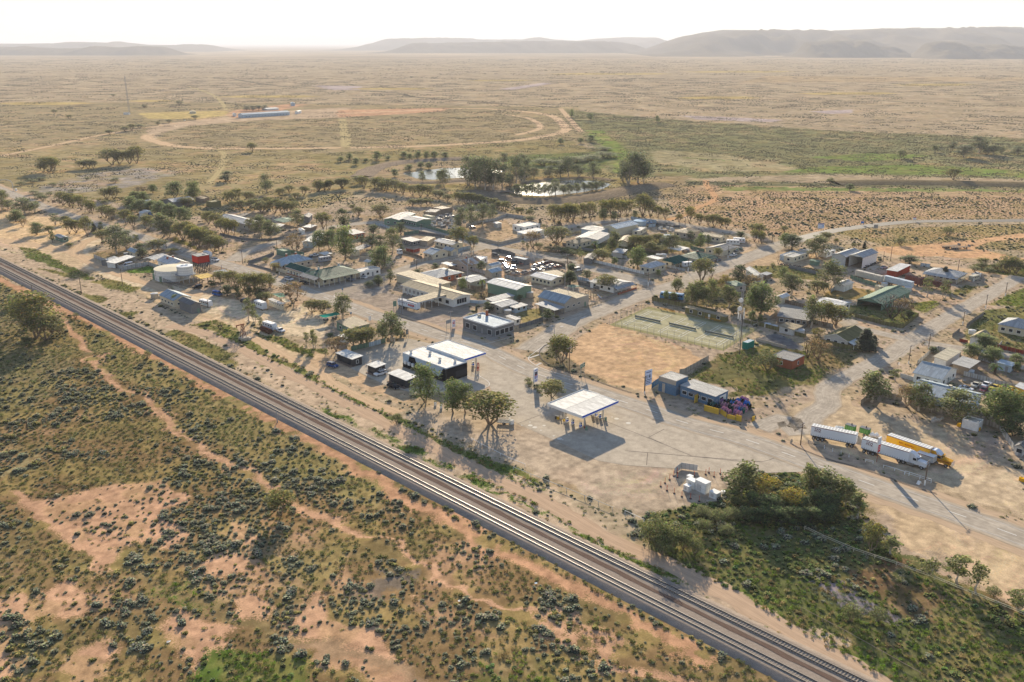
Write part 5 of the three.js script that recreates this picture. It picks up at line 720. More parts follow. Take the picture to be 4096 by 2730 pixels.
for(const[x,y,l]of[[832,918,'left'],[918,950,'middle'],[1037,998,'right']])pump('L',x,y,'blue and white fuel pump, '+l+' one of the near row under the lone canopy');for(const[x,y,l]of[[1215,808,'left'],[1272,830,'middle'],[1332,855,'right']])pump('L',x,y,'blue and white fuel pump, '+l+' one of the far row under the lone canopy');pump('W',1830,1185,'grey and white fuel pump under the canopy beside the store');
function bin(z,x,y,m,w,h,label,name='bin',catg='bin'){const p=at(z,x,y),t=thing(name,label,catg,[p[0],0,p[1]],GRID);const g=new MB();g.bar([0,0,0],[0,h,0],w/2,w/2*.95,10);part('body',g.geo(),m,t);cube('lid',paintM('grey'),t,0,h,0,w*.8,.05,w*.8);return t;}
bin('L',692,868,paintM('yellow'),.9,1.1,'yellow bin by the left column of the lone canopy');bin('L',662,860,paintM('dark'),.7,1,'black bin behind the yellow one at the lone canopy');bin('L',782,898,paintM('yellow'),.6,.9,'small yellow bin left of the near pump row');bin('L',1418,888,paintM('sage'),.8,1.2,'sage bin right of the far pump row');bin('L',1124,1035,paintM('sage'),.8,1.3,'sage bin right of the near pump row');bin('L',1098,1005,paintM('red'),.5,.8,'red fire box at the near right column');bin('L',738,860,paintM('white'),.5,1.2,'white box at the left column of the lone canopy','box','box');
bin('K',1258,632,paintM('white'),.9,.9,'left white drum under the pepper trees','drum','drum');bin('K',1325,665,paintM('white'),.9,1.1,'right white drum under the pepper trees','drum','drum');bin('W',930,905,paintM('stone'),.9,1.7,'grey cylinder tank beside the flat bed trailer','small_tank','tank');bin('W',548,975,paintM('stone'),1.5,1.5,'small water tank among the golden mallees','small_tank','tank');bin('H',220,670,paintM('stone'),1.2,2,'grey tank stand beside the corner shop fence','small_tank','tank');
// ---- tanks
function tank(z,x,y,r,h,col,label,o={}){
const p=at(z,x,y),t=thing('water_tank',label,'tank',[p[0],0,p[1]],GRID),b=new MB(),m=wallM(col),n=24;PLOTS.push([[p[0]-r,p[1]-r],[p[0]+r,p[1]-r],[p[0]+r,p[1]+r],[p[0]-r,p[1]+r]]);
const y0=o.y||0;for(let i=0;i<n;i++){const a=i/n*6.283,c=(i+1)/n*6.283;b.quad([Math.cos(c)*r,y0,Math.sin(c)*r],[Math.cos(a)*r,y0,Math.sin(a)*r],[Math.cos(a)*r,y0+h,Math.sin(a)*r],[Math.cos(c)*r,y0+h,Math.sin(c)*r]);}
part('wall',b.geo(),m,t);const q=new MB(),R=r+.08;for(let i=0;i<n;i++){const a=i/n*6.283,c=(i+1)/n*6.283;q.tri([0,y0+h+(o.cone??.3)*1,0],[Math.cos(c)*R,y0+h,Math.sin(c)*R],[Math.cos(a)*R,y0+h,Math.sin(a)*R]);}part('lid',q.geo(),paintM(o.lid||'sheet'),t);
for(let i=0;i<3;i++){const g=new THREE.TorusGeometry(r+.02,.05,4,28);g.rotateX(Math.PI/2);g.translate(0,y0+h*(.2+.3*i),0);part('hoop',g,paintM('grey'),t);}
if(o.legs){for(let i=0;i<8;i++){const a=i/8*6.283;part('leg',new MB().bar([Math.cos(a)*r*.92,0,Math.sin(a)*r*.92],[Math.cos(a)*r*.92,y0,Math.sin(a)*r*.92],.11,.11,5).bar([Math.cos(a)*r*.92,.3,Math.sin(a)*r*.92],[Math.cos(a+.785)*r*.92,y0-.2,Math.sin(a+.785)*r*.92],.05,.05,4).geo(),paintM('sheet'),t);}const g=new THREE.CylinderGeometry(r+1,r+1,.12,28);g.translate(0,y0-.1,0);part('walkway',g,paintM('grey'),t);const rl=new THREE.TorusGeometry(r+.95,.035,4,32);rl.rotateX(Math.PI/2);rl.translate(0,y0+1,0);part('guard_rail',rl,paintM('white'),t);}
if(o.ladder){const L=new MB();for(const s of[-.25,.25])L.box(-r-.12,0,s,.05,y0+h,.05);for(let k=.4;k<y0+h;k+=.5)L.box(-r-.12,k,0,.04,.04,.5);part('ladder',L.geo(),paintM('grey'),t);}
if(o.hatch)for(const s of[-1,1])cube('hatch',paintM('white'),t,s*.9,y0+h+.1,s*.3,1.2,.45,.9);return t;
}
tank('F',545,178,8.7,5.4,'white','large low white steel water tank in the dark fenced compound',{cone:.5,ladder:true,lid:'cream'});tank('F',698,222,3.9,4.2,'white','tall white water tank on legs beside the large low tank',{y:4.2,legs:true,ladder:true,hatch:true,lid:'white'});
tank('F',337,405,1.7,2.2,'stone','pale grey round tank at the end of the railway house');tank('D',882,572,4.2,3,'sky','wide pale blue tank behind the big pale blue shed',{lid:'sky'});tank('I',1278,815,2,1.8,'white','white round tank at the right of the rusty tan shed');tank('I',910,735,1.5,1.4,'white','left white round tank behind the olive fence');tank('I',985,755,1.5,1.3,'sky','second white round tank behind the olive fence');tank('H',88,590,1.7,1.9,'stone','ribbed round tank with a star pattern lid behind the shop');tank('H',335,395,1.9,2.4,'stone','grey round tank at the corner of the green shed');tank('H',1012,250,1.1,1.8,'dark','dark tank behind the picnic shelter');tank('H',1060,265,1.1,1.8,'stone','pale tank right of the dark tank behind the shelter');tank('J',690,275,1.5,1.8,'white','white round tank behind the half blue half green roof');tank('J',960,325,1.7,1.9,'white','white round tank at the right end of the half green roof');tank('J',1660,1280,1.5,1.7,'sky','pale blue tank behind the large white house');tank('D',1095,945,1.5,2,'stone','pale tanks behind the cream hipped house');tank('A',1440,930,1.4,2,'ash','dark round tank behind the walled yard');tank('A',1890,1070,1.6,1.6,'white','white tank in front of the old stone house');tank('J',1690,815,1.4,1.6,'white','white tank behind the tan gabled shed');tank('C',1660,720,1.8,2.6,'cream','cream round tank at the corner of the dirt lot wall');tank('D',1150,935,1.9,1.6,'white','low white dome tank beside the green hipped house');
{
const p=at('B',165,1105),t=thing('water_tower','square red water tank on a dark timber tower with a grey lid','water tower',[p[0],0,p[1]],GRID),red=lam('tank_red',{color:rgb(.36,.035,.025),map:wallTex}),dk=paintM('dark');
cube('tank',red,t,0,5.4,0,6.4,3.6,6.4);cube('lid',roofM('grey'),t,0,9,0,6.7,.2,6.7);cube('hatch',paintM('grey'),t,1.5,9.2,.6,1.2,.3,.9);cube('platform',dk,t,0,5.1,0,7,.28,7);
for(let i=0;i<4;i++)for(let k=0;k<4;k++)cube('leg',dk,t,-2.9+i*1.93,0,-2.9+k*1.93,.28,5.1,.28);for(const s of[-1,1]){part('brace',new MB().bar([-2.9,.4,s*3],[2.9,4.8,s*3],.09).bar([-2.9,4.8,s*3],[2.9,.4,s*3],.09).geo(),dk,t);part('brace',new MB().bar([s*3,.4,-2.9],[s*3,4.8,2.9],.09).bar([s*3,4.8,-2.9],[s*3,.4,2.9],.09).geo(),dk,t);}cube('pipe',dk,t,3.4,0,3.3,.14,9.6,.14);
}
H('F','bus_shelter','open shelter with a bright yellow roof by the water tanks',[775,165,865,190,1003,155],{h:4,rise:.5,roof:'skillion',rc:'yellow',open:true,post:'dark',cat:'shelter',minZ:5});
H('F','pump_hut','small green cabinet hut left of the large white tank',[305,135,400,170,450,150],{h:2.6,roof:'flat',rc:'sage',wc:'sage',win:[0,0],cat:'hut'});
function sail(z,list,h,col,label,dip=.5){const P=list.map(([x,y])=>at(z,x,y,h)),c=[0,1].map((i)=>P.reduce((s,p)=>s+p[i],0)/P.length),t=thing('shade_sail',label,'shade sail',[c[0],0,c[1]]),b=new MB();P.forEach((p,i)=>{const q=P[(i+1)%P.length];b.tri([0,h-dip,0],[p[0]-c[0],h,p[1]-c[1]],[q[0]-c[0],h,q[1]-c[1]]);});part('fabric',b.geo(),lam('sail_'+col,{color:rgb(...PAL[col]),side:THREE.DoubleSide}),t);for(const p of P)cube('post',paintM('grey'),t,p[0]-c[0],0,p[1]-c[1],.12,h+.2,.12);}
sail('B',[[955,1355],[1090,1345],[1110,1390],[1050,1400]],3,'sage','green shade sail behind the amenities block');sail('W',[[75,605],[265,568],[330,592],[130,632]],3,'teal','teal green shade sail over the picnic tables');sail('F',[[1000,100],[1130,80],[1210,105],[1080,115]],3.5,'sheet','pale shade sail behind the caravan park thicket');sail('B',[[1070,1420],[1110,1400],[1180,1440],[1110,1460]],2.6,'cream','cream canvas awning beside the thin crowned mallee');
for(const[x,y,l]of[[150,660,'left'],[250,640,'right']]){const p=at('W',x,y),t=thing('picnic_table','dark picnic table by the teal shade sail, '+l+' of two','table',[p[0],0,p[1]],GRID);cube('table_top',paintM('ash'),t,0,.72,0,2.2,.08,1);for(const s of[-1,1]){cube('bench_seat',paintM('ash'),t,0,.42,s*.9,2.2,.07,.35);cube('leg',paintM('dark'),t,s*.8,0,0,.1,.72,1.5);}}
for(const[x,y,r]of[[2070,590,0],[2200,630,.5]]){const p=at('F',x,y),t=thing('picnic_table',r?'round picnic setting on the sand below the teal sail':'small picnic setting under the golden mallee','table',[p[0],0,p[1]],r);cube('table_top',paintM('stone'),t,0,.72,0,1.8,.08,1);for(const s of[-1,1])cube('bench_seat',paintM('stone'),t,0,.42,s*.9,1.8,.07,.35);cube('leg',paintM('grey'),t,0,0,0,.3,.72,.8);}
// ---- poles and masts
function pole(z,x,y,top,label,o={}){
const p=at(z,x,y),h=o.h||heightAt(p,px(z,0,top)[1]),t=thing(o.lamp?'street_lamp':'power_pole',label,'pole',[p[0],0,p[1]],o.turn??GRID);
part('shaft',new MB().bar([0,0,0],[0,h,0],.17,.11,7).geo(),lam('pole_'+(o.col||'wood'),{color:o.col==='steel'?rgb(.3,.3,.3):rgb(.13,.095,.07)}),t);
if(o.foot)part('foot',new MB().bar([0,0,0],[0,o.foot,0],.21,.2,8).geo(),paintM('white'),t);
if(o.arms)for(let i=0;i<o.arms;i++){const a=cube('cross_arm',mats.pole_wood||paintM('brown'),t,0,h-.35-i*.8,0,2.4,.12,.12);for(const s of[-1,-.4,.4,1])cube('insulator',paintM('white'),a,s*.45,.5,0,.05,1.6,.9);}
if(o.lamp){part('arm',new MB().bar([0,h-.1,0],[-1.8,h+.25,0],.05,.04,5).geo(),paintM('grey'),t);cube('lamp_head',paintM('sheet'),t,-2,h+.18,0,.7,.14,.28);}POLES[label]=[p[0],h-.2,p[1]];return t;
}
const POLES={};
pole('N',172,590,305,'tall power pole at the left corner of the truck stop',{arms:2});pole('N',1795,1118,800,'leaning timber power pole in front of the white truck',{arms:1,foot:1.6});pole('M',110,480,210,'power pole beside the blue and white billboard',{arms:1,foot:1});
for(const[x,y,top,l]of[[490,1430,1285,'nearest the truck stop'],[967,1155,950,'beside the large white house verge'],[1193,990,805,'at the lane crossing'],[1585,715,555,'by the weedy right hand block'],[1845,525,370,'midway along the upper side street'],[2070,385,230,'at the top of the side street']])pole('J',x,y,top,'power pole on the side street '+l,{arms:1,foot:y>900?1:1.6});
pole('H',790,1225,970,'power pole under the corner gum on the highway',{arms:1});pole('H',1690,275,110,'white footed power pole on the main street by the cream cottage',{arms:2,foot:2.4});pole('W',1580,870,560,'steel pole with a crossbar between the highway signs',{arms:1,col:'steel'});pole('W',75,290,120,'lamp pole at the hotel corner',{lamp:true,foot:3});pole('W',1000,580,390,'left flag pole before the old motel',{col:'steel'});pole('W',1030,590,390,'right flag pole before the old motel',{col:'steel'});
pole('H',618,870,720,'curved street lamp at the junction',{lamp:true,col:'steel'});pole('F',1105,150-25,30,'lamp pole on the highway opposite the hotel wing',{lamp:true,col:'steel'});pole('F',1758,140,-10,'power pole at the hotel wing corner',{arms:1,foot:1.4});pole('B',628,1015,865,'power pole at the back street junction',{arms:0});pole('B',1018,830,745,'power pole behind the green shed',{arms:0});pole('B',845,755,680,'slim pole at the thicket wall',{});pole('B',1418,640,530,'power pole on the back street bend',{arms:1});pole('B',1585,625,545,'second power pole on the back street bend',{arms:1});
pole('C',475,1070,970,'power pole at the red earth yard',{arms:1});pole('C',1098,935,825,'power pole before the white transportable',{arms:1});pole('C',1403,880,755,'power pole at the four way corner',{arms:1,foot:.5});pole('C',527,660,565,'power pole by the long workshop',{arms:1});pole('C',640,365,305,'power pole behind the junk yard',{arms:1});pole('C',1960,640,540,'power pole by the dark cypress',{arms:1});pole('C',2195,1010,910,'power pole on the back street by the parked wrecks',{arms:1});
pole('D',627,540,425,'power pole by the pale blue shed',{arms:1});pole('D',780,500,395,'power pole behind the pale blue shed',{arms:2});pole('D',1398,600,480,'power pole behind the wide tan roof',{arms:1,foot:1});pole('D',58,1040,910,'power pole at the weedy corner lot',{arms:1});pole('D',1432,1110,965,'white footed pole beside the white caravan',{arms:1,foot:2.6});pole('D',1888,950,810,'white footed pole before the grey tan house',{arms:1,foot:1.8});pole('E',1208,740,618,'power pole by the machine sheds',{arms:1});pole('E',1145,745,655,'slim pole left of the power pole at the machine sheds',{});pole('E',1788,825,728,'slim pole on the dirt street',{});pole('E',190,585,490,'power pole where the rear street meets the road out',{arms:1});pole('E',75,1510/2.6,440,'thin pole left of the bend',{});
pole('A',928,1360,1168,'old leaning power pole beside the railway',{arms:0});pole('A',1395,1255,1070,'power pole by the walled yard track',{arms:0});pole('A',368,1355,1255,'pair of thick stumps of an old pole at the railway',{});pole('A',1585,415,340,'lamp pole among the pepper trees',{lamp:true});pole('A',1895,835,735,'power pole by the golden wattle',{});pole('R',228,1190,1115,'thin pole standing in the scrub',{});pole('R',595,185,140,'white marker post beside the railway',{col:'steel'});pole('U',637,972,945,'white marker post below the railway',{col:'steel'});pole('C',310,1530,1390,'slim pole behind the white container',{col:'steel'});pole('F',945,520,420,'thin pole before the small white bus',{});pole('F',625,400,270,'thin pole behind the railway house',{col:'steel'});pole('H',740,300,60,'tall thin mast on the hall extension',{col:'steel',h:14});
{
const wire=(a,b,label)=>{const p=POLES[a],q=POLES[b];if(!p||!q)return;const d=[q[0]-p[0],q[1]-p[1],q[2]-p[2]],t=thing('power_line',label,'power line',p);for(const s of[-1,0,1]){const c=new THREE.CatmullRomCurve3([0,.25,.5,.75,1].map((k)=>new THREE.Vector3(d[0]*k+s*.7*Math.cos(GRID),d[1]*k-4*.9*k*(1-k),d[2]*k-s*.7*Math.sin(GRID))));part('wire',new THREE.TubeGeometry(c,14,.018,4),lam('wire',{color:rgb(.3,.28,.24)}),t);}};
wire('tall power pole at the left corner of the truck stop','power pole beside the blue and white billboard','wires between the truck stop pole and the billboard pole');wire('power pole on the side street nearest the truck stop','power pole on the side street beside the large white house verge','wires along the lower side street');wire('power pole on the side street beside the large white house verge','power pole on the side street at the lane crossing','wires before the large white house');wire('power pole at the four way corner','power pole on the back street by the parked wrecks','wires over the wrecking yard corner');wire('lamp pole at the hotel corner','left flag pole before the old motel','wires across the hotel parking area');wire('left flag pole before the old motel','steel pole with a crossbar between the highway signs','wires before the old motel');
}
function lattice(z,x,y,h,w0,w1,label,o={}){
const p=at(z,x,y),t=thing(o.name||'phone_mast',label,'mast',[p[0],0,p[1]],o.turn??.4),b=new MB(),n=Math.round(h/(o.step||1.8)),m=lam('mast_steel',{color:rgb(.3,.3,.31)}),r=o.r||.06,legs=3,c=(i,k)=>{const f=k/n,w=f<.55?lerp(w0,w1,f/.55):w1,a=i/legs*6.283;return[Math.cos(a)*w,f*h,Math.sin(a)*w];};
for(let i=0;i<legs;i++){const L=new MB();for(let k=0;k<n;k++)L.bar(c(i,k),c(i,k+1),r*1.5,r*1.5,4);part('leg',L.geo(),m,t);}for(let k=0;k<n;k++)for(let i=0;i<legs;i++){b.bar(c(i,k),c((i+1)%legs,k+1),r*.6,r*.6,3);b.bar(c(i,k+1),c((i+1)%legs,k+1),r*.6,r*.6,3);}part('bracing',b.geo(),m,t);
for(const[hh,a,kind]of o.gear||[]){const w=w1+.7,X=Math.cos(a)*w,Z=Math.sin(a)*w;if(kind==='dish'){const g=new THREE.CylinderGeometry(.85,.85,.6,18);g.rotateX(Math.PI/2);g.rotateY(-a+Math.PI/2);g.translate(X,hh,Z);part('dish',g,paintM('white'),t);}else cube('antenna',paintM('white'),t,X,hh,Z,.35,2.4,.28,-a);part('bracket',new MB().bar([0,hh+.3,0],[X,hh+.3,Z],.05,.05,4).geo(),m,t);}return t;
}
lattice('I',580,985,27,1.9,.5,'tall lattice phone mast with white dishes and panels beside the tennis courts',{gear:[[20,2.6,'dish'],[16.6,2.8,'dish'],[12,.3,'panel'],[12,2.4,'panel'],[12,4.4,'panel'],[14.4,1.2,'panel'],[14.4,3.6,'panel']]});
{const p=at('I',596,1050),t=thing('pole_mast','dark slim pole clamped in front of the lattice phone mast','pole',[p[0],0,p[1]]);part('shaft',new MB().bar([0,0,0],[0,17,0],.16,.13,8).geo(),paintM('dark'),t);cube('bracket',paintM('grey'),t,0,8,-.3,.2,.3,.6);}
lattice('X',868,768,62,1.6,1.1,'far lattice radio mast on the plain at the left',{name:'radio_mast',r:.16,step:5});{const p=at('X',868,770),t=thing('mast_hut','little pale hut at the foot of the far radio mast','hut',[p[0]-4,0,p[1]]);cube('wall',paintM('white'),t,0,0,0,9,3,6);cube('roof',paintM('grey'),t,0,3,0,9.6,.3,6.6);}
lattice('C',1057,1200,13,.35,.2,'thin lattice aerial on the grey shed behind the motel',{name:'aerial_mast',r:.05,step:1.2,gear:[[9,1,'panel']]});
{
const p=at('F',1352,885),t=thing('water_crane','rusty red water crane standing on a stone plinth by the railway','crane',[p[0],0,p[1]],GRID),m=lam('crane_rust',{color:rgb(.17,.055,.035)});
cube('plinth',wallM('stone'),t,0,0,0,3,1.2,3);cube('step',wallM('stone'),t,2.3,0,0,1.6,.6,2.4);for(const[x,zz]of[[-.8,-.8],[.8,-.8],[.8,.8],[-.8,.8]])part('leg',new MB().bar([x,1.2,zz],[x*.45,6.4,zz*.45],.13,.11,5).geo(),m,t);const b=new MB();for(let k=0;k<4;k++)for(const s of[-1,1]){const f=(q)=>lerp(.8,.36,q/4);b.bar([-f(k),1.3+k*1.28,s*f(k)],[f(k+1),1.3+(k+1)*1.28,s*f(k+1)],.05,.05,4).bar([s*f(k),1.3+k*1.28,-f(k)],[s*f(k+1),1.3+(k+1)*1.28,f(k+1)],.05,.05,4);}part('bracing',b.geo(),m,t);cube('jib',m,t,-.9,6.4,0,3.6,.3,.5);cube('hook_block',m,t,-2.5,5.7,0,.3,.7,.3);
const q=at('F',1610,800),k=thing('boiler','rusty brown cylindrical boiler lying in the bushes by the caravan','tank',[q[0],0,q[1]],GRID+Math.PI/2);part('shell',new MB().bar([-3.4,1.1,0],[3.4,1.1,0],1.1,1.1,14).geo(),lam('boiler_rust',{color:rgb(.095,.045,.03)}),k);for(const s of[-2,2])cube('cradle',paintM('brown'),k,s,0,0,.4,.5,1.8);cube('end_plate',mats.crane_rust,k,3.45,.5,0,.08,1.2,1.2);
}
// ---- signs
function print(w,h,draw){const c=document.createElement('canvas');c.width=w;c.height=h;const g=c.getContext('2d');draw(g,w,h);const t=new THREE.CanvasTexture(c);t.colorSpace=THREE.SRGBColorSpace;t.magFilter=t.minFilter=THREE.LinearFilter;return t;}
function board(z,x,y,w,h,y0,turn,label,opt={}){
const p=at(z,x,y),t=thing(opt.name||'sign',label,'sign',[p[0],0,p[1]],turn);
cube('panel',paintM(opt.back||'grey'),t,0,y0,0,w,h,opt.thick||.12);if(opt.face){const m=part('face',new THREE.PlaneGeometry(w*.96,h*.97),opt.face,t);m.position.set(0,y0+h/2,(opt.thick||.12)/2+.012);}
for(const s of opt.posts||[-.4,.4])cube('post',paintM(opt.post||'grey'),t,s*w,0,0,.12,y0+(opt.over?h:0),.12);return t;
}
const bars=(g,x,y,w,n,hh,gap,col)=>{g.fillStyle=col;for(let i=0;i<n;i++){let q=x+4*(i%2);while(q<x+w-8){const l=8+hashN(q|0,i+n)*22;g.fillRect(q,y+i*gap,Math.min(l,x+w-q),hh);q+=l+5;}}};
const faceSE=GRID,faceSW=GRID-Math.PI/2;
board('L',350,340,2.1,5,1,GRID+.1,'tall white fuel price sign on the garden island',{name:'price_sign',back:'white',post:'white',over:true,thick:.45,face:new THREE.MeshLambertMaterial({name:'price_print',map:print(128,300,(g,w,h)=>{g.fillStyle='#e8e8f0';g.fillRect(0,0,w,h);g.font='bold 38px sans-serif';g.textAlign='center';g.fillStyle='#1c2f8a';g.fillText('Mobil',64,44);g.fillStyle='#15161c';g.fillRect(14,66,100,66);g.fillStyle='#d8d8d8';bars(g,24,78,80,3,10,17,'#7c8090');g.fillStyle='#a02a24';g.fillRect(14,132,100,26);bars(g,24,140,80,1,9,12,'#e0c0b8');g.fillStyle='#2a3fa6';g.fillRect(14,166,44,26);g.fillRect(14,198,44,22);g.fillRect(80,166,34,54);bars(g,20,236,90,1,12,14,'#8a8f9c');g.fillStyle='#2438a0';g.fillRect(14,258,100,26);bars(g,24,266,80,1,9,12,'#dfe4ff');})})});
board('M',155,440,3.4,5.6,2.2,GRID-.15,'white and blue billboard with a fuel pump picture before the old blue shop',{name:'billboard',back:'sky',over:true,posts:[-.5],post:'brown',face:new THREE.MeshLambertMaterial({name:'billboard_print',map:print(160,256,(g,w,h)=>{g.fillStyle='#cfd8ec';g.fillRect(0,0,w,h);bars(g,18,26,124,1,18,20,'#24407f');g.strokeStyle='#2b3c66';g.lineWidth=6;g.strokeRect(26,86,48,32);g.beginPath();g.arc(50,122,22,0,3.1);g.stroke();g.fillStyle='#101522';g.fillRect(98,70,28,62);g.fillStyle='#cfd8ec';g.fillRect(104,78,16,14);g.fillStyle='#141b33';g.fillRect(0,158,w,9);bars(g,30,186,100,2,13,28,'#2b3f70');})})});
board('H',940,1290,3.4,1.6,3,GRID+.2,'green direction sign with an arrow end at the dirt lot',{name:'road_sign',back:'grey',posts:[-.35,.35],face:new THREE.MeshLambertMaterial({name:'direction_print',map:print(200,96,(g,w,h)=>{g.fillStyle='#0f5a3a';g.fillRect(0,0,w,h);g.strokeStyle='#e6e6e0';g.lineWidth=5;g.strokeRect(5,5,w-10,h-10);bars(g,22,24,120,2,16,30,'#e6e6d8');g.fillStyle='#e6e6d8';g.beginPath();g.moveTo(155,22);g.lineTo(186,48);g.lineTo(155,74);g.fill();})})});
board('W',942,580,1.9,2.4,3.2,GRID,'grey green sign on two poles before the white container',{name:'road_sign',back:'sage'});board('W',1555,790,2.8,1.5,3.6,GRID,'blank grey back of a road sign by the highway',{name:'road_sign'});board('W',1610,750,1.6,3.4,.3,GRID-.2,'white sign with red bands by the corner shop',{name:'sign',back:'white',posts:[],face:new THREE.MeshLambertMaterial({name:'red_band_print',map:print(96,200,(g,w,h)=>{g.fillStyle='#e6e4ec';g.fillRect(0,0,w,h);g.fillStyle='#b3293a';g.fillRect(12,50,72,22);g.fillRect(12,84,72,22);bars(g,16,14,64,1,14,18,'#6a62a8');bars(g,16,124,64,3,9,20,'#6a6f8c');})})});
board('W',1080,865,1.3,2,1.6,GRID,'black and white information sign beside the flat bed trailer',{name:'sign',back:'black',face:new THREE.MeshLambertMaterial({name:'info_print',map:print(96,140,(g,w,h)=>{g.fillStyle='#14161a';g.fillRect(0,0,w,h);bars(g,14,18,70,5,10,24,'#e4e4e0');})})});board('W',655,680,1.2,2,.6,GRID,'small white and mauve sign by the tan skillion house',{name:'sign',back:'white'});board('W',343,365,.9,.8,2.2,GRID,'small blue sign at the hotel parking area',{name:'road_sign',back:'bluewall',posts:[0]});board('W',440,640,.9,.8,2,GRID,'small blue sign by the tall roadside gum',{name:'road_sign',back:'bluewall',posts:[0]});
board('N',1168,812,1.5,4.6,3.1,GRID-.1,'tall red and white fuel sign in front of the white trailer',{name:'price_sign',back:'white',thick:.4,posts:[0],post:'red',face:new THREE.MeshLambertMaterial({name:'red_sign_print',map:print(96,300,(g,w,h)=>{g.fillStyle='#f0f0f2';g.fillRect(0,0,w,h);g.fillStyle='#c8222a';g.fillRect(0,150,w,150);bars(g,14,30,70,4,12,28,'#a9b6cc');bars(g,12,176,74,3,14,34,'#f4dcdc');})})});
board('E',608,480,4.2,3.2,1.6,.1,'big white town billboard with a blue band on the road out',{name:'billboard',back:'white',face:new THREE.MeshLambertMaterial({name:'town_print',map:print(200,160,(g,w,h)=>{g.fillStyle='#e9eef6';g.fillRect(0,0,w,h);g.fillStyle='#2b3a86';g.fillRect(0,0,w,34);bars(g,20,54,150,4,10,24,'#8d9bb8');g.fillStyle='#3a86c8';g.fillRect(150,60,34,50);})})});board('E',965,432,1.9,1.3,1.2,.1,'small blue sign across the road out of town',{name:'road_sign',back:'bluewall',face:lam('sign_blue',{color:rgb(.03,.2,.6)})});board('E',1413,400,2.3,1.9,1.2,.1,'white sign with a red top on the road out of town',{name:'road_sign',back:'white',face:new THREE.MeshLambertMaterial({name:'red_top_print',map:print(100,80,(g,w,h)=>{g.fillStyle='#eef0f2';g.fillRect(0,0,w,h);g.fillStyle='#b2252b';g.fillRect(0,0,w,22);bars(g,14,36,70,2,9,20,'#9aa0b4');})})});board('E',1080,475,2.8,2.4,1.2,.1,'grey back of a large road sign at the bend',{name:'road_sign'});
board('A',615,340,2.6,2,1.4,.3,'brown information board at the highway verge in the west',{name:'sign',back:'brown'});board('A',690,345,2.6,1.6,1.2,.3,'second brown board at the highway verge in the west',{name:'sign',back:'brown'});board('W',2205-25,700+70,.6,.9,1.4,GRID,'little yellow sign at the corner shop',{name:'road_sign',back:'yellow',posts:[0]});
{const p=at('A',150,180),t=thing('gantry','curved grey camera gantry reaching over the highway at the far left','gantry',[p[0],0,p[1]],.2);part('post',new THREE.TubeGeometry(new THREE.CatmullRomCurve3([[0,0,0],[-.3,6.5,0],[-2,8.4,0],[-8,8.9,0],[-14,8.9,0]].map((v)=>new THREE.Vector3(...v))),24,.22,7),paintM('sheet'),t);cube('cabinet',paintM('white'),t,2.2,0,.6,1.4,1.8,.9);cube('camera_box',paintM('grey'),t,-11,8.4,0,.8,.5,.5);}
{const p=at('J',843,1215),t=thing('flag_sign','little white and blue fuel flag on the side street verge','flag',[p[0],0,p[1]]);cube('post',paintM('grey'),t,0,0,0,.07,2.6,.07);cube('flag',paintM('white'),t,.25,1.6,0,.5,.9,.04,.4);}
// ---- vehicles
const tyreM=std('tyre',{color:rgb(.02,.02,.02),roughness:.9}),rimM=std('rim',{color:rgb(.35,.35,.36),roughness:.4,metalness:.6}),lampM=std('lamp_glass',{color:rgb(.7,.7,.65),roughness:.2});
const carPaint=(c)=>(mats['car_'+c.join()]??=new THREE.MeshPhysicalMaterial({name:'car_paint',color:rgb(...c.map((v)=>v*.9)),roughness:.7,specularIntensity:.1}));
const prof=(p,w,bev=.05)=>{const s=new THREE.Shape(p.map(([x,y])=>new THREE.Vector2(x,y))),g=new THREE.ExtrudeGeometry(s,{depth:w-2*bev,bevelEnabled:true,bevelThickness:bev,bevelSize:bev,bevelSegments:1});g.translate(0,0,-w/2+bev);return g;};
const wheelG=(r,w)=>{const g=new THREE.CylinderGeometry(r,r,w,14);g.rotateX(Math.PI/2);return g;};
const WG={};
function wheel(t,x,z,r=.37,w=.26){const k=r+'_'+w,q=part('wheel',WG[k]??=wheelG(r,w),tyreM,t);q.position.set(x,r,z);const m=part('rim',WG['r'+k]??=wheelG(r*.58,w*1.06),rimM,q);return q;}
const WHITE=[.74,.74,.73],carProto={};
const CARS={
sedan:{L:4.6,w:1.76,body:[[-2.3,.35],[2.25,.35],[2.32,.68],[2.1,.86],[1.15,.97],[-1.5,1],[-2.2,.97],[-2.33,.6]],glass:[[1.2,.95],[.45,1.4],[-.95,1.42],[-1.75,.98]],top:[[.42,1.38],[-.92,1.4],[-.92,1.45],[.42,1.43]]},
wagon:{L:4.8,w:1.9,body:[[-2.3,.42],[2.3,.42],[2.38,.85],[2.2,1.05],[1.2,1.14],[-2.25,1.18],[-2.38,.8]],glass:[[1.2,1.1],[.6,1.72],[-2.05,1.74],[-2.28,1.14]],top:[[.6,1.7],[-2.05,1.72],[-2.05,1.8],[.55,1.78]]},
ute:{L:5,w:1.85,body:[[-2.5,.45],[2.4,.45],[2.48,.85],[2.3,1.02],[1.3,1.12],[-.5,1.15],[-.55,.95],[-2.5,.95]],glass:[[1.3,1.08],[.7,1.66],[-.35,1.68],[-.55,1.12]],top:[[.68,1.64],[-.35,1.66],[-.35,1.73],[.65,1.71]]},
van:{L:5.2,w:1.95,body:[[-2.55,.4],[2.5,.4],[2.6,.9],[2.2,1.3],[-2.55,1.3]],glass:[[2.15,1.28],[1.5,2],[-2.3,2],[-2.52,1.3]],top:[[1.5,1.96],[-2.45,1.96],[-2.4,2.3],[1.3,2.3]]},
};
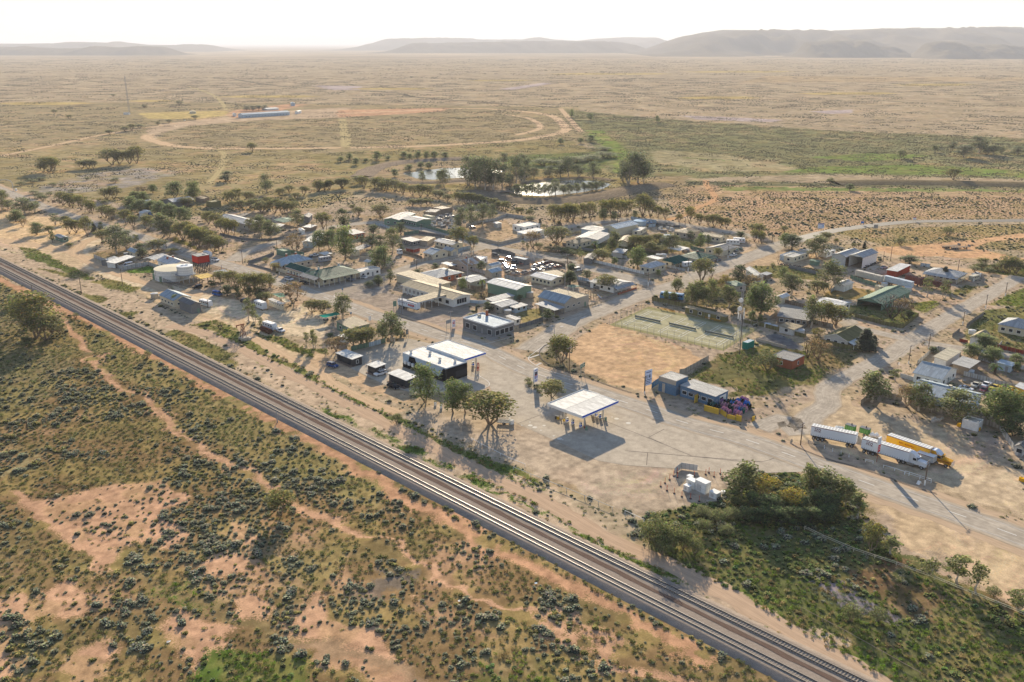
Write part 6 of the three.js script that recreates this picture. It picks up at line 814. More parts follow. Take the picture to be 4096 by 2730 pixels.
function carGroup(type,col){
const key=type+col;if(carProto[key])return carProto[key].clone();const K=CARS[type],g=new THREE.Group(),pm=carPaint(col),r=type==='sedan'?.33:.39,w=K.w;
part('body',prof(K.body,w),pm,g);part('cabin_glass',prof(K.glass,w-.12),glassM,g);part('roof',prof(K.top,w-.16,.02),pm,g);
for(const s of[-1,1]){for(const x of[-K.L*.3,K.L*.31])wheel(g,x,s*(w/2-.12),r);cube('headlight',lampM,g,K.L/2-.02,.68,s*w*.36,.08,.16,.34);cube('pillar',pm,g,type==='ute'?.2:-.25,type==='sedan'?.95:1.1,s*(w/2-.05),.12,type==='van'?.9:.5,.04);}
cube('bumper',paintM('ash'),g,K.L/2+.03,.4,0,.12,.22,w*.92);if(type==='ute'){for(const s of[-1,1])cube('tray_side',pm,g,-1.55,.95,s*(w/2-.06),1.9,.3,.07);cube('tailgate',pm,g,-2.48,.95,0,.07,.3,w-.1);cube('tray_floor',paintM('ash'),g,-1.5,.93,0,1.8,.05,w-.2);}if(type==='wagon')cube('roof_rack',paintM('grey'),g,-.7,1.82,0,1.9,.1,1.2);
return(carProto[key]=g).clone();
}
function put(o,z,c,name,label,catg,group){const a=at(z,c[0],c[1]),b=at(z,c[2],c[3]);o.name=numbered(name);o.position.set((a[0]+b[0])/2,0,(a[1]+b[1])/2);o.rotation.y=Math.atan2(-(b[1]-a[1]),b[0]-a[0]);o.userData={label,category:catg};if(group)o.userData.group=group;scene.add(o);return o;}
const car=(z,type,col,c,label,group)=>put(carGroup(type,col),z,c,type==='ute'?'utility_car':type==='wagon'?'four_wheel_drive':type==='van'?'van':'sedan',label,type==='van'?'van':'car',group);
car('B','wagon',WHITE,[275,975,358,990],'white four wheel drive towing a caravan on the highway by the red tank');car('B','wagon',WHITE,[1112,1196,1200,1212],'white four wheel drive parked beside the hotel wing');car('B','ute',[.03,.035,.04],[1275,1232,1378,1262],'dark utility car parked at the hotel verandah corner');car('B','ute',[.22,.23,.26],[1905,1218,1820,1198],'grey utility car nosed in at the hotel verandah');car('B','sedan',WHITE,[2036,1186,1960,1174],'white sedan in front of the long white annex');car('B','wagon',[.02,.025,.022],[165,1285,58,1308],'black four wheel drive by the yellow roofed shelter');car('B','van',[.03,.1,.33],[292,1368,388,1388],'blue high roofed van in the caravan park');car('B','wagon',[.05,.05,.06],[618,1462,690,1432],'dark car half hidden by the caravan park thicket');car('B','ute',WHITE,[1425,935,1472,928],'pale utility car in the yard behind the blue roofed house');car('B','sedan',[.05,.09,.13],[1395,958,1420,935],'dark blue car beside the pale yard utility');
car('F','ute',WHITE,[1728,778,1808,806],'white utility car hitched to the caravan on the sand');car('A','van',WHITE,[1440,1048,1522,1032],'white van with blue glass inside the walled yard');car('A','sedan',WHITE,[1400,1045,1445,1052],'white car beside the van inside the walled yard');
car('W','wagon',[.025,.07,.2],[160,1175,298,1215],'dark blue four wheel drive in front of the left cabin');car('W','wagon',WHITE,[835,1268,708,1306],'white four wheel drive between the middle and right cabins');car('W','ute',[.02,.022,.025],[852,1412,992,1462],'black utility car with pale cover before the right cabin');
car('D','wagon',WHITE,[980,1100,1066,1092],'white wagon parked before the cream hipped cottage');car('D','sedan',[.16,.17,.2],[1735,990,1802,975],'grey car parked in front of the green roofed house');car('D','ute',WHITE,[1918,936,1980,920],'white utility car on the dirt beside the main street');car('D','wagon',[.45,.42,.35],[1958,902,2028,884],'beige wagon on the dirt by the grey tan house');car('D','wagon',[.35,.38,.48],[1365,868,1442,868],'pale blue wagon under the white carport');car('D','sedan',[.12,.2,.17],[1990,862,2050,852],'green car covered with a sheet beside the carport');car('D','sedan',[.3,.42,.6],[960,556,1010,556],'blue white car behind the round pale blue tank');car('E','sedan',[.42,.44,.47],[1132,808,1173,800],'silver sedan on the concrete pad by the open shed');car('E','ute',WHITE,[1920,868,1975,860],'car beside the fenced caravan at the crossroads');car('X','wagon',WHITE,[1232,815,1248,811],'tiny white car on the race track road');car('C','van',WHITE,[905,1048,860,1056],'white van peeking out of the ribbed carport');car('H','van',WHITE,[850,108,910,96],'white van among the bushes of the corner lot');
car('O','sedan',WHITE,[1450,340,1612,382],'white sedan behind the big shed in the wreck yard');car('O','sedan',[.2,.06,.08],[1795,348,1725,410],'maroon sedan in the wreck yard');car('O','ute',WHITE,[1845,290,1745,345],'white tray truck in the wreck yard');car('O','ute',[.55,.42,.1],[1955,342,1872,362],'yellow utility behind the great pepper tree');car('O','ute',[.5,.37,.07],[2145,356,2065,396],'yellow stripped utility near the yellow walled shed');car('O','ute',[.5,.47,.38],[1690,290,1625,352],'cream stripped truck body in the wreck yard');
const LEAD=[[.34,.32,.31],[.26,.27,.3],[.3,.13,.1],[.2,.25,.33],[.42,.38,.3],[.12,.12,.12]];
const wreckTints=['white','silver','rusty','blue grey','beige','black'];
[[1460,1062,1520,1050],[1480,1085,1540,1070],[1535,1100,1595,1085],[1490,1140,1545,1120],[1460,1040,1500,1030],[1580,1140,1640,1130],[1560,1050,1600,1070],[1690,1135,1735,1120],[1800,1055,1850,1045],[1850,1040,1905,1030],[1890,1022,1945,1018],[1945,1025,2000,1015],[1930,1060,1990,1068],[1990,1040,2050,1050],[1880,1080,1935,1075],[1800,1090,1850,1085],[1780,1110,1830,1100],[1860,1100,1910,1105],[2060,1060,2110,1052],[1570,1010,1620,1020],[1640,1015,1690,1028],[1420,985,1470,990],[1500,955,1560,965],[1350,925,1400,935]].forEach((c,i)=>{const k=i<19?[0,1,0,4,2,0,3][i%7]:[2,5,2,5][i%4];car('C',i%4===3?'wagon':i%7===5?'ute':'sedan',LEAD[k],c,wreckTints[k]+(i<8?' wreck in the left cluster on the red earth of the wrecking yard':i<19?' wreck in the packed rows at the right of the wrecking yard':' stripped wreck along the back of the wrecking yard'),'wrecked cars in the wrecking yard, '+wreckTints[k]+(i<8?' left':i<19?' right':' back'));});
[[800,470,860,480],[860,490,920,480],[790,500,840,490],[930,480,980,490],[700,520,760,515],[1080,610,1140,605],[860,640,920,630]].forEach((c,i)=>car('C',i%3?'sedan':'wagon',LEAD[i===5?5:[0,1,4][i%3]],c,i===5?'dark wreck under the junk yard gums':['white','silver','beige'][i%3]+' old car among the junk in the junk yard',i===5?undefined:'old cars in the junk yard, '+['white','silver','beige'][i%3]));
// ---- caravans, bus, motorhome
function vanBox(z,c,w,h,label,o={}){
const a=at(z,c[0],c[1]),b=at(z,c[2],c[3]),L=o.len||Math.hypot(a[0]-b[0],a[1]-b[1]),t=put(new THREE.Group(),z,c,o.name||'caravan',label,o.cat||'caravan'),y=.45,m=carPaint(o.col||WHITE),k=L/2;
part('body',prof([[-k,y],[k,y],[k,y+h*.55],[k-(o.rake??.5),y+h],[-k+.2,y+h],[-k,y+h*.8]],w,.08),m,t);const n=o.n||Math.max(2,Math.round(L/1.7));
for(const s of[-1,1])for(let i=0;i<n;i++)cube('window',glassM,t,lerp(-k+.8,k-1,n>1?i/(n-1):.5),y+h*.5,s*(w/2+.01),o.winW||.85,h*.26,.05);cube('windscreen',glassM,t,k+.01-(o.name?0:.02),y+h*.32,0,.06,h*.24,w*.8);cube('rear_window',glassM,t,-k-.01,y+h*.5,0,.05,h*.25,w*.55);
for(const s of[-1,1])for(const x of o.axles||[-.3,.5])wheel(t,x,s*(w/2-.15),.36);for(const x of[-.3,.25])cube('roof_hatch',paintM('grey'),t,x*L,y+h,0,.6,.1,.6);if(o.stripe)for(const s of[-1,1])cube('stripe',carPaint(o.stripe),t,0,y+h*.25,s*(w/2+.012),L*.95,.22,.04);
if(!o.name)part('drawbar',new MB().bar([k,.5,.5],[k+1.3,.5,0],.05).bar([k,.5,-.5],[k+1.3,.5,0],.05).geo(),paintM('ash'),t);return t;
}
vanBox('B',[185,915,275,945],2.3,2.3,'white caravan behind the four wheel drive on the highway',{stripe:[.3,.34,.42],len:6.4});vanBox('F',[1600,745,1705,778],2.4,2.5,'large white caravan parked on the sand at the caravan park',{stripe:[.25,.35,.5],len:7});vanBox('F',[1492,505,1600,545],2.4,2.9,'white motorhome beside the cream amenities block',{name:'motorhome',cat:'motorhome',len:7,axles:[-2,2.4],rake:.2});vanBox('B',[152,1480,268,1510],2.3,2.3,'small white and blue bus by the grey railway shed',{name:'bus',cat:'bus',len:7,n:5,axles:[-1.8,2.2],stripe:[.16,.4,.5],rake:.3});vanBox('B',[1500,1000,1635,978],2.3,2.4,'grey caravan in the yard behind the hotel',{col:[.3,.33,.38],len:7});vanBox('D',[1378,1052,1468,1042],2.2,2.2,'white caravan by the pole on the main street',{len:5.6});vanBox('D',[1875,795,2015,800],2.4,2.5,'front white caravan of the two on the dirt',{len:7.5});vanBox('D',[1960,772,2068,778],2.4,2.5,'rear white caravan of the two on the dirt',{len:7,stripe:[.5,.25,.25]});
vanBox('D',[1372,1432,1125,1405],2.5,2.6,'faded blue old bus parked under the trees behind the courts',{name:'bus',cat:'bus',col:[.12,.28,.5],n:8,axles:[-3,3.4],rake:.3,len:11,winW:1});vanBox('J',[1650,222,1770,190],2.3,2.2,'cream caravan behind the curved white fence',{col:[.5,.47,.36],len:6.5});
{const t=put(new THREE.Group(),'C',[262,905,300,915],'truck_cab','white truck cab parked by the pepper trees','truck');part('cab',prof([[-1.2,.6],[1.2,.6],[1.2,1.8],[.9,2.9],[-1.2,3]],2.4),carPaint(WHITE),t);cube('windscreen',glassM,t,1.1,1.85,0,.2,.8,2);for(const s of[-1,1]){wheel(t,.5,s,.5,.3);cube('window',glassM,t,0,1.8,s*1.21,1,.7,.05);}}
{const t=put(new THREE.Group(),'A',[1590,440,1780,490],'truck','white covered truck between the pepper trees and the highway','truck');cube('box',wallM('white'),t,-1,1,0,8,2.6,2.4);part('cab',prof([[3.2,.6],[5.2,.6],[5.2,1.6],[4.9,2.6],[3.2,2.7]],2.3),carPaint([.1,.2,.45]),t);for(const s of[-1,1])for(const x of[-3.6,-2.4,4.2])wheel(t,x,s,.5,.3);}
// ---- road trains at the truck stop
const HEAD=GRID-Math.PI/2;
function trailer(z,c,h,col,label,decal,o={}){
const a=at(z,c[0],c[1],h),b=at(z,c[2],c[3],h),L=Math.hypot(b[0]-a[0],b[1]-a[1]),t=thing('trailer',label,'trailer',[a[0],0,a[1]],Math.atan2(-(b[1]-a[1]),b[0]-a[0])),W=2.5,m=std('curtain_'+col.join(),{color:rgb(...col),roughness:.55});
const bh=h-1.35;cube('body',m,t,L/2,1.35,-W/2,L,bh,W);cube('roof',paintM('sheet'),t,L/2,h,-W/2,L,.05,W-.1);for(let i=0;i<15;i++)cube('roof_bow',paintM('white'),t,(i+.5)/15*L,h+.05,-W/2,.28,.03,W-.15);
for(const s of[0,-W]){cube('top_rail',lam('rail_maroon',{color:rgb(.16,.03,.03)}),t,L/2,h-.12,s,L,.14,.05);cube('lower_rail',paintM('grey'),t,L/2,1.28,s,L,.14,.06);}if(o.straps!==false)for(let i=0;i<20;i++)cube('strap',paintM('dark'),t,(i+.5)/20*L,1.3,.01,.06,.55,.03);
cube('chassis',paintM('dark'),t,L/2,.85,-W/2,L*.96,.35,1.1);for(const x of o.axles||[1,2.3,3.6])for(const s of[-.2,-W+.2])wheel(t,x,s,.52,.42);for(const x of o.front||[])for(const s of[-.2,-W+.2])wheel(t,L-x,s,.52,.42);if(o.legs)for(const s of[-.5,-2])cube('landing_leg',paintM('grey'),t,L-3,.1,s,.15,1,.15);
cube('mudguard',paintM('dark'),t,2.3,1.02,-W/2,4,.06,W);if(decal){const p=part('decal',new THREE.PlaneGeometry(decal[1]*L,decal[2]),new THREE.MeshLambertMaterial({name:'trailer_print',map:decal[0]}),t);p.position.set(decal[3]*L,decal[4],.045);}return t;
}
const css=(c)=>'rgb('+c.map((v)=>Math.round(255*toS(v))).join()+')',CUR=[.66,.70,.74],YEL=[.74,.38,.012];
const seq=print(256,96,(g,w,h)=>{g.fillStyle=css(CUR);g.fillRect(0,0,w,h);g.fillStyle='#5c1418';g.setTransform(1,.06,-.25,1,26,0);g.font='bold 76px sans-serif';g.fillText('SEQ',14,64);g.fillStyle=css(CUR);g.fillRect(0,36,200,5);g.setTransform(1,.06,0,1,0,0);bars(g,30,72,150,1,6,9,'#7a6a70');});
const mansell=print(512,200,(g,w,h)=>{g.fillStyle=css(YEL);g.fillRect(0,0,w,h);g.fillStyle='#8c1a10';g.textAlign='center';g.font='bold 92px sans-serif';g.save();g.translate(256,92);g.scale(.66,1);g.fillText('NEIL MANSELL',0,0);g.restore();g.save();g.translate(256,176);g.scale(.92,.8);g.font='bold 78px sans-serif';g.fillText('TRANSPORT',0,0);g.restore();});
trailer('N',[315,345,908,464],4.3,CUR,'white curtain sided trailer at the rear of the road train',[seq,.27,1.5,.18,3.35],{front:[1,2.3]});trailer('N',[978,508,1598,690],4.3,CUR,'white curtain sided trailer hitched to the white truck',[seq,.27,1.5,.2,3.35],{});trailer('N',[1303,462,1866,650],4.3,YEL,'yellow trailer lettered for a transport firm behind the white one',[mansell,.44,1.75,.48,3.0],{straps:false});
function primeMover(z,x,y,col,roofCol,label,band){
const p=at(z,x,y),t=thing('prime_mover',label,'truck',[p[0],0,p[1]],HEAD),m=carPaint(col),r=carPaint(roofCol),ch=std('chrome',{color:rgb(.55,.56,.58),roughness:.25,metalness:.9}),dk=paintM('dark');
cube('chassis',dk,t,-2.8,.75,-1.25,7.6,.3,1);part('hood',prof([[-1.5,1],[1,1],[1.1,1.9],[-1.5,2.25]],2,.12),m,t).position.z=-1.25;part('cab',prof([[-3,.95],[-1.4,.95],[-1.4,2.1],[-1.75,3],[-3,3.05]],2.3,.08),m,t).position.z=-1.25;part('sleeper',prof([[-4.4,.95],[-2.95,.95],[-2.95,3.4],[-3.3,3.9],[-4.4,3.95]],2.4,.08),m,t).position.z=-1.25;part('roof_fairing',prof([[-4.35,3.2],[-1.7,3.02],[-2.5,3.75],[-3.4,4.1],[-4.35,4.05]],2.2,.06),r,t).position.z=-1.25;
const ws=part('windscreen',new THREE.BoxGeometry(.05,.85,2),glassM,t);ws.position.set(-1.5,2.58,-1.25);ws.rotation.z=.36;for(const s of[-.07,-2.43]){cube('side_window',glassM,t,-2.15,2.1,s,.95,.7,.05);cube('mirror',ch,t,-1.35,2.1,s+(s>-1?.2:-.2),.1,.7,.25);part('exhaust_stack',new MB().bar([-4.55,1,s],[-4.55,4.4,s],.11,.11,8).geo(),ch,t);cube('fuel_tank',ch,t,-3.1,.5,s-(s>-1?.1:-.1),2,.65,.6);wheel(t,0,s-(s>-1?.12:-.12),.54,.36);part('front_guard',prof([[-.75,.8],[-.5,1.15],[.5,1.15],[.75,.8],[.75,.7],[.4,1],[-.4,1],[-.75,.7]],.5,.03),m,t).position.z=s>-1?-.25:-2.25;for(const q of[-5.1,-6.4])wheel(t,q,s>-1?-.28:-2.22,.54,.5);if(band)cube('stripe',lam('truck_maroon',{color:rgb(.22,.03,.03)}),t,-1.6,1.55,s>-1?-.04:-2.46,5,.14,.05);}
cube('grille',ch,t,1.14,1,-1.25,.1,.9,1.3);const b=new MB();for(let k=0;k<4;k++)b.bar([1.5,.5+k*.4,-.1],[1.5,.5+k*.4,-2.4],.05);for(const s of[-.2,-.9,-1.6,-2.3])b.bar([1.5,.4,s],[1.5,1.8,s],.05);part('bull_bar',b.geo(),ch,t);cube('sun_visor',m,t,-1.3,3.02,-1.25,.4,.06,2);return t;
}
primeMover('N',1748,915,WHITE,WHITE,'white long nosed truck with chrome bull bar at the truck stop');primeMover('N',2066,888,[.62,.30,.02],[.62,.68,.76],'orange yellow long nosed truck with pale blue roof fairing',true);
{const t=trailer('N',[1690,688,1910,762],3,[.42,.42,.4],'low grey tipper body between the yellow trailer and white truck',null,{straps:false,axles:[]});}
function bagPallet(z,x,y,label){const p=at(z,x,y),t=thing('bulk_bag',label,'bag',[p[0],0,p[1]],rr(0,1),'white bulk bags at the truck stop');const g=new THREE.SphereGeometry(.62,10,8);g.scale(1,1.05,1);g.translate(0,.7,0);part('bag',g,paintM('white'),t);part('lifting_loop',new MB().bar([-.4,1.1,0],[0,1.65,0],.05).bar([.4,1.1,0],[0,1.65,0],.05).geo(),paintM('sheet'),t);}
for(const[x,y]of[[640,395],[668,398],[695,402],[720,405]])bagPallet('N',x,y,'white bulk bag in the group behind the rear white trailer');for(const[x,y]of[[1095,490],[1122,494],[1150,500],[1176,502],[1110,478],[1165,486]])bagPallet('N',x,y,'white bulk bag in the group beside the green machine');
for(const[x,y,l]of[[820,425,'left'],[1008,462,'right']]){const p=at('N',x,y),t=thing('generator','green trailer mounted generator behind the trailers, '+l+' of two','generator',[p[0],0,p[1]],HEAD),gm=lam('machine_green',{color:rgb(.1,.24,.07)});cube('housing',gm,t,0,.7,0,2.9,1.7,1.6);cube('lid',paintM('ash'),t,0,2.4,0,3,.1,1.7);part('exhaust',new MB().bar([.3,2.4,0],[.3,3.1,0],.2,.15,8).geo(),paintM('dark'),t);for(let i=0;i<4;i++)cube('louvre',lam('louvre_green',{color:rgb(.17,.36,.1)}),t,-.9+i*.6,1,.81,.4,1,.04);for(const s of[-1,1])wheel(t,.2,s*.9,.36);part('drawbar',new MB().bar([1.4,.6,0],[2.8,.5,0],.06).geo(),paintM('dark'),t);}
{const t=trailer('W',[968,420,1180,478],3.9,[.62,.67,.72],'white lettered container trailer beside the motel porch',[print(256,96,(g,w,h)=>{g.fillStyle=css([.62,.67,.72]);g.fillRect(0,0,w,h);g.fillStyle='#3a4470';g.font='bold 34px sans-serif';g.fillText("PERRY'S",4,44);g.fillStyle='#a81f2a';g.fillRect(146,26,88,34);bars(g,156,36,66,1,10,12,'#eccfd0');bars(g,170,68,50,1,8,10,'#55607c');}),.96,2.3,.5,2.6],{straps:false});}
{const t=put(new THREE.Group(),'W',[885,850,1030,845],'flat_trailer','old timber flat bed trailer under the thin grey gum','trailer');cube('deck',lam('deck_timber',{}),t,0,1,0,7,.15,2.4);for(const s of[-1,1]){cube('side_board',mats.deck_timber,t,0,1.15,s*1.15,7,.5,.08);for(const x of[-1.8,1.8])wheel(t,x,s*.95,.45,.3);}}
for(const[c,l]of[[[1665,632,1785,622],'left'],[[1750,640,1860,634],'right']]){const t=put(new THREE.Group(),'E',c,'flat_trailer','empty flat bed trailer on the orange clay, '+l+' of two','trailer');cube('deck',paintM('brown'),t,0,1.1,0,12,.25,2.5);for(const s of[-1,1])for(const x of[-4.6,-3.4,-2.2,3.6])wheel(t,x,s,.5,.35);cube('headboard',paintM('ash'),t,5.9,1.3,0,.15,1,2.4);}
for(const[c,l,n]of[[[1352,868,1475,905],'left short','E'],[[1480,888,1715,945],'right long','E']]){const a=at('E',c[0],c[1],3.4),b=at('E',c[2],c[3],3.4),L=Math.hypot(a[0]-b[0],a[1]-b[1]),t=thing('livestock_crate','rusty red livestock crate trailer, the '+l+' one','trailer',[(a[0]+b[0])/2,0,(a[1]+b[1])/2],Math.atan2(a[1]-b[1],b[0]-a[0])),m=lam('crate_red',{color:rgb(.2,.065,.05)});cube('core',paintM('dark'),t,0,1.1,0,L-.4,2.9,2.2);for(let k=0;k<8;k++)for(const s of[-1,1])cube('slat',m,t,0,1.1+k*.38,s*1.2,L,.2,.06);for(const k of[-1,1])for(let q=0;q<7;q++)cube('slat',m,t,k*L/2,1.1+q*.4,0,.06,.2,2.4);for(let i=0;i<=8;i++){cube('roof_bar',m,t,(i/8-.5)*L,4.05,0,.12,.1,2.4);for(const s of[-1,1])cube('upright',m,t,(i/8-.5)*(L-.1),1,s*1.25,.12,3.05,.08);}for(const s of[-1,1])for(const x of[-L/2+1,-L/2+2.2,L/2-1.2])wheel(t,x,s,.5,.35);}
{
const wrap=lam('bale_wrap',{color:rgb(.55,.51,.44)}),wrap2=lam('bale_wrap_blue',{color:rgb(.55,.6,.64)}),bg=new THREE.BoxGeometry(.94,.88,1.08,2,2,2);{const p=bg.attributes.position;for(let i=0;i<p.count;i++){const v=new THREE.Vector3().fromBufferAttribute(p,i),k=1-.1*Math.pow(Math.max(0,v.length()/.75-1),1);p.setXYZ(i,v.x*k,v.y*k,v.z*k);}bg.computeVertexNormals();}
[[[918,830,1142,885],wrap,'left'],[[1163,878,1400,935],wrap2,'right']].forEach(([c,m,l])=>{const a=at('E',c[0],c[1],3.2),b=at('E',c[2],c[3],3.2),L=Math.hypot(a[0]-b[0],a[1]-b[1]),ry=Math.atan2(a[1]-b[1],b[0]-a[0]),X=[(b[0]-a[0])/L,(b[1]-a[1])/L],Z=[-X[1],X[0]],t=thing('flat_trailer','flat trailer stacked with bales in the east yard, the '+l+' one','trailer',[(a[0]+b[0])/2,0,(a[1]+b[1])/2],ry);cube('deck',paintM('brown'),t,0,1.05,0,L+.6,.2,2.5);for(const s of[-1,1])for(const x of[-L/2+1,-L/2+2.2,-L/2+3.4,L/2-2])wheel(t,x,s,.5,.35);
const n=14;for(let k=0;k<3;k++)for(let i=0;i<n;i++)for(const s of[-.58,.58]){const o=new THREE.Mesh(bg,m),q=(i+.5)/n*L;o.name=numbered('bale');o.position.set(a[0]+X[0]*q+Z[0]*s,1.75+k*.95+rr(-.05,.07),a[1]+X[1]*q+Z[1]*s);o.rotation.y=ry+rr(-.1,.1);o.scale.x=L/n/1.02*.97;o.castShadow=true;tag(o,(m===wrap?'cream':'bluish white')+' wrapped bale stacked on the '+l+' flat trailer in the east yard','bale','bales on the '+l+' trailer');scene.add(o);}});
}
// ---- cable reels behind the yellow wall
{
const cols={pink:[.40,.21,.29],violet:[.30,.16,.31],green:[.012,.045,.04],teal:[.02,.10,.095],blue:[.03,.16,.48],black:[.015,.015,.018]},pr={};
const reel=(c)=>{if(pr[c])return pr[c].clone();const g=new THREE.Group(),m=lam('reel_'+c,{color:rgb(...cols[c])}),q=lam('reel_hub',{color:rgb(...cols[c].map((v)=>v*.55+.01))});for(const s of[-1,1]){const f=wheelG(1.15,.1);const k=part('flange',f,m,g);k.position.set(0,1.15,s*.5);const h=part('hub_cap',wheelG(.3,.14),q,k);}part('drum',wheelG(.62,1),lam('drum_'+c,{color:rgb(...cols[c].map((v)=>v*.7))}),g).position.y=1.15;return(pr[c]=g).clone();};
[[1100,690,'green'],[1155,710,'teal'],[1208,735,'black'],[1262,755,'green'],[1300,650,'violet'],[1345,665,'black'],[1395,655,'green'],[1430,640,'teal'],[1470,640,'black'],[1535,645,'blue'],[1580,640,'black'],[1600,625,'violet'],[1640,640,'violet'],[1660,690,'blue'],[1695,725,'black'],[1310,710,'pink'],[1350,720,'pink'],[1400,730,'black'],[1440,690,'blue'],[1480,690,'green'],[1520,690,'pink'],[1555,715,'pink'],[1600,740,'violet'],[1635,755,'pink'],[1320,780,'pink'],[1385,800,'pink'],[1430,760,'green'],[1470,745,'pink'],[1510,750,'violet'],[1565,775,'blue'],[1505,820,'violet'],[1550,830,'pink'],[1600,780,'teal'],[1425,700,'teal']].forEach(([x,y,c])=>{const p=at('M',x,y),o=reel(c);o.name=numbered('cable_reel');o.position.set(p[0],0,p[1]);o.rotation.y=HEAD+Math.PI/2+rr(-.25,.25);o.scale.setScalar(rr(.9,1.08));const up=y<700?'farther back among the reels beside the old blue shop':'near the yellow wall beside the old blue shop';o.userData={label:c+' cable reel '+up,category:'reel',group:c+' cable reels '+(y<700?'at the back':'by the yellow wall')};scene.add(o);});
}
// ---- small things in the yards
{
const tyreG=new THREE.TorusGeometry(.42,.17,6,14);tyreG.rotateX(Math.PI/2);
const tyre=(z,x,y,label,group,tilt)=>{const p=at(z,x,y),o=new THREE.Mesh(tyreG,tyreM);o.name=numbered('tyre');o.position.set(p[0],tilt?.45:.17,p[1]);if(tilt)o.rotation.set(1.3,GRID+rr(-.4,.4),0);o.scale.setScalar(rr(.9,1.25));o.castShadow=true;tag(o,label,'tyre',group);scene.add(o);};
for(let i=0;i<30;i++)tyre('E',262+i*11.6+rr(-3,3),772+i*1.9+rr(-3,3),'old black tyre in the long row before the machine sheds','row of old tyres',i%3);for(let i=0;i<20;i++)tyre('E',985+i*7+rr(-3,3),800-i*2.6+rr(-4,4),'black tyre heaped against the white wall of the right machine shed','tyres against the machine shed wall',i%2);
const box=(z,x,y,m,s,label,group,name='crate',catg='crate')=>{const p=at(z,x,y),t=thing(name,label,catg,[p[0],0,p[1]],rr(0,1.5),group);cube('body',m,t,0,0,0,s[0],s[1],s[2]);cube('lid',paintM('grey'),t,0,s[1],0,s[0]*1.04,.06,s[2]*1.04);};
const jc=['sheet','brown','white','tan','ash','zinc','cream'];for(let i=0;i<64;i++){const x=rr(600,960),y=470+(x-600)*.28+rr(-40,95),c=jc[i%7];box('C',x,y,wallM(c),[rr(.8,2.6),rr(.5,1.7),rr(.8,2)],c.replace('sheet','pale').replace('ash','dark grey').replace('zinc','grey')+' crate of scrap in the crowded junk yard','scrap crates in the junk yard, '+c);}
for(let i=0;i<16;i++)box('O',1500+rr(0,560),300+rr(-60,110),wallM(jc[(i*3)%7]),[rr(.6,1.6),rr(.3,.9),rr(.6,1.4)],'small box of scrap between the wrecks behind the big shed','scrap boxes in the wreck yard');for(let i=0;i<12;i++)box('C',rr(1000,1140),rr(455,560),wallM(jc[i%5]),[rr(.8,2),rr(.5,1.4),rr(.8,1.6)],'scrap box under the junk yard gums','scrap boxes under the gums');for(let i=0;i<8;i++)box('C',690+i*22,1195+rr(-14,18),wallM(jc[i%3]),[rr(1,1.6),rr(.4,.9),rr(1,1.6)],'pale crate in the yard behind the motel','pale crates behind the motel');for(let i=0;i<10;i++)box('D',1130+rr(-30,130),640+rr(-40,30),wallM(jc[i%6]),[rr(1,3),rr(.6,1.6),rr(1,2)],'storage box in the yard by the pale blue shed','storage boxes by the pale blue shed');
for(let i=0;i<7;i++){const p=at('O',1442+i*41.5,838+i*8.6),t=thing('barrier_block',(i%2?'black':'yellow')+' barrier block in the row before the white container','barrier',[p[0],0,p[1]],HEAD,(i%2?'black':'yellow')+' barrier blocks by the white container');cube('block',i%2?paintM('dark'):lam('block_yellow',{color:rgb(.7,.38,.02)}),t,0,0,0,1.15,1,.8);cube('cap',i%2?paintM('black'):mats.block_yellow,t,0,1,0,.9,.08,.6);}for(let i=0;i<3;i++){const p=at('O',2255+i*14,1550+i*6),t=thing('barrier_block','yellow barrier block at the far right edge of the truck stop','barrier',[p[0],0,p[1]],HEAD,'yellow barrier blocks at the right edge');cube('block',lam('block_yellow',{}),t,0,0,0,1.1,1,.8);}
for(let i=0;i<14;i++){const p=at('O',1150+rr(-70,90),765+rr(-40,25)),o=new THREE.Mesh(new THREE.DodecahedronGeometry(rr(.3,.75)),paintM('stone'));o.name=numbered('rock');o.position.set(p[0],.2,p[1]);tag(o,'pale rubble rock in the heap at the truck stop fence','rock','rubble heap at the truck stop');scene.add(o);}
for(const[x,y]of[[484,640],[590,678],[700,715],[805,752]]){const p=at('N',x,y),t=thing('bollard','short white bollard along the kerb of the truck stop','bollard',[p[0],0,p[1]],0,'white bollards along the truck stop kerb');cube('post',paintM('white'),t,0,0,0,.16,1.1,.16);cube('cap',paintM('dark'),t,0,.75,0,.18,.12,.18);}
{const p=at('N',1722,1112),t=thing('folding_sign','white folded sandwich board standing by the leaning pole','sign',[p[0],0,p[1]],.6);for(const s of[-1,1]){const q=cube('leaf',paintM('white'),t,s*.35,.15,0,.06,1.1,.9);q.rotation.z=s*.6;}}
const C0=at('Q',660,510);struct('footing',slab(pts('Q',[540,460,620,430,775,490,740,535,600,520]),.07),M_CONC,'concrete pad under the white tank units');
const unit=(x,y,w,h,d,label,o)=>{const p=at('Q',x,y),t=thing('tank_unit',label,'tank',[p[0],0,p[1]],HEAD-.1);cube('housing',wallM('white'),t,0,.15,0,w,h,d);cube('base',paintM('stone'),t,0,0,0,w+.3,.15,d+.3);cube('lid',paintM('white'),t,0,h+.15,0,w+.1,.1,d+.1);cube('door',paintM('sheet'),t,-w*.1,.5,d/2+.02,w*.4,h*.6,.05);cube('handle',paintM('dark'),t,w*.05,h*.5,d/2+.06,.08,.25,.05);};
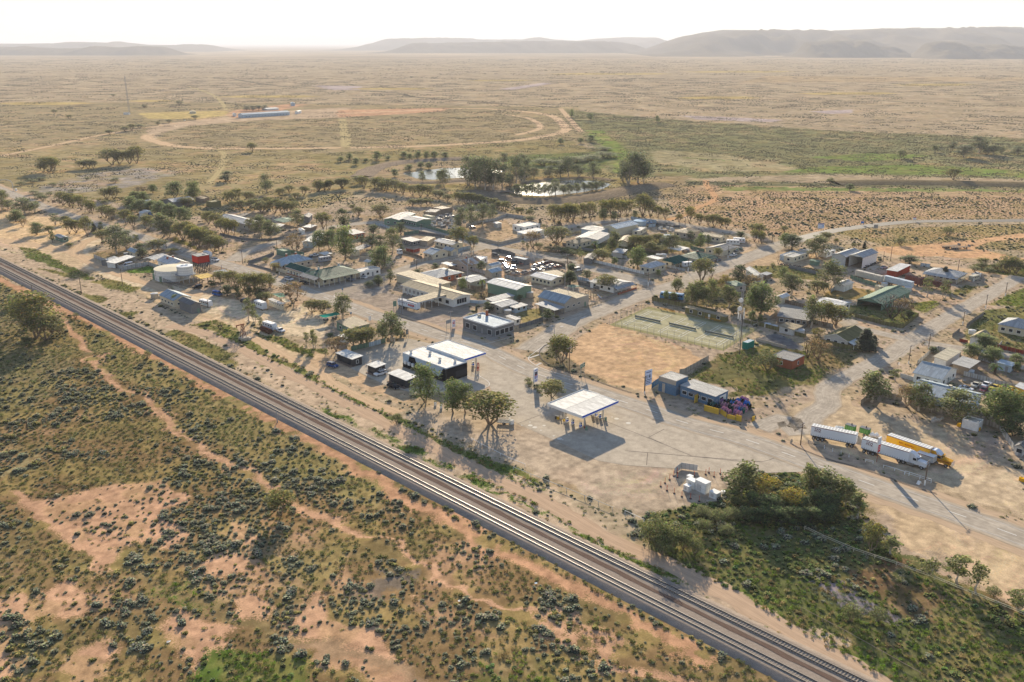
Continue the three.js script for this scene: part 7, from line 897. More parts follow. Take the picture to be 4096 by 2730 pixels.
unit(715,500,3.6,3,2.2,'largest white cabinet in the fenced fuel tank compound');unit(620,465,2.8,2.2,1.8,'second white cabinet left of the largest in the compound');unit(598,415,1.4,1.8,1.2,'small white cabinet behind the others in the compound');unit(575,495,1.7,1.5,1.3,'low white cabinet at the left of the compound');unit(830,560,2.4,1.7,1.9,'pale concrete box unit at the right of the compound');{const p=at('Q',905,520);const t=thing('drum','little round white tank at the corner of the compound','drum',[p[0],0,p[1]]);part('shell',new MB().bar([0,0,0],[0,.8,0],.6,.6,12).geo(),paintM('white'),t);cube('valve',paintM('grey'),t,0,.8,0,.3,.15,.3);}
struct('kerb',strip(pts('Q',[750,590,880,580,960,500,1050,425]),.9,.1),M_CONC,'concrete strip along the edge of the compound');
const cone=(x,y)=>{const p=at('Q',x,y),t=thing('fence_post','orange topped temporary fence post round the tank compound','post',[p[0],0,p[1]],0,'temporary posts round the tank compound');cube('post',lam('safety_orange',{color:rgb(.6,.1,.03)}),t,0,0,0,.1,1.7,.1);cube('foot',paintM('dark'),t,0,0,0,.55,.18,.55);};
for(const[x,y]of[[330,455],[370,425],[412,395],[450,360],[482,330],[388,495],[455,520],[525,550],[605,570],[685,595],[640,360],[745,345],[822,365],[900,385],[775,330],[880,340],[485,375]])cone(x,y);
const scr=pts('Q',[455,345,518,295,668,318]),ts=thing('screen_fence','white mesh screen round the back of the tank compound','fence',[scr[0][0],0,scr[0][1]]);for(let i=0;i<2;i++){const a=scr[i],b=scr[i+1],L=Math.hypot(b[0]-a[0],b[1]-a[1]),ry=Math.atan2(a[1]-b[1],b[0]-a[0]);for(let k=0;k<4;k++){cube('panel',paintM('sheet'),ts,lerp(a[0],b[0],(k+.5)/4)-scr[0][0],.15,lerp(a[1],b[1],(k+.5)/4)-scr[0][1],L/4*.98,1.9,.03,ry);cube('post',paintM('grey'),ts,lerp(a[0],b[0],k/4)-scr[0][0],0,lerp(a[1],b[1],k/4)-scr[0][1],.08,2.1,.08);}}
{const t=put(new THREE.Group(),'K',[1960,835,2110,845],'cage_trailer','white caged trailer under the spreading mallee','trailer'),m=paintM('white');cube('floor',paintM('ash'),t,0,.6,0,4,.15,2.2);for(const s of[-1,1]){for(const y of[.8,1.4,2])cube('rail',m,t,0,y,s*1.1,4,.08,.06);for(let i=0;i<5;i++)cube('upright',m,t,-2+i,.6,s*1.1,.08,1.7,.08);wheel(t,.2,s,.36);}for(const s of[-1,1])for(const y of[.8,1.4,2])cube('rail',m,t,s*2,y,0,.06,.08,2.2);}
{const p=at('K',2127,848),t=thing('cabinet','white cabinet standing right of the caged trailer','cabinet',[p[0],0,p[1]],GRID);cube('housing',paintM('white'),t,0,.1,0,1.2,1.2,1);cube('lid',paintM('sheet'),t,0,1.3,0,1.3,.08,1.1);cube('base',paintM('stone'),t,0,0,0,1.4,.1,1.2);}
{const p=at('W',1880,1240),t=thing('air_gauge','curved red and maroon air hose stand at the canopy column','stand',[p[0],0,p[1]],GRID);part('hoop',new THREE.TubeGeometry(new THREE.CatmullRomCurve3([[0,0,0],[0,2.6,0],[.3,3.1,0],[.7,2.6,0],[.7,0,0]].map((v)=>new THREE.Vector3(...v))),20,.16,7),lam('hoop_red',{color:rgb(.3,.02,.06)}),t);cube('box',paintM('red'),t,0,1,.2,.4,.6,.3);}
{const p=at('H',1050,410),t=thing('playground_frame','tall timber playground frame beside the hall','playground',[p[0],0,p[1]],GRID),m=paintM('brown');for(const x of[-3,-1,1,3])for(const s of[-1,1])cube('post',m,t,x,0,s*1.6,.18,4,.18);for(const s of[-1,1])cube('beam',m,t,0,3.4,s*1.6,6.4,.2,.14);for(const x of[-3,-1,1,3])cube('rung',m,t,x,3.5,0,.1,.1,3.3);cube('platform',paintM('tan'),t,0,1.6,0,2,.12,3);const s=cube('slide',paintM('sheet'),t,2.4,.8,2.6,.7,.1,3);s.rotation.x=.5;}
{const p=at('O',1315,290),t=thing('clothes_hoist','rotary clothes hoist behind the large white house','clothes hoist',[p[0],0,p[1]]);cube('post',paintM('sage'),t,0,0,0,.12,2.1,.12);for(let i=0;i<6;i++){const a=i*1.047;part('arm',new MB().bar([0,2,0],[Math.cos(a)*2,2.3,Math.sin(a)*2],.04).geo(),paintM('sage'),t);}for(const r of[.7,1.3,1.95]){const g=new THREE.TorusGeometry(r,.02,3,6);g.rotateX(Math.PI/2);g.translate(0,2+.15*r,0);part('line',g,paintM('grey'),t);}}
{const p=at('A',1775,885),t=thing('satellite_dish','round satellite dish under the gold topped mallee','dish',[p[0],0,p[1]],2);const g=new THREE.SphereGeometry(1.5,16,6,0,6.283,0,.7);g.rotateZ(-.9);g.translate(0,1.6,0);part('reflector',g,lam('dish_white',{color:rgb(.6,.6,.58),side:THREE.DoubleSide}),t);cube('mount',paintM('grey'),t,0,0,0,.2,1.8,.2);}
{const p=at('S',710,728),o=thing('litter_sheet','crumpled pale sheet lying in the scrub','litter',[p[0],0,p[1]],.4);part('sheet',new MB().quad([-.4,.1,.3],[.35,.2,.25],[.45,.12,-.3],[-.3,.2,-.25]).geo(),paintM('sheet'),o);}for(const[z,x,y,c,l]of[['S',1015,463,'sheet','pale round piece of litter on the red earth'],['T',672,557,'white','white piece of litter beside a saltbush'],['T',995,482,'sky','pale blue piece of litter in the green scrub']]){const p=at(z,x,y),t=thing('litter',l,'litter',[p[0],0,p[1]],rr(0,3));part('scrap',new MB().quad([-.3,.2,.25],[.3,.25,.25],[.28,.2,-.25],[-.25,.22,-.25]).geo(),paintM(c),t);}
}
// ---- trees
const leafMat=new THREE.MeshPhysicalMaterial({name:'leaves',vertexColors:true,roughness:1,transmission:.44,thickness:0,specularIntensity:.3,side:THREE.DoubleSide});
const barkMat=lam('bark',{color:rgb(.23,.18,.135)}),paleBark=lam('pale_bark',{color:rgb(.46,.40,.33)}),darkBark=lam('dark_bark',{color:rgb(.085,.065,.05)});
function leafClump(b,cx,cy,cz,rx,ry,n,size,col,top){
for(let i=0;i<n;i++){
const t=rr(0,6.283),u=rr(-.75,1),s=Math.sqrt(1-u*u),k=Math.pow(rnd(),.3)*rr(.86,1.1),x=cx+Math.cos(t)*s*rx*k,y=cy+u*ry*k,z=cz+Math.sin(t)*s*rx*k;
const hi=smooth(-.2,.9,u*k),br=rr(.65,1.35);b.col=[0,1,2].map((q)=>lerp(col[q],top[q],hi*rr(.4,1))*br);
const a=rr(0,6.283),c=rr(-1.1,1.1),l=size*rr(.6,1.35),w=l*rr(.45,.8),dx=Math.cos(a)*l,dz=Math.sin(a)*l,dy=Math.sin(c)*l*.7,ex=-Math.sin(a)*w,ez=Math.cos(a)*w,ey=rr(-.5,.5)*w;
b.tri([x-dx,y-dy,z-dz],[x+ex,y+ey,z+ez],[x+dx,y+dy,z+dz]);b.tri([x-dx,y-dy,z-dz],[x+dx,y+dy,z+dz],[x-ex,y-ey,z-ez]);
}
}
const KINDS={
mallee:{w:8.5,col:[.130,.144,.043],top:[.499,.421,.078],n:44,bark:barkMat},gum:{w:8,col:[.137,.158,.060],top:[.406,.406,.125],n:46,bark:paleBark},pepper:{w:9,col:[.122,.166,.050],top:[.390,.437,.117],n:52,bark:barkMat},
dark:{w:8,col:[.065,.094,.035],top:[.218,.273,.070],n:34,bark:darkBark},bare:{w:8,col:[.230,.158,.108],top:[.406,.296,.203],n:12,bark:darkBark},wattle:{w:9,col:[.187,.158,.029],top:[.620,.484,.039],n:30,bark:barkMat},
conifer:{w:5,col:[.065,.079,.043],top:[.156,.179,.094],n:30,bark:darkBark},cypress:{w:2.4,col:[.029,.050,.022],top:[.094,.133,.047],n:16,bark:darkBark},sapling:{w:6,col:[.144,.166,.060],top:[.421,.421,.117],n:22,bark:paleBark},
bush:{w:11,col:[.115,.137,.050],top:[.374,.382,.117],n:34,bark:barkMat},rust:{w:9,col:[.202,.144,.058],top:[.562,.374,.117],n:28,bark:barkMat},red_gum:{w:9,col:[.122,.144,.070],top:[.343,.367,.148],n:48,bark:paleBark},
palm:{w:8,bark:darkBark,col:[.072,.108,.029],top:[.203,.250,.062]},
};
const treeProto={};
function makeTree(kind,v){
const key=kind+v;if(treeProto[key])return treeProto[key];
const K=KINDS[kind],sv=seed;seed=1000+v*77+kind.length*13+kind.charCodeAt(0)*7;const tr=new MB(),cr=new MB(),R=K.w/2;
const limb=(p,q,r,r2)=>{const m=[0,1,2].map((i)=>(p[i]+q[i])/2+(i===1?.2:rr(-.35,.35)));tr.bar(p,m,r,(r+r2)/2,5);tr.bar(m,q,(r+r2)/2,r2,5);};
if(kind==='palm'){
tr.bar([0,0,0],[0,5.5,0],.7,.55,8);
for(let i=0;i<26;i++){const a=i*2.4,up=rr(.1,1),L=rr(3.6,4.6);let p=[0,5.4,0];for(let s=1;s<=6;s++){const t=s/6,q=[Math.cos(a)*L*t,5.4+up*4.2*t-3.6*t*t,Math.sin(a)*L*t],w=.55*Math.sin(t*2.6)+.1,sx=-Math.sin(a)*w,sz=Math.cos(a)*w;cr.col=K.col.map((c,j)=>lerp(c,K.top[j],rnd()));cr.tri([p[0]+sx,p[1]-.2,p[2]+sz],p,q);cr.tri(p,[p[0]-sx,p[1]-.2,p[2]-sz],q);p=q;}}
}else if(kind==='conifer'||kind==='cypress'){
tr.bar([0,0,0],[0,9,0],.3,.06,6);
for(let i=0;i<K.n;i++){const h=1+8.6*(i/K.n),r=R*(kind==='conifer'?Math.pow(1-h/10.4,.75):Math.sin(Math.min(1,(h+.6)/6)*1.5)*Math.pow(1-h/10.6,.5)),m=kind==='conifer'?4:2;for(let q=0;q<m;q++){const a=rr(0,6.283),d=r*rr(.25,.75);leafClump(cr,Math.cos(a)*d,h,Math.sin(a)*d,r*.5+.25,.75,16,.42,K.col,K.top);}}
}else{
const stems=kind==='mallee'||kind==='wattle'||kind==='rust'||kind==='bare'?3+(v%2):kind==='bush'?4:1+(v%2),spread=kind==='mallee'||kind==='wattle'||kind==='rust';
const low=kind==='bush'?.8:kind==='dark'||kind==='pepper'?2.2:kind==='gum'||kind==='red_gum'?2.4:kind==='sapling'?3:2.6,hubs=[];
for(let s=0;s<stems;s++){const a=s/stems*6.283+rr(-.4,.4),d=stems>1?rr(.5,1.1):0,hy=rr(low*.75,low*1.15),h=[Math.cos(a)*d*1.6,hy,Math.sin(a)*d*1.6];limb([Math.cos(a)*d*.25,0,Math.sin(a)*d*.25],h,kind==='red_gum'||stems===1?.36:.2,.15);hubs.push(h);}
for(let i=0;i<K.n;i++){
const a=i*2.399+rr(-.3,.3),f=(i+.5)/K.n;let d,y,cr_=R*rr(.27,.42),ry;
if(spread){d=R*Math.sqrt(f)*.82;y=lerp(9,5.2,Math.pow(d/R,2.2))+rr(-.8,.3);if(i%5<2)y-=rr(.8,3);ry=cr_*.8;}
else if(kind==='bush'){d=R*Math.sqrt(f)*.8;y=lerp(8,2,Math.pow(d/R,2))*rr(.45,1);ry=cr_*.85;}
else if(kind==='bare'){d=R*Math.sqrt(f)*.8;y=lerp(8.6,5,Math.pow(d/R,2));ry=cr_*.8;}
else{const t=rr(0,1),top=lerp(low,9.2,t);d=R*Math.pow(Math.sin(lerp(.35,1,1-Math.abs(t-.42))*Math.PI/2),.8)*rr(.2,.8)*(t>.75?.65:1);y=top;ry=cr_*.85;}
const c=[Math.cos(a)*d,y,Math.sin(a)*d],tone=rr(.72,1.25);
const hb=hubs.reduce((p,q)=>Math.hypot(p[0]-c[0],p[2]-c[2])<Math.hypot(q[0]-c[0],q[2]-c[2])?p:q);
if(i%2===0||kind==='bare')limb(hb,[c[0]*.92,c[1]-.2,c[2]*.92],.11,.03);
if(kind==='bare'){for(let k=0;k<7;k++)tr.bar(c.map((q,j)=>j===1?q-.3:q*.9),[c[0]+rr(-1.3,1.3),c[1]+rr(-.4,1.5),c[2]+rr(-1.3,1.3)],.035,.012,3);leafClump(cr,...c,cr_,ry,16,.15,K.col,K.top);}
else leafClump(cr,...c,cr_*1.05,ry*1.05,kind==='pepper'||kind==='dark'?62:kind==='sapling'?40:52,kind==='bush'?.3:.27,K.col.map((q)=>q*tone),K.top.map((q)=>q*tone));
}
}
const g=new THREE.Group();part('trunk',tr.geo(),K.bark,g);part('crown',cr.geo(),leafMat,g);seed=sv;return treeProto[key]=g;
}
let treeCount=0;
function plantTree(kind,x,z,h,w,label,group){
const o=makeTree(kind,treeCount++%3).clone();o.name=numbered(kind==='bush'?'tall_shrub':kind==='palm'?'palm_tree':kind==='bare'?'bare_tree':kind==='conifer'||kind==='cypress'?kind+'_tree':kind==='wattle'?'wattle_tree':kind==='pepper'?'pepper_tree':kind==='sapling'?'young_tree':kind==='dark'?'dense_tree':'gum_tree');
o.position.set(x,0,z);o.rotation.y=rr(0,6.283);const s=w/KINDS[kind].w,sh=h/(kind==='bush'?9:kind==='palm'?7.5:9.7);o.scale.set(s*rr(.93,1.07),sh,s*rr(.93,1.07));
o.userData={label,category:kind==='bush'?'shrub':'tree'};if(group)o.userData.group=group;scene.add(o);TREES.push([x,z,w]);return o;
}
const TREES=[],ORD=['first','second','third','fourth','fifth','sixth','seventh','eighth','ninth'];
function trees(z,group,label,kind,list){
const n=list.length/4,rank=Array.from({length:n},(_,i)=>i).sort((a,b)=>list[a*4]-list[b*4]),wordy=label.split(' ').length>12;
for(let i=0;i<list.length;i+=4){const s=ZONES[z][2],b=px(z,list[i],list[i+1]),p=G(...b),h=Math.max(1.2,heightAt(p,px(z,0,list[i+2])[1])),dist=Math.hypot(CAM_H,p[0],p[1]),w=list[i+3]/s/FOC*dist*(kind==='mallee'||kind==='gum'||kind==='rust'?1.2:1.1);plantTree(kind,p[0],p[1],h*1.04,w,n>1&&n<10&&!wordy?label+', '+ORD[rank.indexOf(i/4)]+' from the left':label,list.length>4?group:undefined);}
}
const one=(z,label,kind,x,y,top,w)=>trees(z,'',label,kind,[x,y,top,w]);
// ---- west end (view A)
trees('A','mallees lining the highway at the west end','golden green mallee in the line beyond the highway at the west end','mallee',[720,345,190,150,795,362,215,140,825,374,240,110,920,404,230,130,1020,434,290,110,1050,445,310,90,1205,492,345,140,1275,514,375,130,1440,566,395,130,1520,606,455,120,1690,640,462,140]);
trees('A','mallees on the rise behind the west end','broad mallee standing beside the sandy track north of the highway mallees','mallee',[1220,272,150,140,1300,272,130,150,1190,345,290,80]);
trees('A','big pepper trees round the grey depot shed','big grey green pepper tree in the dense clump below the grey depot shed','pepper',[1500,410,255,210,1600,440,290,200,1720,440,300,190,1830,490,310,220,1950,520,340,210,2090,545,375,190,1640,330,200,150,1550,320,195,160]);
trees('A','pepper trees behind the depot shed','tall rounded pepper tree right behind the grey depot shed','pepper',[1990,258,85,230,2205,285,78,190]);
one('A','small dense pepper tree beside a brown mallee behind the depot yard','pepper',1742,205,112,100);one('A','rust brown mallee left of a small pepper tree behind the depot yard','rust',1615,210,128,150);one('A','golden mallee against the front wall of the grey depot shed','mallee',2130,362,258,140);
one('A','bright green gum beside the road below the white truck','gum',1870,704,450,240);one('A','slim grey gum right of the bright green roadside gum','gum',1925,715,560,130);
trees('A','gums at the left end of the highway','grey green gum at the left end of the highway','gum',[285,452,270,210,395,417,305,110,20,420,175,130,90,390,290,130,-60,420,200,160,40,290,180,90]);
one('A','spreading dark gum alone on the sand at the far left','pepper',182,538,405,180);one('A','thin brown mallee on the sand beside the spreading dark gum','rust',262,590,500,90);
one('A','round green tree leaning on the sand left of the hut','pepper',420,682,550,150);one('A','little golden mallee just left of the grey hut','mallee',562,668,582,90);one('A','dark bush against the left wall of the grey hut','dark',598,772,645,70);one('A','vase shaped grey tree on the sand above the grey hut','sapling',630,574,438,120);
trees('A','mallees on the sand near the grey hut','mallee in the loose clump right of the grey hut','mallee',[790,672,500,120,870,662,510,160,992,705,482,120,745,560,470,90]);
one('A','dark conifer beside the highway near the track fork','conifer',1072,650,562,70);one('A','dark bushy tree beside the highway conifer','dark',1152,642,545,80);one('A','spreading mallee at the fork of the sandy track','mallee',1182,778,625,160);
trees('A','tall gums at the railway cottage','very tall gum towering over the walled railway cottage','red_gum',[1330,905,588,250,1445,850,640,190]);one('A','thin grey sapling beside the tall gums of the cottage','sapling',1550,802,680,90);one('A','low dry bush on the track by the grey hut','bush',790,830,762,80);
one('A','dark pepper tree beside the cream cottage','dark',1620,955,785,150);one('A','gold topped mallee by the satellite dish','mallee',1790,872,740,190);one('A','round golden wattle beside the metal carport','wattle',1965,902,842,140);
trees('A','golden mallees in the roadside thicket','golden mallee in the thicket on the north side of the highway','mallee',[2085,742,540,200,2195,775,568,150,2255,845,600,150,2020,690,580,110]);
trees('A','shrubs among the lilac flowers at the west end','dark scrubby shrub among the lilac flowers at the west end','bush',[440,262,190,110,480,290,215,110,380,220,170,100,560,240,190,80,990,60,20,60,1310,90,20,90,820,190,155,70,700,130,90,60,360,90,40,120,470,60,20,110,600,130,80,90,230,120,70,100]);
// ---- mid distance, north-west (view X)
trees('X','tall mallees on the plain north of the highway','tall dark mallee in the group on the plain north of the highway','mallee',[755,1110,1000,130,805,1105,1015,90,870,1102,1015,70,920,1098,980,90]);
trees('X','low dark mallees left of the tall group','low dark mallee in the pair left of the tall group on the plain','mallee',[330,1155,1055,110,360,1165,1060,70,290,1160,1095,70]);trees('X','small mallees between two groups on the plain','small dark mallee in the tight trio north of the highway','mallee',[550,1135,1080,70,590,1135,1075,70,625,1130,1080,50]);
one('X','lone mallee on the plain inside the race track','mallee',1695,1020,960,60);one('X','rounded dark tree at the foot of the wheel track','dark',1520,1220,1155,100);one('X','tall slender gum rising above the scrub north of town','red_gum',1790,1300,1172,90);
trees('X','mallees along the race track road','small dark mallee beside the pale race track road','mallee',[840,885,850,50,885,875,835,50,935,862,835,60,735,905,872,50,1060,842,820,30,1135,828,803,40,1310,805,775,50,970,725,705,40,365,765,738,35,465,800,772,35,1205,705,680,45,760,650,632,30]);
trees('X','dark trees behind the race track building','dark tree in the row behind the long race track building','dark',[1660,745,715,50,1700,745,712,50,1740,742,708,55,1780,738,708,50]);
trees('X','mallees in the paddock north of the back street','dark mallee in the loose group on the paddock north of the back street','mallee',[2140,1285,1215,70,2180,1275,1225,60,2215,1275,1210,60,2300,1265,1200,90]);
// ---- behind the hotel (view B)
trees('B','thicket of mallees north of the back street','golden mallee in the dense thicket north of the back street','mallee',[480,330,185,130,560,300,155,130,600,380,290,130,700,300,190,140,760,400,275,160,850,440,310,170,920,380,250,130,1000,430,270,160,1080,450,300,150,1170,450,310,150,1190,330,260,80,1240,280,205,100,1060,240,150,110,1160,200,120,110,1330,230,130,110,520,370,300,90,1210,400,300,110]);
trees('B','mallees round the weathered long roof','mallee growing close round the weathered long roof','mallee',[240,560,420,130,330,600,440,150,420,670,490,150,460,700,520,110,530,690,510,110,210,530,460,80,720,650,500,110]);
trees('B','light green gums before the back street','light green gum on the near side of the thicket by the back street','gum',[830,700,470,170,945,740,530,200,870,640,500,110]);one('B','tall pale green gum beside the grey gabled shed','gum',1255,600,400,150);one('B','spreading mallee at the bend of the back street','mallee',1545,610,430,170);one('B','dark leaning tree over the back street bend','dark',1780,620,395,180);
trees('B','mallees in the thicket on the highway corner','golden mallee in the thicket on the highway corner opposite the hotel','mallee',[60,800,570,160,140,830,600,170,220,850,640,180,300,880,690,180,365,895,710,150,20,700,540,110,180,720,590,120,280,760,640,130]);
one('B','rust tinted mallee behind the blue roofed house','rust',1240,885,680,230);one('B','low rust tinted mallee at the edge of the back street','rust',1130,810,740,110);
trees('B','great pepper trees behind the hotel','great drooping pepper tree behind the green hotel roof','pepper',[1500,860,650,190,1620,850,640,220,1800,965,605,270]);one('B','yellow flowering bush at the hotel corner fence','wattle',1005,1090,1005,130);one('B','little golden shrub in the blue roofed house garden','bush',890,1000,935,80);
trees('B','dark trees along the yard east of the hotel','dark green bushy tree in the yards east of the hotel','dark',[2120,700,570,150,2100,830,680,170,2200,870,700,180,1650,640,590,100,1990,790,700,100]);one('B','huge round dark tree beside the small white house','pepper',2200,1080,830,270);
trees('B','round bushes on the hotel parking area','round dark bush on the sealed parking area east of the hotel','bush',[2070,1285,1200,110,2170,1260,1155,130]);
trees('B','trees in the caravan park thicket','olive mallee in the caravan park thicket beside the highway','mallee',[500,1290,1100,180,640,1310,1130,160,720,1370,1120,200,820,1380,1130,190,900,1330,1130,170,380,1230,1100,150,950,1270,1180,100]);
trees('B','dark shrubs under the caravan park thicket','dark dense shrub at the foot of the caravan park thicket','dark',[450,1385,1260,140,560,1330,1250,110,580,1425,1300,90,700,1400,1280,120,800,1400,1290,120,280,1280,1210,90]);
one('B','thin crowned spreading mallee by the cream amenities block','rust',1205,1460,1230,270);one('B','low golden mallee overhanging the cream amenities block','mallee',880,1440,1345,160);one('B','tall grey gum beside the highway opposite the motel yard','gum',1770,1640,1370,200);one('B','small grey sapling left of the tall roadside gum','sapling',1700,1610,1470,90);
trees('B','golden mallees at the picnic shelter','golden mallee beside the green picnic shade sail','mallee',[1420,1570,1430,170,1530,1570,1440,190]);
trees('B','mallees scattered on the paddock east of the thicket','dark mallee scattered on the paddock east of the thicket','mallee',[1500,190,105,90,1570,170,90,80,1615,165,60,90,1760,150,40,150,1960,100,10,150,2010,150,20,120,2150,170,30,130,2230,190,70,120,1950,470,370,130,2200,480,340,200,1880,400,340,70,1560,480,430,60]);
// ---- centre (view C)
trees('C','line of golden mallees behind the dam bank','golden mallee in the line below the left dam','mallee',[40,130,20,120,130,170,40,150,230,190,60,150,320,220,90,130,430,230,115,130,520,250,110,130,600,240,115,150,720,270,175,150,830,300,225,110]);
trees('C','golden mallees behind the junk yard','golden mallee in the band behind the junk yard','mallee',[950,320,195,130,1030,330,200,130,1100,330,210,130,1180,340,225,130,1260,350,255,120,1350,370,270,130,1420,390,300,110,1490,420,300,110,430,350,280,120,520,355,270,120,600,350,275,110]);
trees('C','tall gums inside the junk yard','tall green gum rising out of the junk yard','red_gum',[980,570,380,150,1100,600,350,170,1230,560,340,180,1330,520,345,130,940,610,470,100]);
trees('C','small golden trees beyond the junk yard fence','small golden tree beyond the junk yard fence','mallee',[1630,450,375,60,1670,450,375,60,1770,470,395,80]);one('C','low dark bush below a small golden tree beyond the fence','bush',1765,520,460,130);
trees('C','row of mallees along the rear cross street','umbrella shaped mallee in the row along the rear cross street','mallee',[2040,530,340,160,2110,540,360,110,2190,530,340,150,2260,540,345,130]);
trees('D','row of mallees along the rear cross street','umbrella shaped mallee in the row along the rear cross street','mallee',[60,520,320,140,130,510,325,120,230,500,330,110,320,510,310,130,480,490,290,140,560,480,290,130,660,480,285,140,740,465,285,130,920,470,225,190,1000,480,300,120,1090,490,350,100,1170,500,380,110]);
trees('D','small round trees by the pale blue shed','small round tree beside the pale blue shed','pepper',[465,515,390,130,585,515,430,90,825,495,412,80]);
trees('D','mallees along the road out of town','thin mallee along the rear cross street towards the road out of town','mallee',[1450,550,360,120,1560,570,440,100,1660,570,460,120,1730,590,450,130,1800,600,480,90,1870,610,490,90,2190,660,560,120,2240,690,560,120,1330,540,450,80]);
one('C','tall bright green poplar like tree among the pepper trees','gum',200,890,610,180);one('C','dark green tree behind the tall bright green tree','dark',290,680,550,170);one('C','dark bush beside the white truck cab','dark',300,880,785,90);
one('C','broad dark tree on the back street by the long low roof','mallee',960,830,590,210);one('C','dark round mallee at the corner of the fenced dirt lot','mallee',1115,850,695,120);one('C','low brown tree in front of the long low roof','rust',850,760,690,100);
one('C','spreading brown mallee near the flat white house','rust',1800,830,645,200);one('C','low dark shrub under the spreading brown mallee','bush',1870,850,760,110);one('C','wide umbrella mallee facing the pale blue shed','mallee',2075,790,600,270);one('C','thin young tree on the grassy street corner','sapling',1685,815,750,70);one('C','small grey tree on the grassy street corner','sapling',1740,860,780,60);
trees('C','golden hedge shrubs by the rear cross street','golden green hedge shrub on the verge of the rear cross street','bush',[1980,870,805,130,2080,880,800,140,2180,890,820,150,2250,920,850,120]);
one('C','dark cypress beside the flat white house','cypress',1880,605,500,45);one('C','round garden bush by the dark cypress','bush',1925,610,555,70);one('C','dark round tree at the end of the white house garden','dark',2095,580,530,70);
one('C','round dark green tree by the blue gabled sheds','dark',1210,1110,985,120);one('C','leafy shrub under the rusty long roof','dark',1000,1075,1015,120);one('C','leafy hedge by the metal carport','dark',690,1080,1010,110);one('C','garden shrub left of the blue hipped roof','dark',480,1135,1080,100);
one('C','bright rounded cypress tree behind the motel','pepper',1000,1330,1175,110);one('C','dark palm like tree behind the grey masted shed','palm',1222,1310,1175,80);one('C','bare bush beside the masted shed','bare',1240,1420,1290,180);one('C','low clipped shrub by the motel roof','bush',800,1260,1215,120);
one('C','dark shrub at the wall of the lower grey roofs','dark',1290,1560,1455,140);one('C','dark shrub right of the lower grey roofs','dark',1650,1450,1370,90);one('C','round dark bush on the parking area near the motel','dark',175,1220,1090,110);one('C','second dark bush on the parking area by the kerb','dark',40,1265,1150,110);
trees('C','dark green trees beside the cream weatherboard house','dark green tree right of the cream weatherboard house','dark',[2240,1110,1020,120,2220,1250,1100,160]);
// ---- dams (view Y)
trees('Y','tall river gums between the dams','tall grey river gum in the dense stand between the two dams','red_gum',[880,1245,1060,140,930,1270,1060,150,990,1280,1065,150,1050,1280,1080,150,1110,1270,1100,130,960,1230,1075,110,1160,1250,1180,90,1020,1240,1070,120]);
trees('Y','river gums behind the right dam','grey green river gum standing behind the right dam','red_gum',[1200,1230,1060,130,1260,1200,1070,110,1120,1110,1030,80,1320,1200,1130,90,1420,1190,1120,100,1500,1190,1110,110,1550,1190,1060,120,1620,1190,1110,90,1720,1200,1090,100,1240,1150,1040,110]);
trees('Y','great river gums at the right end of the dams','great river gum at the right end of the dams','red_gum',[1960,1240,1035,170,2020,1230,1030,170,2060,1230,1080,110,1920,1220,1090,100]);
trees('Y','row of thin trees in front of the right dam','slim feathery tree in the row in front of the right dam','gum',[1210,1310,1240,70,1270,1320,1245,60,1310,1320,1235,60,1350,1325,1240,60,1390,1320,1240,55,1430,1320,1245,60,1465,1310,1205,70,1520,1310,1245,60,1560,1300,1240,60,1610,1300,1235,60,1660,1290,1230,60,1700,1285,1225,60,1740,1280,1225,60,1780,1270,1225,50]);
trees('Y','trees in front of the left dam','slender tree standing in front of the left dam','gum',[715,1255,1140,90,570,1230,1155,50,690,1230,1150,60]);trees('Y','round bushes on the banks of the left dam','round bright bush on the bank of the left dam','pepper',[385,1190,1140,60,560,1130,1090,60,615,1135,1095,60,480,1150,1110,70]);
trees('Y','round bushes in a row beyond the left dam','round green bush in the row beyond the left dam','pepper',[20,1090,1055,50,80,1075,1035,50,125,1110,1065,60,190,1090,1065,45,265,1080,1020,60,340,1075,1050,40,445,1060,1020,60,485,1075,1035,45,540,1070,1020,60,600,1070,1020,60,650,1070,1020,60,725,1065,1025,60]);
trees('Y','bushes by the green flat','round bush standing beside the bright green flat','pepper',[1500,970,930,50,1635,965,930,45,1705,955,910,60,1575,790,735,30,1700,810,765,45,2150,825,780,35]);
trees('Y','reed beds behind the dams','long straw coloured reed bed behind the dams','bush',[1500,1110,1070,150,1600,1090,1050,150,1700,1080,1040,150,1800,1060,1015,150,1380,1110,1060,150,1800,1010,985,100]);
// ---- right (views Z, E)
trees('Z','dark river gums on the green flat at the right','dark river gum in the group on the green flat at the right','red_gum',[1875,1010,955,70,1950,1060,980,130,2050,1030,920,130,2110,1040,990,60,2150,1040,980,70,2200,1030,990,50,2310,1040,985,90]);
one('Z','lone yellowish tree by the creek bank at the right','mallee',1880,1210,1130,90);one('Z','lone grey tree on the green flat','gum',1530,1070,1010,60);one('Z','small tree right of the lone grey tree on the flat','gum',1755,1025,980,50);one('Z','round bush on the green strip of the creek','pepper',1182,1280,1240,60);one('Z','grey shrub above the round creek bush','bush',1050,1235,1190,50);
one('E','dark green tree behind the cream cabins','dark',360,650,515,170);one('E','green tree joined to the dark tree by the road','pepper',300,620,505,110);one('E','large pale gum before the long open sheds','gum',575,710,535,190);one('E','small mallee at the bend of the road out','mallee',650,575,495,90);
trees('E','little round trees at the bend','little rounded tree right of the bend of the road out','mallee',[740,600,545,40,890,630,590,40,935,625,585,35,295,495,440,60,100,590,490,60,40,575,470,70]);one('E','small dark conifer behind the open sheds','conifer',982,636,582,35);
one('E','ragged shrub on the orange clay','bush',1290,600,530,90);one('E','grey shrub on the scrub above the clay','bush',1700,520,440,90);
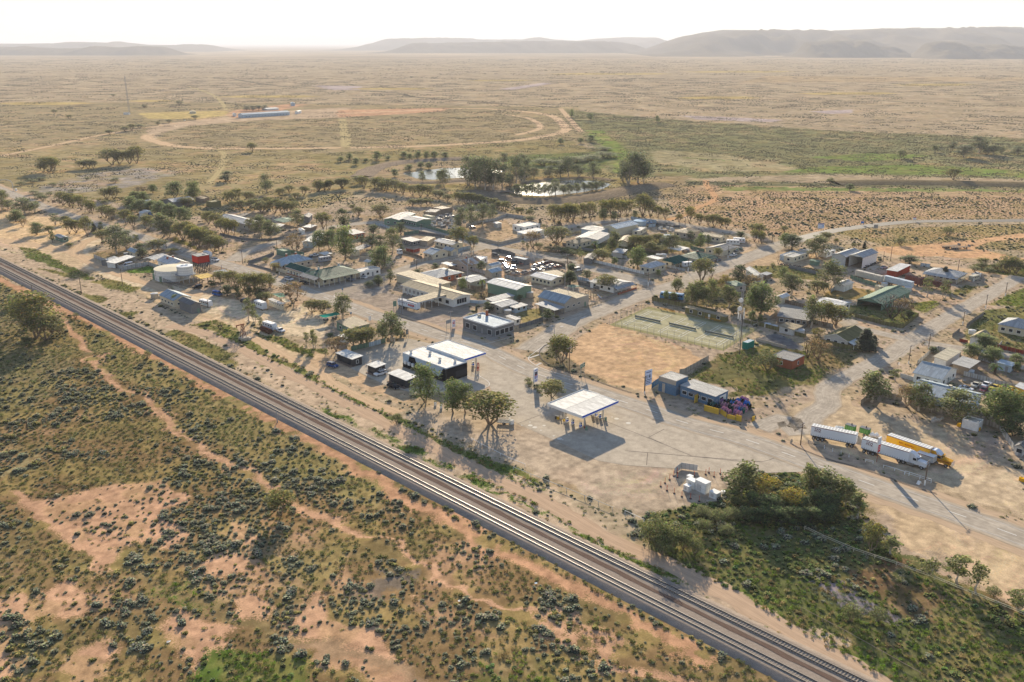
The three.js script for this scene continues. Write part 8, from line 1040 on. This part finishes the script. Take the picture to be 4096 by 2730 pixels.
one('E','dense green tree behind the red container','dark',1370,760,695,150);one('E','tall pale gum beside the white garage','gum',690,985,750,190);one('E','dark conifer before the long hipped house','conifer',1670,895,795,75);
trees('E','twin yellow green trees by the livestock crates','upright yellow green tree in front of the red livestock crates','sapling',[1520,1050,880,105,1672,1065,905,100]);
trees('E','thicket at the right edge by the track','dark mallee in the thicket at the right edge beyond the crossroads','mallee',[2230,830,700,140,2000,780,715,80,2290,850,740,110,2180,840,730,90]);trees('E','grey shrubs along the dirt street','grey rounded shrub on the verge of the dirt street','bush',[1930,830,775,90,2060,840,790,90,1990,800,745,80,2120,810,750,80]);
one('E','thin young tree on the dirt by the grey house','bare',245,770,690,50);one('E','little shrub by the row of tyres','bush',195,795,750,40);
// ---- view D
one('D','dark palm in the garden of the tan hipped house','palm',370,860,745,110);one('D','dark tall tree between the tan roofs','gum',590,860,645,150);one('D','second green tree before the tan roofs','pepper',565,860,740,110);one('D','round olive tree by the small grey shed','mallee',440,990,850,200);one('D','thin young gum on the back street verge','sapling',200,980,820,70);
trees('D','mallees in the middle yards','golden mallee in the crowded yards before the pale blue shed','mallee',[820,830,690,130,900,830,695,130,970,820,690,120,1060,760,675,100,1110,750,670,90,1010,870,770,130,1070,890,810,110,800,800,700,90]);
one('D','large pale grey gum in the middle yards','gum',1230,870,680,220);one('D','bright green rounded tree by the tan long roof','pepper',1570,850,675,145);one('D','dark tree behind the bright green rounded tree','dark',1660,800,690,90);one('D','dark bush beside the tan hipped roof','dark',1460,730,645,100);one('D','dark tree behind the parked caravans','dark',2030,740,645,130);one('D','leafless tree at the roadside by the caravans','bare',2190,760,660,90);one('D','thin golden mallee at the roadside past the caravans','mallee',2260,760,640,60);
one('D','big weeping pepper tree over the white fence','pepper',855,1070,830,240);one('D','small green tree inside the white fence','pepper',590,1030,945,95);one('D','round clipped tree before the cream hipped house','pepper',1092,1150,1085,70);one('D','round tree in front of the dark grey house','mallee',1770,950,830,90);one('D','dark conifer beside the green roofed house','cypress',1495,990,905,30);
one('D','tall branching mallee on the corner of the main street','mallee',1590,1220,970,240);one('D','bare brown sapling beside the tall branching mallee','bare',1700,1190,1070,90);one('D','leafless bush on the dirt before the cream house','bare',1290,1130,1070,70);
one('D','dark round tree on the street corner lot','dark',100,1100,1015,90);one('D','dark bushy tree by the corner lot sheds','dark',90,1250,1110,170);one('D','second dark bushy tree by the corner lot tanks','dark',280,1190,1090,130);one('D','mallee leaning over the verandah house','mallee',500,1310,1150,220);
one('D','grey dome shaped tree on the main street verge','bush',1305,1330,1165,130);
trees('D','trees round the blue bus','small tree beside the old blue bus','pepper',[1180,1440,1325,80,1265,1440,1345,110]);
// ---- view I: behind the tennis courts
trees('I','gums behind the tennis courts','bright green gum in the row behind the tennis courts','gum',[40,520,250,170,110,500,220,180,200,520,300,170,270,490,200,160,470,520,270,200,60,460,280,110]);one('I','great spreading gum beside the phone mast','pepper',830,590,260,380);one('I','second crown of dark gum behind the phone mast','gum',740,560,280,200);
one('I','dense dark round tree beside the grey roofed house','dark',590,210,45,230);one('I','golden wattle below the dense round tree','wattle',425,270,145,110);one('I','golden flowering shrub left of the green roofed cottage','wattle',385,290,200,80);one('I','rust brown tree behind the phone mast','rust',740,270,150,190);one('I','grey upright tree by the tyre row','pepper',1090,190,55,120);one('I','spreading dark gum above the white gabled shed','gum',1180,370,130,240);
one('I','golden mallee in the weedy yard','mallee',1480,350,215,180);one('I','second golden mallee by the white garage','mallee',1560,340,230,90);one('I','dark round bush at the court end','dark',530,600,495,110);one('I','low leafy tree under the great gum','pepper',730,680,560,110);one('I','leafy sapling left of the long dark roof','pepper',830,690,600,80);
one('I','tall spreading mallee over the long dark roof','gum',1410,745,400,210);one('I','dark gum right of the tall spreading mallee','mallee',1560,730,450,170);one('I','round dark mallee beside the lane','mallee',1690,720,500,270);
one('I','large grey conifer beside the olive roofed house','conifer',2020,1000,775,240);one('I','smaller conifer right of the large grey one','conifer',2120,950,840,100);one('I','yellow wattle left of the olive roofed house','wattle',1480,880,760,140);one('I','bare pale tree before the olive fence','bare',1370,1095,830,170);one('I','rounded rust tree before the olive fence','rust',1490,1110,900,250);one('I','dense dark tree beside the red brick hut','bush',910,1230,985,300);
// ---- view J, O: right side
one('J','broad leafless brown tree before the green roofed house','bare',770,640,380,330);one('J','brown tree joined to the broad leafless one','rust',900,620,420,220);one('J','round dark shrub below the broad leafless tree','dark',960,660,550,130);one('J','little tree on the dry lawn','sapling',500,375,310,70);
trees('J','rounded pepper trees by the red fence','rounded bright green pepper tree beside the red fence lane','pepper',[1690,1080,940,200,1910,1135,975,230,2190,1200,1060,170]);one('J','green pepper tree against the tan shed','pepper',1830,960,830,230);one('J','garden shrub at the corner of the white walled yard','dark',1245,1040,965,110);
one('O','dark palm in the yard behind the big shed','palm',1905,155,15,170);one('O','green tree beside the pale yard shed','pepper',2190,120,10,100);one('O','slim leafy tree at the verge fence','sapling',605,240,95,150);
one('O','broad dark gum at the corner of the truck stop fence','gum',295,525,160,400);one('O','thin brown gum second along the truck stop fence','rust',750,590,310,210);one('O','dense crowned gum third along the truck stop fence','gum',915,640,285,300);one('O','small thin gum between two bigger gums on the truck stop fence','sapling',1080,650,480,100);one('O','umbrella shaped gum beside the white container','gum',1395,765,390,400);
trees('O','great pepper tree at the truck stop','great drooping pepper tree filling the corner of the truck stop','pepper',[1930,830,350,470,2130,840,420,360]);one('O','low thicket under the great pepper tree','dark',2150,960,700,350);
// ---- view W, K: round the fuel station
one('W','thin grey gum beside the flat bed trailer','gum',905,905,590,290);trees('W','golden mallees by the tan skillion house','golden mallee in front of the tan skillion house','mallee',[500,980,755,270,590,960,770,210,650,930,740,150]);one('W','leafy green tree right of the golden mallees','pepper',800,880,715,150);one('W','dry golden shrub left of the cabins','rust',270,1010,860,210);one('W','dark round bush at the corner of the skillion house','dark',205,870,810,90);one('W','young green tree beside the left cabin','sapling',155,1120,980,60);one('W','thin bright young tree near the left edge of the cabins','sapling',20,990,770,90);one('W','small pencil cypress in the motel yard','cypress',1868,610,505,30);one('W','clipped shrub by the corner shop','bush',1820,620,585,110);
one('K','leafy pepper tree beside the right cabin','pepper',1145,600,195,320);one('K','rounded pepper tree in the group of three by the fuel store','pepper',1460,720,365,270);one('K','silvery pepper tree in the middle of the group of three','pepper',1600,720,400,240);one('K','spreading mallee over the caged trailer','mallee',1880,850,515,490);one('K','lone round bush on the bank below the fuel store','bush',815,835,715,130);
one('H','tall dark gum on the corner of the dirt lot','mallee',700,1140,840,290);one('H','second stem of the corner gum','gum',650,1110,880,180);one('H','low mallee on the garden island by the price sign','mallee',590,1540,1365,270);one('H','dark tree beside the verandah shed','dark',540,660,535,160);one('H','dome shaped grey tree by the tennis court','bush',2020,335,165,130);
trees('H','shrubs on the garden island','dry dark shrub on the garden island by the price sign','bush',[320,1370,1310,80,340,1420,1350,90,420,1440,1390,90,450,1490,1450,70]);
// ---- view F: caravan park side
trees('F','slim gums in the caravan park','slim gum in the pair on the caravan park sand','sapling',[1415,690,415,150,1478,705,470,110]);one('F','small slim sapling right of the pair of gums','sapling',1545,745,630,80);one('F','green tree between the blue roof and grey shed','pepper',575,490,375,110);one('F','dry spiky shrub beside the goods yard bank','bare',1085,770,680,120);
trees('F','young trees at the sand edge','thin young tree at the lower edge of the caravan park sand','sapling',[2070,960,800,100,2145,990,765,80]);one('F','small upright bush beside the railway','bush',262,1100,990,80);
trees('F','grey shrubs in the scrub by the red strip','small grey tree in the scrub beside the red strip','bush',[610,1440,1360,80,765,1410,1330,90]);
// ---- view R: big mallees left of the line
trees('R','big mallees left of the railway','big golden crowned mallee beside the railway at the left edge','mallee',[300,420,55,300,385,440,225,260,210,350,110,170]);one('R','golden sapling at the right of the big mallees','mallee',495,390,300,100);one('R','round bright bush behind the big mallees','pepper',130,160,68,120);one('R','dark bush at the feet of the big mallees','dark',220,490,415,100);
one('R','little spiky shrub beside the dirt track fork','bush',632,258,208,50);one('S','dark flat topped tree alone in the scrub','mallee',1185,190,92,95);
// ---- view Q, V: the thicket at lower right
one('Q','dense dark gum beside the white tank compound','gum',1080,560,245,290);one('Q','orange gold wattle in front of the dense dark gum','wattle',1290,580,370,240);one('Q','bright yellow wattle in the middle of the thicket','wattle',1540,690,490,230);one('Q','tall thin gum with clumped crown behind the wattles','gum',1705,590,265,190);one('Q','wide thin gum right of the tall clumped gum','gum',1850,600,325,270);one('Q','grey gum at the right end of the thicket','gum',2040,640,405,190);one('Q','slender forked sapling on the bare sand','sapling',2140,750,520,170);
trees('Q','dark shrubs filling the thicket','dark green shrub filling the thicket beside the highway','dark',[1180,660,520,200,1330,720,540,220,1480,700,580,200,1620,720,560,220,1760,700,500,220,1900,700,540,200,1010,620,500,150,1400,800,650,220,1560,800,660,220,1720,820,660,220,1850,780,640,200,1250,800,660,200,1540,560,430,180]);
trees('Q','tall shrubs above the railway bank','tall olive shrub in the clump above the railway bank','bush',[290,1000,700,260,420,1030,780,220,540,1030,830,190,640,1080,920,150,230,960,770,150,340,1080,900,200]);
trees('Q','grey shrubs above the green growth','grey green shrub on the slope above the green growth','bush',[720,720,640,180,850,780,660,180,980,760,650,180,1120,760,640,180,730,860,750,150,930,900,800,150]);
one('V','golden sapling beside the bare sand','mallee',675,350,225,75);one('V','thin dark gum right of the golden sapling','sapling',755,355,285,75);
trees('V','saplings along the bare sand','thin branching sapling on the edge of the bare sand at the lower right','sapling',[920,450,377,62,1035,480,370,105,1115,520,397,80,1290,590,512,80]);one('V','small leaning shrub by the pale rail','bush',1190,530,493,55);trees('V','grey bushes in the lilac growth','grey rounded bush among the lilac flowers above the line','bush',[590,640,560,70,705,640,580,65]);
// ---- scrub: saltbush and green tufts
const BLOCK=(()=>{
const w=1680,h=1204,c=document.createElement('canvas');c.width=w;c.height=h;const g=c.getContext('2d');g.fillStyle='#000';g.fillRect(0,0,w,h);g.strokeStyle=g.fillStyle='#fff';
const to=([x,z])=>[(x+420)*2,(-z-118)*2];
for(const[line,wd]of LANES){g.lineWidth=wd*2;g.beginPath();line.forEach((p,i)=>g[i?'lineTo':'moveTo'](...to(p)));g.stroke();}
for(const poly of PLOTS){g.beginPath();poly.forEach((p,i)=>g[i?'lineTo':'moveTo'](...to(p)));g.fill();}
const d=g.getImageData(0,0,w,h).data;
return(x,z)=>{const i=Math.floor((x+420)*2),j=Math.floor((-z-118)*2);return i>=0&&j>=0&&i<w&&j<h&&d[(j*w+i)*4]>100;};
})();
const scrubMat=new THREE.MeshPhysicalMaterial({name:'scrub_leaves',vertexColors:true,roughness:1,transmission:.3,thickness:0,specularIntensity:.2,side:THREE.DoubleSide});
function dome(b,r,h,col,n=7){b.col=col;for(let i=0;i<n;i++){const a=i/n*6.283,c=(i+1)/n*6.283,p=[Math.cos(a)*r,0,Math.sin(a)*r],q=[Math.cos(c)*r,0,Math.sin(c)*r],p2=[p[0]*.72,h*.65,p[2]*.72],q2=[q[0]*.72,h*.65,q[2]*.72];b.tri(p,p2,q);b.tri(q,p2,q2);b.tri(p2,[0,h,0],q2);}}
function bushGeo(v){
const s=seed;seed=500+v;const b=new MB(),lumps=2+v%3;
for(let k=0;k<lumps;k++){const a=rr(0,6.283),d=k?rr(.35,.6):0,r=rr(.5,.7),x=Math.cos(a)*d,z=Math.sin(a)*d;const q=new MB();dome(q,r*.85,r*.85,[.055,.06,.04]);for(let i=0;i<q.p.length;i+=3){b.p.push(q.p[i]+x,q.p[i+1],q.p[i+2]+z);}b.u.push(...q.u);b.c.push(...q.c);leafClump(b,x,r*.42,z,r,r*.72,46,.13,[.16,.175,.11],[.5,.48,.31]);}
seed=s;return b.geo();
}
const tuftGeo=(v)=>{const s=seed;seed=800+v;const b=new MB();for(let k=0;k<4;k++)leafClump(b,rr(-.6,.6),.1,rr(-.6,.6),rr(.35,.6),.3,16,.14,[.8,.8,.8],[1.5,1.5,1.4]);seed=s;return b.geo();};
const bushes=[],tufts=[],V=[0,0,0,0,0];
for(let f=120;f<700;){
const step=f<340?1.25:f<520?1.7:2.2,half=.64*f+14;
for(let x=-half;x<half;x+=step){
const X=x+rr(-.6,.6)*step,Zz=-(f+rr(-.6,.6)*step);vegAt(X,Zz,V);if(V[0]+V[1]<.04||BLOCK(X,Zz))continue;
const patch=fbm(X/8.5+9,Zz/8.5,3),big=fbm(X/38,Zz/38+7,2),p=smooth(.38,.62,patch*.65+big*.35),area_=step*step;
if(rnd()<V[0]*area_*.2*(.3+1.5*p)){const r=(rnd()<.1?rr(.9,1.6):rr(.28,.85))*(.7+.5*p);bushes.push([X,Zz,r,r*rr(.75,1.1),V[1]]);}
if(rnd()<V[1]*area_*.34*(.2+1.5*(1-p)))tufts.push([X,Zz,rr(.4,1.05),V[2],V[3],V[4],V[1]]);
}
f+=step;
}
const LEADS=[];
{
const size=(b)=>b[2]*Math.sqrt(b[3])/Math.hypot(b[0],b[1],CAM_H),seen=(b)=>Math.abs(b[0])<.55*-b[1]+2&&-b[1]>141;
const lead=bushes.filter((b)=>seen(b)&&-b[1]<330).sort((a,b)=>size(b)-size(a)).slice(0,280),set=new Set(lead),protos=[0,1,2,3,4].map(bushGeo);
for(const b of lead){
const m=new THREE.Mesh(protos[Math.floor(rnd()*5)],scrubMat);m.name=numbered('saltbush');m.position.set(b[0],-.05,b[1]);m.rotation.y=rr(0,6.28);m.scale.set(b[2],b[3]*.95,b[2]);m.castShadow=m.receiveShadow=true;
const right=b[0]>15&&b[1]>-190&&b[0]>-b[1]*.1,upper=-b[1]>215;
tag(m,right?'large grey green shrub mound in the scrub towards the lower right of the dirt track':upper?'large grey green saltbush mound left of the railway, up near the dirt track':'large grey green saltbush mound on the red earth in the lower left corner','shrub',right?'large shrubs towards the lower right':upper?'large saltbush mounds near the track':'large saltbush mounds in the lower left');scene.add(m);
}
const rest=bushes.filter((b)=>!set.has(b)),M=new THREE.Matrix4(),Q=new THREE.Quaternion(),Y=new THREE.Vector3(0,1,0),c=new THREE.Color();
protos.forEach((g,k)=>{
const own=rest.filter((_,i)=>i%5===k),im=new THREE.InstancedMesh(g,scrubMat,own.length);
own.forEach((b,i)=>{M.compose(new THREE.Vector3(b[0],-.05,b[1]),Q.setFromAxisAngle(Y,rr(0,6.28)),new THREE.Vector3(b[2],b[3],b[2]));im.setMatrixAt(i,M);const t=rr(.65,1.2),y=rnd()<.3?1.25:1;im.setColorAt(i,b[4]>1.3?c.setRGB(t*rr(.6,1.1),t*rr(.8,1.1),t*rr(.3,.55)):c.setRGB(t*y,t*(y>1?1.1:1),t*(y>1?.55:.95)));});
im.name=numbered('scrub');im.userData={kind:'stuff',label:'grey green saltbush scrub on the red earth'};im.castShadow=im.receiveShadow=true;scene.add(im);
});
[0,1,2].forEach((k)=>{
const own=tufts.filter((_,i)=>i%3===k),im=new THREE.InstancedMesh(tuftGeo(k),scrubMat,own.length);
own.forEach((b,i)=>{M.compose(new THREE.Vector3(b[0],0,b[1]),Q.setFromAxisAngle(Y,rr(0,6.28)),new THREE.Vector3(b[2],b[2]*rr(.7,1.5)*(.6+.5*Math.min(1.6,b[6])),b[2]));im.setMatrixAt(i,M);const t=rr(.6,1.15),d=rnd()<.25;im.setColorAt(i,d?c.setRGB(.3*t,.23*t,.1*t):b[6]>1.3?c.setRGB((.5*b[3]+.09)*t,(.6*b[4]+.135)*t,(.4*b[5]+.012)*t):c.setRGB((.5*b[3]+.05)*t,(.6*b[4]+.08)*t,(.5*b[5]+.01)*t));});
im.name=numbered('grass');im.userData={kind:'stuff',label:'low green and straw coloured tufts'};im.castShadow=im.receiveShadow=true;scene.add(im);
});
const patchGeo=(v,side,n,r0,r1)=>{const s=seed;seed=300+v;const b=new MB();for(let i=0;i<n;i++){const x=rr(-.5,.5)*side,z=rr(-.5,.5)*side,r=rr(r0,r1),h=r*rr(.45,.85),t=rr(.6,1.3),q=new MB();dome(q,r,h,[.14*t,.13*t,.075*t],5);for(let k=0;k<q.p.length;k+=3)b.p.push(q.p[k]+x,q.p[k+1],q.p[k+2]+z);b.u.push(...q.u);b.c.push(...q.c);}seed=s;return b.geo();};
const far=(f0,f1,side,n,r0,r1,k)=>{
const spots=[];for(let f=f0;f<f1;f+=side){const half=.6*f+60;for(let x=-half;x<half;x+=side){vegAt(x,-f,V);const p=.3+1.1*fbm(x/160,f/160,3);if(rnd()<V[0]*p*.85)spots.push([x+rr(-.3,.3)*side,-f-rr(-.3,.3)*side]);if(rnd()<(V[0]-1)*.6)spots.push([x+rr(-.4,.4)*side,-f-rr(-.4,.4)*side]);}}
[0,1,2].forEach((v)=>{const own=spots.filter((_,i)=>i%3===v),im=new THREE.InstancedMesh(patchGeo(v+k,side,n,r0,r1),scrubMat,own.length);own.forEach(([x,z],i)=>{M.compose(new THREE.Vector3(x,-.05,z),Q.setFromAxisAngle(Y,Math.floor(rr(0,4))*Math.PI/2+rr(-.2,.2)),new THREE.Vector3(1,rr(.8,1.2),1));im.setMatrixAt(i,M);const t=rr(.75,1.2);im.setColorAt(i,c.setRGB(t,t,t));});im.name=numbered('plain_scrub');im.userData={kind:'stuff',label:'dark low scrub dotting the plain'};im.castShadow=true;scene.add(im);});
};
far(695,1500,20,46,.25,.8,0);far(1500,3200,44,70,.4,1.15,10);far(3200,7000,110,50,.6,2.2,20);
console.log('bushes',bushes.length,'tufts',tufts.length);
}
renderer.render(scene,camera);
